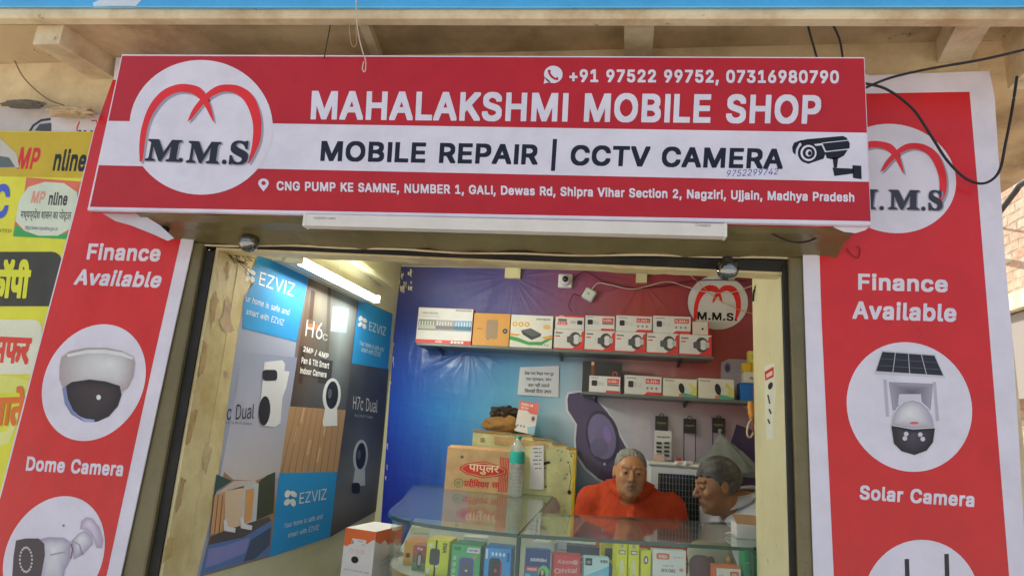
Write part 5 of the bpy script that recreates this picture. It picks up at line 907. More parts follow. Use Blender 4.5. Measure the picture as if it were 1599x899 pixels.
# ------------------------------------------------------------------ posters on the left inner wall
LW = PX(XL+.004)
def sheet(a, pts, col, th, n):
    """body of a poster: front, back and rim"""
    q = [a.s.at(*x) for x in pts]; a.poly(pts, col, 0); d = a.s.n*-th
    for i in range(len(q)): a.face([q[i], q[(i+1) % len(q)], q[(i+1) % len(q)]+d, q[i]+d], col)
KP = 1.0
BLU = (40, 140, 205)
def petals(a, cx, cy, s, col, l, sk=0):
    s *= 1.0
    for dx, dy, r in ((-.45, -.62, 20), (.5, -.5, -50), (-.5, .5, 40), (.42, .66, -15)):
        a.ell(cx+dx*s, cy+dy*s*1.15+dx*s*sk, s*.42, s*.62, col, l, 20, r)
def ez(a, cx, cy, s, x0, x1, y0, y1, h, t1, t2, sk):
    """logo petals, name, and two lines under it"""
    petals(a, cx, cy, s, P(228, 236, 240), 3, sk)
    a.text('EZVIZ', (x0, y0), (x1, y1), (x0+1, y0-h), P(228, 236, 240), 3, 'R')
    for tx, (ax, ay), (bx, by), hh in (t1, t2): a.text(tx, (ax, ay), (bx, by), (ax+1, ay-hh), P(226, 234, 240), 3, 'R')
# poster 1
t = thing('poster', 'pale grey poster with a lit house and pool, nearest the door', 'poster', group='posters on the left wall')
a = Art(LW)
o1 = [(403, 398), (484, 425), (463, 532), (421, 869), (313, 900), (306, 905), (340, 760), (352, 660), (366, 560), (378, 480), (382, 460), (397, 440), (389, 425), (398, 414)]
sheet(a, o1, P(150, 156, 180), .0025, 0)
m = quadmap((403, 398), (484, 425), (421, 869), (310, 900))
def g1(j, i): return m(i/3*.94+.05, .30+j/5*.42)
a.grid(g1, None, [[(146, 152, 178), (140, 148, 176), (136, 144, 172), (130, 138, 168)], [(160, 164, 186), (156, 160, 184), (150, 155, 180), (142, 148, 176)], [(168, 170, 190), (166, 168, 190), (158, 160, 184), (150, 154, 178)],
      [(176, 176, 194), (174, 174, 192), (166, 166, 184), (156, 158, 178)], [(186, 182, 192), (182, 178, 188), (176, 172, 182), (166, 164, 174)], [(196, 186, 184), (190, 182, 182), (184, 176, 178), (172, 168, 172)]], 1)
a.poly([(403, 399), (483, 426), (463, 533), (379, 512), (381, 470), (397, 440), (389, 425), (398, 414)], P(*BLU), 2)
a.build('printed_sheet', M_POSTER, t)
a = Art(LW); petals(a, 391, 430, 8, P(228, 236, 240), 3)
a.text('EZVIZ', (404, 444), (458, 463), (407, 424), P(228, 236, 240), 3, 'R')
a.text('ur home is safe and', (384, 470), (451, 492), (386, 461), P(224, 232, 238), 3, 'R'); a.text('smart with EZVIZ', (384, 490), (442, 508), (386, 481), P(224, 232, 238), 3, 'R')
a.text('c Dual', (354, 655), (396, 653), (356, 632), P(40, 40, 52), 3, 'R'); a.text('n & Tilt Wi-Fi Camera', (352, 661), (393, 663), (352, 657), P(90, 90, 104), 3, 'R')
a.build('lettering', M_POSTER, t)
a = Art(LW)   # camera picture
a.poly([(413, 565), (441, 562), (445, 568), (438, 660), (430, 666), (410, 664), (404, 654)], P(204, 206, 214), 3)
a.rrect(410, 577, 433, 594, 5, P(40, 40, 50), 4); a.ell(413, 641, 9, 23, P(38, 38, 48), 4, 30, 4)
a.poly([(441, 578), (452, 580), (447, 604), (437, 632), (440, 600)], P(206, 208, 216), 2.6)
a.build('camera_picture', M_POSTER, t)
a = Art(LW)   # house with a pool
a.poly([(350, 736), (364, 748), (398, 750), (430, 738), (430, 800), (421, 869), (313, 900), (335, 800)], P(150, 120, 96), 2)
a.poly([(338, 740), (362, 750), (338, 766), (333, 780)], P(60, 84, 84), 2.5)
a.poly([(340, 768), (366, 750), (398, 750), (404, 756), (352, 766), (337, 772)], P(190, 180, 176), 3)
a.poly([(336, 772), (352, 766), (350, 830), (328, 834)], P(196, 150, 110), 3)
for x in (334, 341, 348): a.line([(x, 772), (x-6, 832)], 1.1, P(96, 66, 46), 4)
a.poly([(352, 766), (381, 758), (376, 822), (348, 830)], P(206, 182, 158), 3); a.poly([(381, 758), (404, 754), (400, 815), (376, 822)], P(186, 190, 196), 3.4); a.poly([(384, 764), (397, 762), (393, 812), (381, 816)], P(206, 150, 96), 4)
a.poly([(404, 752), (416, 742), (430, 736), (427, 800), (400, 812)], P(64, 70, 56), 3)
a.poly([(328, 838), (350, 828), (420, 806), (424, 812), (380, 838), (326, 850)], P(84, 78, 82), 3.6)
a.poly([(326, 848), (380, 836), (424, 812), (421, 866), (313, 897)], P(88, 118, 170), 3.2)
a.poly([(326, 856), (350, 852), (390, 838), (384, 862), (340, 880), (320, 886)], P(128, 130, 186), 4); a.poly([(392, 842), (424, 822), (421, 850), (398, 872), (380, 876)], P(72, 84, 110), 4)
for x, y in ((355, 822), (381, 818)): a.poly([(x-6, y-10), (x-2, y-12), (x+1, y-1), (x+13, y+2), (x+12, y+9), (x-5, y+6)], P(214, 212, 216), 5)
a.build('house_picture', M_POSTER, t)
# poster 2
t = thing('poster', 'poster with a white camera on a wooden table, middle of the left wall', 'poster', group='posters on the left wall')
a = Art(LW); o2 = [(484.5, 425), (560, 460), (549, 560), (515, 838), (421.5, 869), (463.5, 532)]
sheet(a, o2, P(110, 104, 100), .0025, 0)
m = quadmap((484, 425), (560, 460), (540, 640), (452, 640))
a.grid(lambda j, i: m(i/4, j/5), None, [[(110, 96, 84), (150, 140, 122), (120, 124, 116), (150, 160, 160), (120, 120, 116)], [(96, 78, 66), (140, 132, 116), (112, 116, 112), (148, 160, 164), (112, 112, 110)],
      [(110, 84, 68), (100, 90, 80), (98, 100, 98), (138, 150, 154), (100, 100, 100)], [(86, 66, 56), (92, 84, 78), (88, 90, 92), (116, 126, 132), (92, 92, 94)], [(72, 60, 56), (84, 78, 76), (82, 84, 88), (98, 106, 114), (84, 84, 88)], [(62, 56, 54), (78, 74, 74), (76, 78, 84), (90, 96, 104), (80, 80, 84)]], 1)
for x0, x1, y0, y1, c in ((486, 492, 452, 500, (76, 56, 44)), (512, 517, 446, 560, (92, 84, 76)), (520, 545, 478, 520, (160, 172, 180)), (470, 476, 540, 600, (66, 50, 44)), (500, 520, 560, 600, (60, 58, 62)), (483, 498, 505, 515, (190, 110, 70))):
    a.poly([(x0, y0), (x1, y0+3), (x1-4, y1), (x0-4, y1-3)], P(*c), 2)
a.poly([(452, 634), (540, 640), (527, 736), (437, 738)], P(168, 134, 100), 2)   # table
for i in range(9):
    x = 437+i*10+3; a.line([(x, 738), (463+i*8.6, 635)], [1.2, .6], P(126, 96, 68), 3)
for i, (x, y) in enumerate(((460, 690), (480, 710), (505, 680), (495, 722), (470, 660))): a.line([(x, y), (x+5, y-24)], 3, P(190, 158, 122), 2.6)
a.poly([(437, 738), (527, 736), (515, 838), (421, 869)], P(*BLU), 4)
a.build('printed_sheet', M_POSTER, t)
a = Art(LW)
a.text('H6', (476, 524), (502, 530), (479, 499), P(214, 216, 218), 3, 'R'); a.text('c', (503, 530), (511, 532), (504, 517), P(180, 184, 186), 3, 'R')
a.text('2MP / 4MP', (473, 548), (512, 560), (474, 540), P(222, 222, 222), 3); a.text('Pan & Tilt Smart', (470, 566), (513, 575), (471, 557), P(222, 222, 222), 3); a.text('Indoor Camera', (468, 582), (509, 589), (469, 573), P(222, 222, 222), 3)
ez(a, 453, 777, 10, 467, 509, 786, 779, 17, ('Your home is safe and', (443, 824), (503, 809), 8), ('smart with EZVIZ', (449, 839), (497, 826), 8), -.12)
a.build('lettering', M_POSTER, t)
for v in [o_ for o_ in bpy.data.objects if o_.name[:4] in ('lett', 'logo') and o_.parent == t]: v.location.x += .0012
def petcam(a, cx, cy, w, h, body, l=3):
    a.ell(cx, cy, w, h, body, l, 36, 4)
    a.poly([(cx-w*.72, cy+h*.7), (cx+w*.6, cy+h*.72), (cx+w*.62, cy+h*1.75), (cx-w*.95, cy+h*1.78), (cx-w*1.0, cy+h*1.5)], body, l+.4)
    a.ell(cx+w*.04, cy-h*.02, w*.68, h*.80, P(34, 34, 44), l+1, 36, 4); a.ell(cx-w*.2, cy-h*.1, w*.22, h*.28, P(90, 94, 110), l+2, 20, 4)
a = Art(LW); petcam(a, 518, 617, 14, 27, P(206, 210, 216)); a.build('camera_picture', M_POSTER, t)
# poster 3
t = thing('poster', 'dark grey poster reading H7c Dual, deepest on the left wall', 'poster', group='posters on the left wall')
a = Art(LW); o3 = [(560, 466), (613, 490), (606, 575), (590, 795), (515.5, 838), (549, 560)]
sheet(a, o3, P(70, 76, 86), .0025, 0)
m = quadmap((550, 560), (607, 575), (590, 796), (515, 838))
a.grid(lambda j, i: m(i/2, j/6), None, [[(84, 90, 100), (66, 70, 80), (78, 86, 98)], [(62, 66, 76), (58, 60, 70), (60, 66, 76)], [(56, 58, 68), (66, 70, 80), (54, 58, 68)], [(66, 70, 80), (90, 96, 106), (62, 66, 76)], [(92, 96, 104), (112, 116, 122), (84, 88, 96)], [(104, 104, 106), (110, 108, 108), (92, 92, 96)], [(84, 74, 70), (92, 82, 76), (74, 68, 68)]], 1)
a.poly([(560, 467), (613, 491), (606, 576), (549, 567)], P(*BLU), 2)
a.build('printed_sheet', M_POSTER, t)
a = Art(LW)
petals(a, 566, 503, 7, P(228, 236, 240), 3, .3); a.text('EZVIZ', (576, 515), (602, 524), (577, 502), P(228, 236, 240), 3, 'R')
a.text('Your home is safe and', (561, 538), (599, 549), (562, 531), P(220, 228, 236), 3, 'R'); a.text('smart with EZVIZ', (564, 548), (594, 557), (565, 541), P(220, 228, 236), 3, 'R')
a.text('H7c Dual', (551, 638), (589, 644), (552, 618), P(214, 216, 220), 3, 'R'); a.text('Pan & Tilt Wi-Fi Camera', (554, 650), (582, 653), (554, 646), P(190, 192, 198), 3, 'R')
a.build('lettering', M_POSTER, t)
a = Art(LW); petcam(a, 563, 712, 11.5, 26, P(188, 192, 198)); a.rrect(549, 753, 562, 770, 4, P(36, 36, 44), 5); a.build('camera_picture', M_POSTER, t)
# lit tube on the left wall
t = thing('tube_light', 'glowing fluorescent tube light high on the left wall above the posters', 'tube light')
TP = PX(XL+.10); p0, p1 = TP.at(466, 405), TP.at(589, 468)
o = MB(); o.tube([p0, p1], .013, (1,)*3, 16); o.build('tube', M_TUBE, t)
o = MB(); zc = min(p0.z, p1.z)
v = [Vector((XL+.003, p0.y-.02, p0.z-.012)), Vector((XL+.003, p1.y+.02, p1.z-.012)), Vector((XL+.003, p1.y+.02, p1.z+.026)), Vector((XL+.003, p0.y-.02, p0.z+.026))]
quadbox(o, v, Vector((.042, 0, 0)), (.72, .72, .62)); o.build('fitting_body', M_PLAST, t)
o = MB(); r0, r1 = p0.y-.015, p1.y+.015; dz = p1.z-p0.z  # tray and lips added to keep the tube's hot spot off the wall
for za, xa_, zb_, xb_ in ((.015, .050, .017, .095), (-.0145, .050, -.0165, .090)):
    v = [Vector((XL+xa_, r0, p0.z+za)), Vector((XL+xa_, r1, p1.z+za)), Vector((XL+xb_, r1, p1.z+zb_)), Vector((XL+xb_, r0, p0.z+zb_))]
    quadbox(o, v, Vector((0, 0, .0025)), (.78, .78, .7))
v = [Vector((XL+.049, r0, p0.z-.016)), Vector((XL+.049, r1, p1.z-.016)), Vector((XL+.049, r1, p1.z+.025)), Vector((XL+.049, r0, p0.z+.025))]
quadbox(o, v, Vector((.002, 0, 0)), (.78, .78, .7)); o.build('reflector', M_PLAST, t)
for q in (p0, p1):
    o = MB(); o.box(XL+.052, XL+.118, q.y-.012, q.y+.012, q.z-.018, q.z+.022, (.7, .7, .62), bev=.004); o.build('lamp_holder', M_PLAST, t)
# long plaster ledge above the tube
o = MB(); o.box(XL-.0, XL+.05, .35, YB-.25, 2.205, 2.225, (1,)*3); o.build('wall_ledge', M_INWALL, bld)

# ------------------------------------------------------------------ printed banner over the back wall
t = thing('wall_banner', 'large glossy blue to red printed banner covering the back wall', 'banner'); BP = PY(YB-.006)
a = Art(BP)
cols = [[(60, 60, 105), (62, 58, 125), (80, 70, 125), (125, 65, 100), (140, 55, 70), (135, 48, 62), (120, 55, 72), (115, 55, 75)],
 [(52, 62, 140), (66, 82, 168), (96, 92, 158), (140, 88, 120), (170, 78, 78), (155, 66, 76), (145, 66, 76), (140, 60, 75)],
 [(44, 74, 180), (54, 104, 186), (74, 140, 188), (140, 172, 194), (190, 140, 140), (172, 88, 86), (155, 72, 78), (140, 66, 76)],
 [(38, 76, 190), (46, 126, 200), (92, 166, 200), (172, 188, 204), (186, 180, 192), (180, 168, 178), (160, 124, 140), (120, 84, 120)],
 [(36, 58, 172), (42, 94, 182), (86, 150, 194), (112, 144, 176), (180, 176, 190), (174, 164, 180), (110, 90, 130), (82, 66, 112)],
 [(32, 44, 152), (42, 66, 165), (68, 118, 174), (88, 120, 156), (160, 158, 176), (150, 148, 168), (80, 66, 104), (64, 54, 96)],
 [(30, 38, 130), (38, 58, 150), (60, 100, 160), (80, 104, 140), (140, 138, 158), (130, 128, 150), (64, 54, 90), (54, 46, 84)]]
xs = [622, 700, 800, 900, 1000, 1090, 1180, 1320]
def gb(j, i):
    y = [416, 480, 560, 640, 720, 800, 880][j]
    return (xs[i]-(y-416)*.068*(1-(xs[i]-622)/560), y+(xs[i]-622)*(.02 if j == 0 else .03))
fine = []
NJ, NI = 4, 4
def lerp(a_, b_, t_): return tuple(x*(1-t_)+y*t_ for x, y in zip(a_, b_))
R_ = (len(cols)-1)*NJ+1; C_ = (len(cols[0])-1)*NI+1
sm = lambda t_: t_*t_*(3-2*t_)
for j in range(R_):
    row = []
    for i in range(C_):
        ja, ia = min(j//NJ, len(cols)-2), min(i//NI, len(cols[0])-2); tj, ti = j/NJ-ja, i/NI-ia
        row.append(lerp(lerp(cols[ja][ia], cols[ja][ia+1], ti), lerp(cols[ja+1][ia], cols[ja+1][ia+1], ti), tj))
    fine.append(row)
def gf(j, i):
    ja, ia = min(j//NJ, len(cols)-2), min(i//NI, len(cols[0])-2); tj, ti = j/NJ-ja, i/NI-ia
    return tuple(lerp(lerp(gb(ja, ia), gb(ja, ia+1), ti), lerp(gb(ja+1, ia), gb(ja+1, ia+1), ti), tj))
a.grid(gf, None, fine, 0)
# creases pulled from the nails: shallow ridges in the sheet
tl_, bl_, br_, tr_ = BP.at(*gb(0, 0)), BP.at(*gb(6, 0)), BP.at(*gb(6, 7)), BP.at(*gb(0, 7))
m_flex, nt, b = newmat('creased_flex')
at_ = nd(nt, 'ShaderNodeAttribute', attribute_name='Col'); nt.links.new(at_.outputs['Color'], b.inputs['Base Color'])
b.inputs['Roughness'].default_value = .27; b.inputs['Specular IOR Level'].default_value = .55
g = nd(nt, 'ShaderNodeNewGeometry'); acc = None
def fan(cx, cz, freq, off):
    """ridges that radiate from a fixing point"""
    sp = nd(nt, 'ShaderNodeSeparateXYZ'); nt.links.new(g.outputs['Position'], sp.inputs[0])
    def mth(op, x, y=None):
        n = nd(nt, 'ShaderNodeMath', operation=op)
        for i, v in ((0, x), (1, y)):
            if v is None: continue
            if isinstance(v, (int, float)): n.inputs[i].default_value = v
            else: nt.links.new(v, n.inputs[i])
        return n.outputs[0]
    dx = mth('SUBTRACT', sp.outputs[0], cx); dz = mth('SUBTRACT', sp.outputs[2], cz)
    ang = mth('ARCTAN2', dx, dz); r = mth('SQRT', mth('ADD', mth('MULTIPLY', dx, dx), mth('MULTIPLY', dz, dz)))
    n1 = nd(nt, 'ShaderNodeTexNoise', noise_dimensions='1D'); n1.inputs['Scale'].default_value = freq; n1.inputs['Detail'].default_value = 1
    nt.links.new(mth('ADD', ang, off), n1.inputs['W'])
    s_ = mth('POWER', mth('MAXIMUM', mth('SUBTRACT', n1.outputs['Fac'], .45), 0.0), 1.3); f_ = mth('MULTIPLY', mth('DIVIDE', mth('MINIMUM', r, .15), .15), mth('MAXIMUM', mth('SUBTRACT', 1.0, mth('MULTIPLY', r, 1.7)), 0.0))
    return mth('MULTIPLY', s_, f_), mth
tot = None
for px_, py_, fr, of in ((802, 432, 3.2, 1), (735, 545, 2.6, 5), (1003, 440, 3.0, 14)):
    c = BP.at(px_, py_); h_, mth = fan(c.x, c.z, fr, of); tot = h_ if tot is None else mth('ADD', tot, h_)
bs = noise(nt, 2.5, 3, .5, st=(1, 1, .5)); tot = mth('ADD', tot, mth('MULTIPLY', bs, .35))
for st_, sc_, am in (((1.6, 1, .35), 6, .5), ((.5, 1, 1.8), 5, .4), ((2.6, 1, 1.2), 9, .18)):
    w_ = noise(nt, sc_, 2, .5, st=st_); tot = mth('ADD', tot, mth('MULTIPLY', mth('POWER', mth('MAXIMUM', mth('SUBTRACT', w_, .5), 0.0), 1.2), am))
bump(nt, b, tot, .6, .035)
a.build('printed_sheet', m_flex, t)
a = Art(BP)   # big camera picture
a.poly([(886, 612), (905, 609), (930, 619), (952, 642), (969, 676), (990, 712), (1000, 760), (988, 768), (962, 763), (933, 750), (912, 732), (897, 708), (896, 686), (898, 662), (883, 641), (883, 622)], P(196, 200, 214), 1)
a.poly([(888, 615), (905, 612), (929, 622), (949, 644), (966, 678), (986, 713), (996, 758), (984, 763), (963, 759), (935, 747), (915, 730), (900, 707), (899, 686), (901, 662), (887, 640), (886, 623)], P(78, 68, 100), 2)
a.ell(941, 682, 26, 42, P(58, 50, 78), 3, 40, -12); a.ell(940, 681, 21, 36, P(112, 106, 150), 4, 40, -12); a.ell(948, 678, 6, 13, P(132, 110, 176), 5, 30, -12); a.ell(936, 698, 14, 15, P(98, 94, 132), 4.6, 30)
a.ell(944, 724, 1.8, 2.2, P(170, 165, 190), 5)
a.poly([(1126, 566), (1138, 560), (1182, 562), (1300, 580), (1300, 700), (1180, 650), (1150, 626), (1125, 606)], P(168, 164, 182), 1); a.ell(1136, 574, 5, 8, P(120, 112, 150), 2); a.ell(1136, 574, 3, 5, P(86, 76, 116), 3)
a.poly([(1150, 662), (1190, 676), (1300, 720), (1300, 900), (1180, 860), (1150, 800), (1118, 740), (1138, 700)], P(70, 56, 96), 1)
a.build('camera_picture', m_flex, t)
a = Art(BP); a.ell(1121, 472, 49, 44, P(120, 60, 80), 1, 50); a.ell(1121, 472, 47, 42.5, P(206, 206, 212), 2, 50)
arcs(a, lambda x, y: (1120+42*x, 476+47*y), P(216, 48, 50), 3); arcs(a, lambda x, y: (1120+38.5*x, 478+43*y), P(216, 48, 50), 2.6); arcs(a, lambda x, y: (1120+40.5*x, 477+45*y), P(216, 48, 50), 2.8); a.text('M.M.S.', (1089, 498), (1151, 500.5), (1089, 486.5), P(28, 28, 36), 3)
a.build('emblem', m_flex, t)
# flakes of torn banner and bare plaster along the corner
a = Art(BP); rng = random.Random(4)
for k in range(34):
    y = rng.choice([rng.uniform(418, 450), rng.uniform(450, 800)]); x = 621-(y-416)*.068+rng.uniform(-1, 4 if y > 450 else 22)
    h_ = rng.uniform(3, 15); w_ = rng.uniform(.5, 2.0 if y > 450 else 4)
    a.poly([(x, y), (x+w_, y+h_*.2), (x+w_*.5, y+h_*.6), (x+w_*.8, y+h_), (x-w_*.2, y+h_*.7)], (.62, .60, .42), 2)
a.build('torn_patches', M_INWALL, t)

# ------------------------------------------------------------------ shelves and boxes
def wallshelf(label, xa, ya, xb, yb, y):
    """grey shelf whose front top edge runs from (xa, ya) to (xb, yb) in the photo"""
    p = PY(y); a_, b_ = p.at(xa, ya), p.at(xb, yb); z = (a_.z+b_.z)/2
    t = thing('wall_shelf', label, 'shelf', group='shelves on the back wall')
    o = MB(); o.box(a_.x, b_.x, y, YB-.006, z-.016, z, (.16, .19, .19), bev=.002); o.build('shelf_board', M_PLAST, t)
    for f in (.07, .5, .9):
        x = a_.x+(b_.x-a_.x)*f
        o = MB(); o.prism([(y+.02, z-.017), (YB-.012, z-.017), (YB-.012, z-.045), (YB-.03, z-.045)], lambda u, v: (x-.006, u, v), lambda u, v: (x+.006, u, v), (.12, .13, .13)); o.build('bracket', M_METAL, t)
    return z
YS = 1.60
z1 = wallshelf('long grey shelf with a row of camera boxes high on the back wall', 650, 541.5, 1114, 548, YS)
z2 = wallshelf('shorter grey shelf with camera boxes below and right of the long one', 908, 614, 1250, 626, YS)
WB = (214, 214, 216); RB = (206, 60, 62)
def pbox(nm, label, px0, px1, ptop, z, y, dep, col, art=None, group=None, cat='box', mat=None, side=None, zt_=None, twist=0, pbot=None):
    p = PY(y); ym = ptop
    if z is None: z = p.at((px0+px1)/2, pbot).z
    xa, xb = p.at(px0, ym+8).x, p.at(px1, ym+8).x; zt = zt_ or p.at((px0+px1)/2, ptop).z
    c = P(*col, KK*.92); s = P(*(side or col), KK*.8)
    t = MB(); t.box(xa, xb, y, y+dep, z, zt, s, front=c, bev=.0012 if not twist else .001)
    if art:
        f = Face((xa, y-.0001, z), (xb-xa, 0, 0), (0, 0, zt-z)); A = Art(f, .00035); art(A); t.mesh(A.v, A.f, A.c, False)
    o = t.build(nm, mat or M_CARD); tag(o, label, cat, group)
    twist = twist or (random.uniform(-1.6, 1.6) if cat == 'box' and group else 0)
    if twist:
        c0 = Vector(((xa+xb)/2, y+dep/2, 0)); R = Matrix.Translation(c0) @ Matrix.Rotation(math.radians(twist), 4, 'Z') @ Matrix.Translation(-c0); o.matrix_world = R
    return o
def camfaceA(A):      # bullet camera picture with red corner
    A.poly([(.55, 0), (1, 0), (1, .95), (.92, .9), (.80, .3)], P(*RB), 1); A.rect(0, 0, 1, .07, P(*RB), 1.4)
    A.rect(.05, .78, .28, .84, P(90, 90, 94), 1); A.rect(.05, .62, .20, .68, P(*RB), 1)
    A.ell(.70, .52, .20, .36, P(70, 72, 78), 2, 24); A.ell(.74, .52, .12, .24, P(206, 208, 212), 3, 24); A.rrect(.43, .34, .66, .66, .06, P(84, 86, 92), 3.4); A.rrect(.80, .40, .93, .66, .04, P(176, 178, 184), 4)
def camfaceB(A):      # camera left, red label right, red foot
    A.poly([(.52, 0), (1, 0), (1, .16), (.62, .16)], P(*RB), 1); A.text('H.265+', (.60, .66), (.92, .66), (.60, .80), P(236, 228, 228), 3)
    A.rect(.57, .60, .95, .86, P(*RB), 2); A.rrect(.10, .36, .24, .70, .04, P(44, 46, 54), 2); A.rrect(.22, .40, .34, .64, .03, P(190, 192, 198), 1.6)
    A.ell(.42, .48, .05, .12, P(196, 198, 204), 2, 16); A.rect(.06, .84, .32, .88, P(110, 110, 114), 1)
    for x in (.62, .74, .86): A.ell(x, .36, .03, .07, P(140, 120, 122), 2, 10)
def camfaceC(A):      # top row first box
    A.rect(0, .88, 1, 1, P(*RB), 1); A.text('8MP', (.14, .915), (.30, .915), (.14, .97), P(240, 230, 230), 2)
    A.rect(.08, .30, .42, .52, P(*RB), 1); A.text('H.265+', (.11, .35), (.39, .35), (.11, .46), P(240, 230, 230), 2); A.rect(.10, .56, .40, .74, P(96, 98, 104), 1)
    A.ell(.62, .52, .12, .12, P(176, 178, 184), 1, 20); A.rrect(.76, .36, .94, .66, .04, P(44, 46, 54), 2)
def camfaceD(A):
    A.rrect(.08, .38, .26, .72, .05, P(40, 42, 50), 2); A.rrect(.24, .42, .40, .66, .05, P(186, 188, 194), 1.6); A.ell(.44, .5, .05, .14, P(190, 192, 198), 1, 14)
    A.rect(.58, .56, .95, .86, P(*RB), 1); A.text('H.265+', (.62, .64), (.91, .64), (.62, .78), P(240, 232, 232), 2); A.rect(.58, .42, .95, .54, P(110, 112, 118), 1)
    A.rect(.55, 0, .98, .14, P(*RB), 1); A.rect(.05, .86, .3, .9, P(120, 120, 124), 1)
G1 = 'camera boxes on the long shelf'
def dvr(A):
    A.rect(0, 0, 1, .10, P(206, 44, 50), 1); A.text('HIKVISION', (.08, .82), (.36, .82), (.08, .87), P(120, 120, 124), 1); A.rect(.68, .92, .97, .97, P(150, 152, 156), 1); A.rect(.08, .75, .40, .765, P(170, 170, 172), 1)
    for x0, x1, c1, c2 in ((.02, .34, (120, 130, 110), (176, 176, 170)), (.34, .68, (150, 150, 160), (110, 104, 112)), (.68, .99, (110, 160, 206), (70, 110, 130))):
        A.rect(x0, .36, x1, .66, P(*c1), 1); A.rect(x0, .40, x1, .50, P(*c2), 2)
        for k in range(6): A.rect(x0+.02+k*.05, .50, x0+.035+k*.05, .62, P(226, 226, 222), 3)
    for k in range(4): A.rect(.64+k*.06, .02, .685+k*.06, .08, P(232, 226, 226), 2)
    A.text('HDMI', (.36, .03), (.48, .03), (.36, .07), P(236, 230, 230), 2)
b_ = pbox('recorder_box', 'white recorder box with three city pictures at the left end of the long shelf', 653, 739, 481, z1, YS+.01, .12, (216, 216, 218), dvr, side=(190, 40, 46))
def kraft(A):
    A.rrect(.36, .22, .68, .80, .06, P(150, 128, 106), 1); A.ell(.88, .47, .065, .075, P(40, 42, 66), 1, 20); A.text('Jio', (.85, .45), (.91, .45), (.85, .50), P(190, 190, 200), 2); A.rect(.10, .50, .24, .53, P(150, 104, 54), 1); A.ell(.43, .20, .03, .02, P(110, 80, 50), 2, 10)
pbox('modem_box', 'plain orange brown carton beside the recorder box', 740, 797, 489, z1, YS+.014, .10, (206, 150, 78), kraft, side=(180, 124, 60))
def nvr(A):
    A.poly([(0, .34), (.18, .30), (.45, .18), (.75, .20), (1, .40), (1, .30), (.75, .10), (.45, .08), (.18, .18), (0, .22)], P(70, 150, 80), 1); A.poly([(0, .42), (.25, .40), (.18, .34), (0, .36)], P(226, 150, 80), 1); A.poly([(.75, .34), (1, .42), (1, .32), (.82, .28)], P(232, 160, 84), 1.4)
    A.poly([(.25, .52), (.48, .60), (.74, .44), (.52, .34)], P(84, 92, 96), 2); A.poly([(.25, .52), (.52, .34), (.52, .24), (.30, .40)], P(54, 60, 64), 2.4); A.poly([(.52, .34), (.74, .44), (.72, .36), (.52, .24)], P(66, 72, 76), 2.4)
    for x in (.10, .245, .39): A.ell(x, .71, .062, .075, P(230, 160, 60), 1, 18); A.ell(x, .71, .03, .04, P(240, 220, 170), 2, 12)
    A.text('HIKVISION', (.60, .86), (.93, .86), (.60, .91), P(90, 90, 94), 1); A.ell(.86, .65, .09, .07, P(214, 180, 110), 1, 16)
    for k in range(4): A.rect(.68+k*.065, .08, .715+k*.065, .13, P(150, 150, 150), 1)
pbox('recorder_box', 'white box with a green wave and a black recorder picture on the long shelf', 798, 864, 492, z1, YS+.012, .11, (218, 218, 214), nvr, side=(196, 196, 190))
zm = PY(YS+.01).at(990, 518).z
lowr = [(865, 912), (913, 960), (961, 1009), (1010, 1060), (1061, 1111)]
for i, (x0, x1) in enumerate(lowr):
    w = ['leftmost', 'second from the left', 'in the middle', 'second from the right', 'rightmost'][i]
    pbox('camera_box', f'red cornered camera box, bottom row of the long shelf, {w}', x0, x1, 518, z1, YS+.008, .09, WB, camfaceA, G1, side=(200, 196, 196), zt_=zm-.001)
topr = [(867, 912, 492.5, camfaceC, 'leftmost of the upper row, with a red top edge'), (914, 960, 493, camfaceD, 'second box of the upper row on the long shelf'), (962, 1018, 493, camfaceB, 'third box of the upper row on the long shelf'), (1020, 1079, 493.5, camfaceB, 'fourth box of the upper row on the long shelf')]
for i, (x0, x1, yt, f, w) in enumerate(topr):
    pbox('camera_box', 'white camera box, '+w, x0, x1, yt, zm, YS+.012, .09, WB, f, G1, side=(196, 190, 190))
pbox('adapter_box', 'tiny white and red box at the right end of the upper row', 1081, 1107, 502, zm, YS+.012, .06, (212, 206, 198), lambda A: (A.ell(.62, .45, .07, .09, P(40, 40, 44), 1, 10), A.rect(.93, 0, 1, 1, P(*RB), 1)), side=(200, 50, 56))
G2 = 'camera boxes on the short shelf'
pbox('flat_case', 'flat black case with a red emblem behind the short shelf boxes', 910, 971, 565, z2, YS+.06, .03, (52, 52, 56), lambda A: (A.ell(.83, .62, .07, .10, P(176, 70, 74), 1, 20), A.ell(.83, .62, .04, .06, P(60, 54, 58), 2, 14), A.rect(.22, .5, .30, 1, P(120, 70, 60), 1), A.rect(.22, .88, .29, .99, P(200, 170, 130), 2)), cat='case')
for (x0, x1, yt, f, w) in ((920, 969, 587, camfaceD, 'in front of the black case on the short shelf'), (975, 1033, 586.5, camfaceB, 'second from left on the short shelf')):
    pbox('camera_box', 'white camera box with red label, '+w, x0, x1, yt, z2, YS+.01, .04 if x0 < 950 else .09, WB, f, G2, side=(196, 190, 190))
def gold(A):
    A.poly([(.45, 0), (.60, .25), (1, .1), (1, 0)], P(80, 170, 150), 1); A.poly([(.60, .25), (.80, .8), (1, .5), (1, .1)], P(206, 200, 110), 1.3); A.ell(.55, .48, .085, .28, P(40, 44, 50), 3, 24, 5); A.ell(.72, .42, .13, .22, P(200, 204, 200), 2, 20)
    A.rect(.05, .84, .34, .90, P(150, 150, 150), 1); A.poly([(.45, 0), (.50, .2), (.62, .05)], P(220, 120, 80), 2)
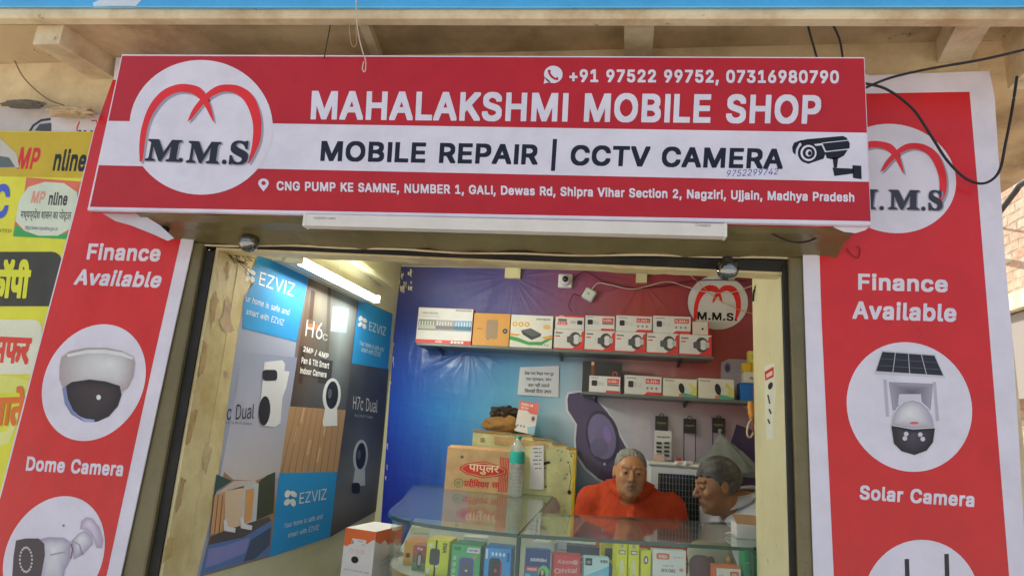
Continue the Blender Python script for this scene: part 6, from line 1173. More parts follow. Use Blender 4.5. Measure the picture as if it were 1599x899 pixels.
for (x0, x1, w) in ((1035, 1088, 'third from left on the short shelf'), (1090, 1146, 'right of its twin on the short shelf')):
    pbox('camera_box', 'white camera box with green and yellow corner, '+w, x0, x1, 591, z2, YS+.01, .09, (216, 214, 206), gold, G2, side=(196, 194, 186))
pbox('accessory_box', 'bright blue box at the right of the short shelf against the pillar', 1156, 1196, 598, z2, YS+.02, .09, (30, 104, 190), lambda A: A.rect(.5, .5, .9, .53, P(120, 170, 220), 1))
zz = PY(YS+.03).at(1175, 598).z
pbox('accessory_box', 'small white box lying on the blue box', 1162, 1200, 581, zz+.001, YS+.03, .07, (210, 208, 200), lambda A: A.text('4 G', (.2, .3), (.8, .3), (.2, .6), P(120, 120, 120), 1))
zz2 = PY(YS+.035).at(1175, 581).z
pbox('accessory_box', 'yellow box on top of the small white box', 1160, 1200, 567, zz2+.002, YS+.035, .06, (216, 176, 50), lambda A: (A.rect(.3, 0, .36, 1, P(180, 130, 30), 1), A.rect(.55, 0, .58, 1, P(180, 130, 30), 1)))
zz3 = PY(YS+.04).at(1175, 567).z
pbox('accessory_box', 'pale yellow box topmost of the pile against the pillar', 1169, 1200, 548, zz3+.003, YS+.04, .05, (206, 196, 84), lambda A: (A.rect(.15, .55, .8, .62, P(120, 120, 60), 1), A.rect(.15, .35, .5, .42, P(120, 120, 60), 1)))
# cables, dome camera, junction box on the back wall
t = thing('dome_camera', 'small white dome security camera on the back wall above the long shelf', 'security camera')
c = PY(YB-.03).at(883, 438); o = MB(); o.box(c.x-.042, c.x+.040, c.y-.004, YB-.006, c.z-.042, c.z+.040, P(214, 216, 220), bev=.008); o.build('mounting_plate', M_PLAST, t)
o = MB(); o.lathe((c.x, c.y-.004, c.z), (0, -1, 0), [(.034, 0), (.033, .012), (.026, .026), (.0005, .03)], P(206, 208, 214), 28); o.build('housing', M_PLAST, t)
o = MB(); o.lathe((c.x+.001, c.y-.022, c.z+.002), (0, -1, 0), [(.019, 0), (.018, .010), (.012, .018), (.0005, .021)], (.012, .012, .014), 24); o.build('lens_dome', M_CHROME if False else simple('black_lens', (.012, .012, .015), .1, 0, .8), t)
t = thing('junction_box', 'white square cable junction box hanging askew on the back wall', 'junction box'); c = PY(YB-.03).at(920, 460)
o = MB(); o.box(-.034, .034, -.012, .018, -.034, .034, P(196, 206, 202), bev=.007); o1_ = o.build('box_body', M_PLAST, t); o1_.matrix_world = Matrix.Translation(c) @ Matrix.Rotation(math.radians(28), 4, 'Y')
o = MB(); o.lathe((c.x-.004, c.y-.012, c.z+.004), (0, -1, 0), [(.006, 0), (.005, .003), (.0004, .004)], (.4, .4, .4), 10); o.build('screw', M_METAL, t)
def cable(label, pts, r, col, y=None, n=8, nm='cable', cat='cable', group=None):
    q = [PY(y).at(*p) if y is not None else Vector(p) for p in pts]
    o = MB(); o.tube(spline(q, n), r, col, 8); return tag(o.build(nm, M_CABLE), label, cat, group)
GC = 'cables on the back wall'
cable('dark red cable from the dome camera drooping along the top of the back wall', [(895, 437), (903, 428), (915, 424), (930, 432), (945, 440), (985, 449), (1030, 447), (1075, 439), (1120, 437), (1166, 439)], .0026, P(46, 22, 34), YB-.03, group=GC)
cable('white cable twisted beside the dark cable on the back wall', [(924, 452), (934, 442), (955, 445), (990, 451), (1040, 440), (1070, 447), (1100, 455), (1140, 457), (1175, 446), (1200, 440)], .0024, P(206, 196, 196), YB-.034, group=GC)
cable('short maroon wire tail hanging left of the junction box', [(905, 462), (896, 459), (891, 468), (888, 478), (893, 486)], .0024, P(96, 30, 44), YB-.034, group=GC)
cable('thin tan stick cable crossing the round emblem', [(1076, 428), (1096, 446), (1116, 464), (1150, 482), (1185, 492)], .0022, P(190, 150, 110), YB-.03, group=GC)
cable('black cable bent over the top of the right pillar', [(1226, 400), (1204, 420), (1186, 438), (1178, 452), (1176, 470)], .0035, P(26, 24, 22), .33)

# ------------------------------------------------------------------ notices and items on the back wall
a = Art(PY(YB-.014)); 
def note(a):
    a.poly([(812, 573), (873, 571), (872, 620), (808, 616)], P(202, 206, 214), 0)
    q = [a.s.at(*x) for x in ((812, 573), (873, 571), (872, 620), (808, 616))]
    for i in range(4): a.face([q[i], q[(i+1) % 4], q[(i+1) % 4]+Vector((0, .002, 0)), q[i]+Vector((0, .002, 0))], P(190, 194, 200))
    for k, (y, x0, x1) in enumerate(((586, 819, 865), (595, 821, 861), (604, 824, 858), (613, 819, 861))):
        a.text('', (x0, y), (x1, y+1.2), (x0+.3, y-7), P(70, 70, 80), 1, 'd6789'[0]+'6789'[k])
note(a); tag(a.build('paper_notice', M_PAPER), 'white paper notice with four lines of Hindi taped on the back wall', 'notice')
# straps and blister card
SW = PY(YB-.03)
for i, (x, y, y2, w) in enumerate(((1033, 650, 700, 'leftmost, behind the battery card'), (1077, 654, 720, 'in the middle, with its long loop showing'), (1122, 653, 700, 'rightmost, above the plastic bag'))):
    t = thing('lanyard_strap', f'black lanyard hanging on a black header card, {w}', 'lanyard', group='lanyards on the back wall'); A = Art(SW)
    c0, c1 = SW.at(x-10, y+22), SW.at(x+10, y)
    o = MB(); o.box(c0.x, c1.x, YB-.034, YB-.028, c0.z, c1.z, P(44, 42, 46), bev=.001); o.build('header_card', M_CARD, t)
    A = Art(PY(YB-.0345)); A.text('Hypno', (x-7, y+11), (x+7, y+11.5), (x-7, y+8), P(150, 136, 60), 1, 'B'); A.build('lettering', M_CARD, t)
    o = MB(); o.tube(spline([SW.at(x-4, y), SW.at(x-2, y-4), SW.at(x+2, y-4), SW.at(x+4, y)], 5), .002, (.03,)*3, 6); o.tube(spline([SW.at(x-9, y+20), SW.at(x-9, y+45), SW.at(x-8.5, y2+0), SW.at(x, y2+6), SW.at(x+8.5, y2), SW.at(x+9, y+45), SW.at(x+9, y+20)], 5), .0022, (.03,)*3, 6)
    o.build('strap', M_CLOTH, t)
t = thing('battery_card', 'white blister card of batteries hanging in front of the left lanyard', 'battery card'); CP = PY(YB-.055)
c0, c1 = CP.at(1021, 716), CP.at(1049, 673); o = MB(); o.box(c0.x, c1.x, YB-.055, YB-.05, c0.z, c1.z, P(206, 204, 206), bev=.001); o.build('backing_card', M_CARD, t)
for r in range(4):
    for k in range(2):
        p0_ = CP.at(1025+k*12, 691+r*6.4); p1_ = CP.at(1033+k*12, 691.5+r*6.4)
        o = MB(); o.tube([p0_-Vector((0, .006, 0)), p1_-Vector((0, .006, 0))], .006, P(60, 60, 66), 10); o.build('battery', M_PLAST, t)
A = Art(CP); A.text('Panasonic', (1026, 683), (1046, 683.5), (1026, 680), P(50, 50, 60), 1); A.build('lettering', M_CARD, t)
t = thing('small_pouch_card', 'small pale pink sachet tucked under the battery card', 'sachet'); o = MB(); c0, c1 = PY(YB-.065).at(1020, 719), PY(YB-.065).at(1038, 710)
o.box(c0.x, c1.x, YB-.068, YB-.062, c0.z, c1.z, P(206, 170, 160), bev=.002); o.build('sachet', M_CARD, t)
# polythene bag hanging from the right lanyard
t = thing('plastic_bag', 'translucent grey polythene bag hanging from the right lanyard', 'plastic bag'); BGP = PY(YB-.08)
top = BGP.at(1124, 676); o = MB(); Vs = []; NK = 40
ring_ = [(0, 1124, 676), (6, 1128, 684), (20, 1135, 700), (34, 1138, 716), (46, 1140, 728), (30, 1142, 738), (4, 1144, 742)]
rng = random.Random(3); ph = [rng.uniform(0, 6.3) for _ in range(6)]
for j, (w, x, y) in enumerate(ring_):
    c = BGP.at(x, y)
    for k in range(NK):
        th = 2*math.pi*k/NK; rr = w/1000*3.6*(1+.16*math.sin(5*th+ph[0])+.10*math.sin(9*th+ph[1]+j*.3))
        Vs.append((c.x+rr*math.cos(th)+(.0 if w else 0), c.y+rr*.36*math.sin(th), c.z+(.02*math.cos(th)*w/46)*-1+.006*math.sin(7*th)*(w/46)))
o.mesh(Vs, [(j*NK+k, j*NK+(k+1) % NK, (j+1)*NK+(k+1) % NK, (j+1)*NK+k) for j in range(len(ring_)-1) for k in range(NK)], (.6, .66, .66), True)
o.build('bag_body', M_BAG, t)
o = MB(); o.lathe(top+Vector((0, 0, .004)), (0, 0, 1), [(.0005, -.012), (.010, -.008), (.006, 0), (.012, .012), (.004, .02)], (.6, .66, .66), 14); o.build('knot', M_BAG, t)
o = MB(); o.tube(spline([BGP.at(1132, 728), BGP.at(1150, 732), BGP.at(1166, 722)], 4), [.010]*9, P(176, 150, 110), 8); o.build('contents', M_KRAFT, t)
# things hanging beside the pillar
HP = PY(.9)
tag(lump('snack_packet', 'orange printed packet hanging beside the right pillar', 'packet', [HP.at(1172, 626), HP.at(1173, 640), HP.at(1174, 655)], .014, P(210, 140, 50), M_CARD, 8, 5, .12))
cable('beige loop of tape hanging below the orange packet', [(1174, 654), (1168, 664), (1167, 678), (1172, 682), (1177, 672), (1178, 660)], .004, P(206, 186, 160), .89, nm='tape_loop', cat='tape')
cable('red brown cord looped beside the right pillar', [(1183, 590), (1177, 606), (1178, 640), (1176, 668), (1181, 676), (1186, 665)], .0035, P(120, 60, 50), .85, nm='cord', cat='cord')
# sticker on the pillar
t = thing('pillar_sticker', 'torn white sticker with red stamp and black marks on the right pillar', 'sticker'); RP = PX(.4775); A = Art(RP)
sheet(A, [(1193, 572), (1209, 566), (1211, 610), (1209, 640), (1207, 668), (1209, 684), (1197, 686), (1195, 640)], P(206, 204, 188), .0012, 0)
A.poly([(1194, 580), (1208, 572), (1208, 588), (1195, 594)], P(180, 50, 50), 1); A.poly([(1196.5, 584), (1206, 578), (1206, 585), (1197, 590)], P(214, 180, 170), 2)
A.ell(1203, 602, 3.6, 6, P(40, 40, 40), 1, 14, 20); A.line([(1199, 616), (1202, 630)], 2.4, P(50, 50, 50), 1); A.line([(1201, 638), (1204, 646)], 2.6, P(50, 50, 50), 1); A.line([(1199, 654), (1202, 661)], 2.6, P(50, 50, 50), 1)
A.build('printed_sheet', M_PAPER, t)

# ------------------------------------------------------------------ glass counter
ZC = 1.15
LEFT = [(-.257, .217), (-.33, .2175), (-.41, .221), (-.49, .232), (-.56, .250), (-.62, .278), (-.67, .315), (-.71, .36), (-.742, .42), (-.765, .50), (-.79, .62), (-.83, .85), (-.90, 1.15), (-.97, 1.45), (-1.0, 1.585), (-.257, 1.585)]
RIGHT = [(-.253, .218), (.470, .379), (.470, .392), (.600, .421), (.600, 1.08), (-.253, .800)]
ct = thing('glass_counter', 'green edged glass display counter with a rounded left corner across the shop front', 'counter')
def slab(poly, z0, z1, nm, mt, me, par, rimcol=(.03, .1, .085)):
    o = MB(); n = len(poly)
    T = tessellate_polygon([[Vector((x, y, 0)) for x, y in poly]])
    V = [(x, y, z1) for x, y in poly]+[(x, y, z0) for x, y in poly]
    up = []
    for t in T:
        a, b, c = (Vector(V[i]) for i in t)
        t = tuple(t) if (b-a).cross(c-a).z > 0 else tuple(t[::-1]); up.append(t)
    o.mesh(V, up+[tuple(k+n for k in t[::-1]) for t in up], (.7, .8, .8), False)
    ob = o.build(nm, mt, par)
    area = sum(poly[i][0]*poly[(i+1) % n][1]-poly[(i+1) % n][0]*poly[i][1] for i in range(n))
    o = MB()
    for i in range(n):
        a, b = poly[i], poly[(i+1) % n]
        f = [(a[0], a[1], z0), (b[0], b[1], z0), (b[0], b[1], z1), (a[0], a[1], z1)]
        o.face(f if area > 0 else f[::-1], rimcol)
    e = o.build('polished_edge', me, ob); return ob
slab(LEFT, ZC-.011, ZC, 'counter_top', M_GLASSTOP, M_EDGE, ct)
slab(RIGHT, ZC-.011, ZC, 'counter_top', M_GLASSTOP, M_EDGE, ct)
def inset(poly, d):
    c = Vector((sum(p[0] for p in poly)/len(poly), sum(p[1] for p in poly)/len(poly))); return poly
def wallglass(path, z0, z1, nm, th=.005):
    o = MB(); n = len(path); out = []
    for i, p in enumerate(path):
        a, b = path[max(i-1, 0)], path[min(i+1, n-1)]; d = Vector((b[0]-a[0], b[1]-a[1])).normalized(); out.append((p[0]+d.y*th, p[1]-d.x*th))
    for q, s in ((path, 1), (out, -1)):
        for i in range(n-1):
            f = [(*q[i], z0), (*q[i+1], z0), (*q[i+1], z1), (*q[i], z1)]
            o.mesh(f, [(0, 1, 2, 3) if s > 0 else (3, 2, 1, 0)], (.7, .8, .8), True)
    return o.build(nm, M_GLASS, ct)
fl = [(x+.012 if i > 6 else x+.004, y+.012) for i, (x, y) in enumerate(LEFT[:-2])]
wallglass(fl, .30, ZC-.012, 'curved_front_glass'); wallglass([(-.250, .229), (.468, .389)], .30, ZC-.012, 'front_glass')
for x, y in ((-.2545, .226), (.466, .386), (-.2545, .79)):
    o = MB(); o.box(x-.006, x+.006, y-.004, y+.010, 0, ZC-.012, (.10, .16, .15), bev=.001); o.build('corner_post', M_METAL, ct)
M_SHELFW = simple('yellow_laminate_edge', (.50, .29, .08), .5); M_SHELFP = simple('pale_shelf_board', (.50, .49, .44), .6)
sl = [(x+.02, y+.02) for x, y in LEFT[:-1]]+[(-.262, 1.56)]
slab(sl, .962, .980, 'inner_shelf', M_SHELFP, M_SHELFW, ct)
sr = [(-.248, .245), (.460, .403), (.590, .44), (.590, 1.06), (-.248, .785)]
slab(sr, .982, .990, 'inner_shelf', M_GLASS, M_EDGE, ct)
slab([(x+.03, y+.03) for x, y in LEFT[:-1]]+[(-.262, 1.55)], .02, .30, 'plinth', M_SHELFP, M_SHELFP, ct); slab(sr, .02, .30, 'plinth', M_SHELFP, M_SHELFP, ct)
# white items and lists lying at the back of the counter interior
o = MB(); o.box(-.24, .46, .74, .78, .30, .984, P(196, 190, 176)); o.build('back_panel', M_CARD, ct)

# goods in the counter
KK = 1.6
GC_ = 'boxed gadgets in the glass counter'
def good(nm, label, x0, x1, yt, y, dep, z, col, art=None, side=None, tw=0, cat='box', group=GC_):
    return pbox(nm, label, x0, x1, yt, z, y, dep, col, art, group, cat, side=side, twist=tw)
def og(A): A.rrect(.10, .30, .28, .50, .04, P(60, 50, 44), 1); A.rect(0, 0, .34, 1, P(226, 150, 66), .5)
good('charger_box', 'orange box furthest left in the rounded end of the counter', 631, 666, 845, .46, .10, .981, (222, 146, 62), og, side=(196, 120, 44))
def rb(A):
    A.rect(0, .62, 1, 1, P(140, 40, 36), 1); A.rect(0, 0, 1, .3, P(60, 110, 66), 1); A.ell(.5, .42, .2, .34, P(40, 38, 40), 2, 24); A.rrect(.42, .22, .62, .62, .06, P(150, 146, 140), 3); A.text('PTron', (.32, .82), (.7, .82), (.32, .92), P(226, 214, 210), 2)
good('watch_box', 'dark red and green box standing in front of the orange one', 645, 667, 851, .385, .06, .981, (96, 56, 44), rb, side=(150, 90, 50))
def ye(A):
    A.rect(.38, 0, .46, 1, P(40, 40, 40), 1); A.rrect(.16, .30, .60, .76, .10, P(46, 46, 48), 2); A.ell(.5, .27, .07, .04, P(206, 206, 200), 3, 14); A.ell(.18, .86, .08, .05, P(220, 226, 200), 2, 14)
    A.text('AMS', (.72, .66), (.72, .94), (.88, .66), P(50, 50, 40), 3); A.rect(.08, .04, .2, .2, P(220, 220, 190), 2)
good('gadget_box', 'bright yellow box with a black device picture in the rounded end', 667, 703, 843, .335, .10, .981, (226, 212, 40), ye, side=(206, 190, 40))
def gr(A):
    A.text('AMS', (.08, .84), (.30, .84), (.08, .93), P(40, 96, 60), 2); A.poly([(.50, .80), (.95, .80), (.95, .94), (.56, .94)], P(214, 224, 214), 2); A.text('BATTERY', (.60, .84), (.90, .84), (.60, .89), P(50, 60, 54), 3)
    A.rrect(.28, .04, .78, .66, .10, P(70, 72, 140), 2); A.rrect(.36, .10, .72, .58, .08, P(70, 76, 92), 3); A.rect(.5, .30, .58, .34, P(206, 210, 216), 4)
    for k in range(4): A.ell(.12, .12+k*.17, .05, .05, P(206, 226, 206), 2, 16); A.ell(.12, .12+k*.17, .03, .03, P(80, 150, 100), 3, 12)
    A.poly([(.74, .68), (.86, .80), (.90, .76), (.78, .64)], P(226, 130, 90), 3)
good('speaker_box', 'green box with a purple speaker picture in the counter', 706, 752, 850, .285, .09, .981, (74, 160, 100), gr, side=(50, 120, 74))
def bl(A):
    A.rrect(.18, .06, .62, .74, .12, P(40, 42, 50), 2); A.rrect(.24, .10, .68, .70, .12, P(176, 60, 60), 1.6); A.ell(.44, .42, .05, .05, P(190, 60, 60), 3, 12)
    for k in range(4): A.ell(.30+k*.14, .84, .045, .05, P(226, 236, 240), 2, 16)
    A.text('AMS', (.84, .66), (.84, .90), (.94, .66), P(20, 60, 110), 3); A.rect(.04, .70, .12, .96, P(200, 220, 236), 2); A.rect(.80, .04, .96, .20, P(196, 216, 230), 2)
good('speaker_box', 'bright blue box with a red and black speaker picture beside the corner post', 757, 799, 855, .268, .09, .981, (38, 140, 206), bl, side=(30, 100, 160))
TW = 12.6
def gy(x): return .268+(x+.25)*.2225
def gd(nm, label, x0, x1, yt, dep, col, art=None, side=None, dy=0, tw=TW):
    xx = PY(.33).at((x0+x1)/2, yt+10).x
    return good(nm, label, x0, x1, yt, gy(xx)+dy, dep, .991, col, art, side, tw)
def p1(A):
    A.rect(0, .5, 1, 1, P(36, 60, 116), 1); A.text('PREMIXX', (.85, .76), (.18, .76), (.85, .68), P(220, 224, 232), 2); A.rect(.04, .40, .52, .54, P(206, 60, 60), 2); A.text('PREMIXX', (.08, .44), (.46, .44), (.08, .50), P(232, 226, 226), 3)
    A.ell(.75, .40, .22, .18, P(100, 180, 90), 2, 20); A.ell(.70, .24, .14, .26, P(34, 40, 60), 3, 20); A.ell(.70, .40, .06, .08, P(200, 160, 140), 4, 14); A.poly([(0, 0), (.4, 0), (.2, .34), (0, .36)], P(60, 180, 200), 2)
gd('cable_packet', 'navy and turquoise packet immediately right of the counter corner post', 820, 858, 857, .03, (40, 110, 150), p1)
def p2(A):
    A.rect(.05, .05, .95, .95, P(190, 60, 62), 1); A.text('inoizy', (.85, .80), (.16, .80), (.85, .70), P(232, 214, 214), 2, 'R'); A.ell(.80, .77, .10, .07, P(220, 150, 150), 2, 20)
    A.text('etviral', (.20, .44), (.86, .47), (.22, .58), P(236, 224, 224), 2, 'R'); A.ell(.16, .50, .10, .08, P(226, 150, 150), 2, 20); A.ell(.16, .50, .06, .05, P(190, 60, 62), 3, 16); A.ell(.14, .22, .12, .10, P(230, 180, 176), 2, 20); A.rrect(.40, .06, .82, .26, .04, P(60, 60, 66), 2)
gd('cable_packet', 'red packet with looping white script inside the counter', 862, 906, 864, .03, (182, 56, 58), p2)
def p3(A):
    A.poly([(0, .4), (1, .75), (1, .3), (0, 0)], P(90, 170, 190), 1); A.rect(.05, .74, .32, .96, P(30, 40, 46), 2); A.ell(.18, .84, .10, .05, P(110, 120, 120), 3, 16); A.text('ERD', (.66, .84), (.94, .84), (.66, .92), P(40, 50, 60), 2); A.rrect(.56, .10, .80, .46, .06, P(190, 160, 140), 2); A.rrect(.60, .30, .76, .56, .04, P(150, 160, 166), 2.5)
gd('adapter_packet', 'light blue packet with a charger picture beside the yellow boxes', 910, 950, 869, .03, (176, 214, 222), p3)
good('mixed_packet', 'small yellow packet with red and blue patches tilted behind the light blue one', 937, 957, 846, .47, .02, .991, (214, 190, 60), lambda A: (A.rect(.3, .55, .9, .85, P(50, 56, 70), 1), A.ell(.35, .35, .3, .14, P(200, 60, 50), 2, 16), A.ell(.7, .28, .3, .2, P(40, 80, 160), 2, 16)), tw=20)
def py_(A):
    A.ell(.5, .93, .16, .045, P(160, 150, 130), 2, 16); A.rect(.22, .76, .80, .84, P(60, 60, 50), 2); A.rect(.28, .775, .74, .825, P(226, 226, 220), 3); A.ell(.5, .50, .2, .16, P(226, 220, 150), 2, 20); A.rect(.06, .1, .12, .5, P(140, 130, 30), 2); A.ell(.76, .22, .12, .06, P(216, 160, 110), 3, 12)
gd('slim_box', 'slim upright yellow box, leftmost of the yellow ones in the counter', 960, 977.5, 846, .05, (222, 208, 36), py_)
gd('slim_box', 'slim upright yellow box wedged between two other yellow ones', 978.5, 996, 847, .05, (222, 208, 36), py_)
gd('slim_box', 'shorter yellow box with a round key picture beside the white packet', 998, 1014, 859, .05, (222, 210, 36), lambda A: (A.ell(.5, .78, .24, .10, P(70, 80, 110), 2, 16), A.ell(.5, .78, .12, .06, P(200, 206, 220), 3, 12), A.rect(.2, .3, .7, .34, P(120, 110, 40), 2)))
def p4(A):
    A.rrect(.10, .78, .50, .92, .05, P(226, 96, 70), 2); A.text('ERD', (.18, .81), (.42, .81), (.18, .88), P(236, 226, 222), 3); A.text('MICRO USB', (.30, .62), (.62, .62), (.30, .66), P(90, 90, 100), 2, 'R'); A.text('DATA CABLE', (.26, .50), (.68, .50), (.26, .57), P(70, 70, 90), 2)
    for k in range(4): A.ell(.64+k*.075, .84, .018, .02, P(220, 120, 100), 2, 10)
    A.rrect(.12, .10, .90, .40, .08, P(216, 84, 66), 2); A.rect(.34, .12, .62, .36, P(226, 222, 218), 3); A.rect(.16, .14, .32, .34, P(120, 130, 140), 3); A.ell(.86, .56, .07, .04, P(226, 130, 110), 2, 14)
gd('cable_packet', 'white packet with orange label reading DATA CABLE in the counter', 1017, 1071, 858, .03, (214, 216, 218), p4)
def p5(A): A.rect(.06, 0, 1, .92, P(216, 216, 214), 1); A.rrect(.58, .66, .92, .84, .04, P(226, 96, 66), 2); A.text('ERD', (.66, .70), (.84, .70), (.66, .78), P(236, 226, 222), 3); A.text('4.0', (.16, .68), (.32, .68), (.16, .74), P(110, 90, 90), 2, 'R'); A.rect(.2, .1, .8, .35, P(170, 176, 180), 2)
gd('charger_box', 'white box with an orange border in front of the purple pouch', 1113, 1156, 883, .04, (224, 110, 74), p5, dy=-.008)
def p6(A): A.text('ritium', (.26, .88), (.70, .88), (.26, .94), P(130, 206, 170), 2, 'R'); A.text('CHARGER', (.08, .74), (.44, .74), (.08, .78), P(170, 220, 196), 2, 'R'); A.rect(.24, .62, .46, .70, P(150, 210, 186), 2); A.text('3.1A', (.66, .40), (.94, .40), (.66, .48), P(226, 240, 232), 2)
gd('charger_box', 'green box reading 3.1A at the right end of the counter', 1158, 1197, 861, .04, (50, 150, 104), p6)
o = MB()
def hump(o, pts, hgt, col, dep=.05):
    """soft pouch standing on the shelf"""
    c = [Vector(p) for p in pts]; n = 14; m_ = 8; V = []
    for j in range(m_+1):
        v = j/m_
        for i in range(n):
            t = 2*math.pi*i/n; w = (1-.55*v**3); wob = 1+.08*math.sin(3*t+j)
            V.append((c[0].x+(c[1].x-c[0].x)/2*(1+math.cos(t)*w*wob), c[0].y+dep*math.sin(t)*w*(1-.5*v), c[0].z+hgt*math.sin(v*math.pi/2)+.004*math.cos(4*t)))
    F_ = [(j*n+i, j*n+(i+1) % n, (j+1)*n+(i+1) % n, (j+1)*n+i) for j in range(m_) for i in range(n)]+[tuple(range(m_*n, (m_+1)*n))]
    o.mesh(V, F_, col, True)
xa = PY(.46).at(1076, 880).x; xb = PY(.46).at(1122, 880).x
hump(o, [(xa, .47, .991), (xb, .47, .991)], .105, P(96, 74, 84)); tag(o.build('fabric_pouch', M_CLOTH), 'dull purple brown fabric pouch slumped inside the counter', 'pouch', GC_)
t = thing('sealed_bag', 'pale crumpled plastic packet with a white seal behind the purple pouch', 'packet', group=GC_); o = MB(); xa = PY(.60).at(1072, 870).x; xb = PY(.60).at(1150, 870).x
hump(o, [(xa, .60, .991), (xb, .60, .991)], .135, P(176, 166, 146), .03); o.build('bag_body', M_CARD, t)
o = MB(); q = PY(.52).at(1139, 872); o.lathe((q.x, q.y, q.z-.02), (0, 0, 1), [(.001, 0), (.010, .002), (.010, .02), (.004, .026), (.0005, .028)], P(226, 130, 70), 14); tag(o.build('bottle_cap', M_PLAST), 'small orange cap in the counter behind the white orange box', 'cap')
for i, (x0, x1, yt, y, c, lab) in enumerate(((832, 868, 846, .62, (196, 196, 190), 'grey white folded papers at the back of the counter near the post'), (868, 930, 846, .66, (206, 212, 206), 'flat pale green box at the back of the counter behind the red packet'), (884, 940, 853, .55, (60, 76, 100), 'dark blue flat packet behind the red packet'), (722, 760, 838, .62, (206, 206, 196), 'white carton behind the green speaker box'), (640, 668, 822, .80, (200, 196, 160), 'cream carton deep inside the rounded end'))):
    good('stored_box', lab, x0, x1, yt, y, .06, .99, c, lambda A: (A.rect(.1, .6, .9, .66, P(150, 150, 150), 1), A.rect(.1, .4, .6, .45, P(160, 160, 160), 1)), tw=6*i-9)
KK = 1.25
# torn open white box on the counter by the pillar
t = thing('open_carton', 'small torn white carton lying on the glass against the right pillar', 'carton'); z = ZC
A = MB(); x0, x1, y0, y1 = .455, .575, .70, .82
x0 = PZ(ZC).at(1147, 838).x; y0 = PZ(ZC).at(1147, 840).y; zz_ = PY(y0).at(1160, 818).z
A.box(x0, x0+.16, y0, y0+.10, z+.001, zz_, P(216, 214, 210), bev=.0015); o = A.build('carton_body', M_CARD, t)
A = MB(); A.mesh([(x0+.002, y0+.003, zz_), (x0+.16, y0+.003, zz_), (x0+.155, y0+.07, zz_+.022), (x0-.004, y0+.06, zz_+.026), (x0+.002, y0+.003, zz_+.0015), (x0+.16, y0+.003, zz_+.0015), (x0+.155, y0+.07, zz_+.0235), (x0-.004, y0+.06, zz_+.0275)], [(3, 2, 1, 0), (4, 5, 6, 7), (0, 1, 5, 4), (1, 2, 6, 5), (2, 3, 7, 6), (3, 0, 4, 7)], P(176, 140, 110), False); A.build('brown_flap', M_KRAFT, t)
o = MB(); o.tube(spline([(x0-.004, y0-.003, z+.012), (x0-.022, y0+.01, z+.016), (x0-.030, y0+.04, z+.006), (x0-.006, y0+.045, z+.004)], 5), .0022, P(200, 196, 190), 6); o.build('tie', M_CABLE, t)

# orange and white carton standing left of the counter
t = thing('wire_coil_carton', 'tall white and orange carton with a round hole standing left of the counter', 'carton')
A = MB(); c0 = PY(.50).at(540, 823); c1 = PY(.50).at(592, 826); zt = c0.z; dv = Vector((c1.x-c0.x, .0, 0)); rt = Vector((.085, .17, 0))
fl_, fr_ = Vector((c0.x, .50, .78)), Vector((c1.x, .47, .78)); h = zt-.78; bk = Vector((.035, .20, 0))
base = [fl_, fr_, fr_+bk, fl_+bk]; V = base+[p+Vector((0, 0, h)) for p in base]
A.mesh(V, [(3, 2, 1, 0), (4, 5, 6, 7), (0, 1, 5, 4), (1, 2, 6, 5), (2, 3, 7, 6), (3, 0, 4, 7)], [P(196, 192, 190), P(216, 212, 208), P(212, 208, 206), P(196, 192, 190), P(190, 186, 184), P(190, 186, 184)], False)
ff = Face(fl_+Vector((0, 0, h*.5)), fr_-fl_, Vector((0, 0, h*.5))); B = Art(ff, .0004)
B.poly([(0, 1), (0, .60), (.10, .58), (.2, .64), (.34, .66), (.5, .66), (.62, .72), (.76, .70), (.88, .78), (1, .82), (1, 1)], P(216, 104, 50), 1); B.rect(.26, .62, .72, .78, P(214, 210, 204), 2); B.rect(.28, .66, .31, .74, P(40, 40, 44), 3); B.text('90M', (.44, .72), (.60, .72), (.44, .75), P(90, 90, 90), 3, 'R'); B.text('CAT6', (.58, .65), (.70, .65), (.58, .68), P(90, 90, 90), 3, 'R')
for x in (.28, .46, .62): B.ell(x, .50, .065, .045, P(206, 150, 146), 2, 20); B.ell(x, .50, .05, .035, P(214, 206, 204), 3, 20)
B.ell(.42, .31, .12, .078, P(40, 38, 36), 3, 30); B.ell(.43, .315, .085, .06, P(16, 15, 14), 3.6, 24); B.text('MULTI PURPOSE WIRE', (.10, .05), (.92, .05), (.10, .08), P(120, 116, 112), 2, 'R')
A.mesh(B.v, B.f, B.c, False)
fs_ = Face(fr_+Vector((0, 0, h*.4)), bk, Vector((0, 0, h*.6))); B = Art(fs_, .0004); B.poly([(0, 1), (0, .82), (.2, .74), (.35, .80), (.5, .68), (.7, .70), (.85, .60), (1, .66), (1, 1)], P(206, 96, 46), 1); B.line([(.3, .4), (.5, .44), (.7, .43), (.9, .47)], .012, P(130, 120, 116), 2); B.line([(.25, .3), (.6, .35), (.85, .34)], .01, P(130, 120, 116), 2)
A.mesh(B.v, B.f, B.c, False); A.build('carton_body', M_CARD, t)
st = thing('plastic_stool', 'low pale stool under the white and orange carton', 'stool'); o = MB(); o.box(fl_.x-.03, fr_.x+.05, .46, .72, .74, .779, P(190, 180, 150), bev=.01); o.build('seat', M_PLAST, st)
for sx in (fl_.x-.01, fr_.x+.03):
    for sy in (.48, .70): o = MB(); o.tube([(sx, sy, .741), (sx, sy, .0)], [.016, .02], P(190, 180, 150), 10); o.build('leg', M_PLAST, st)

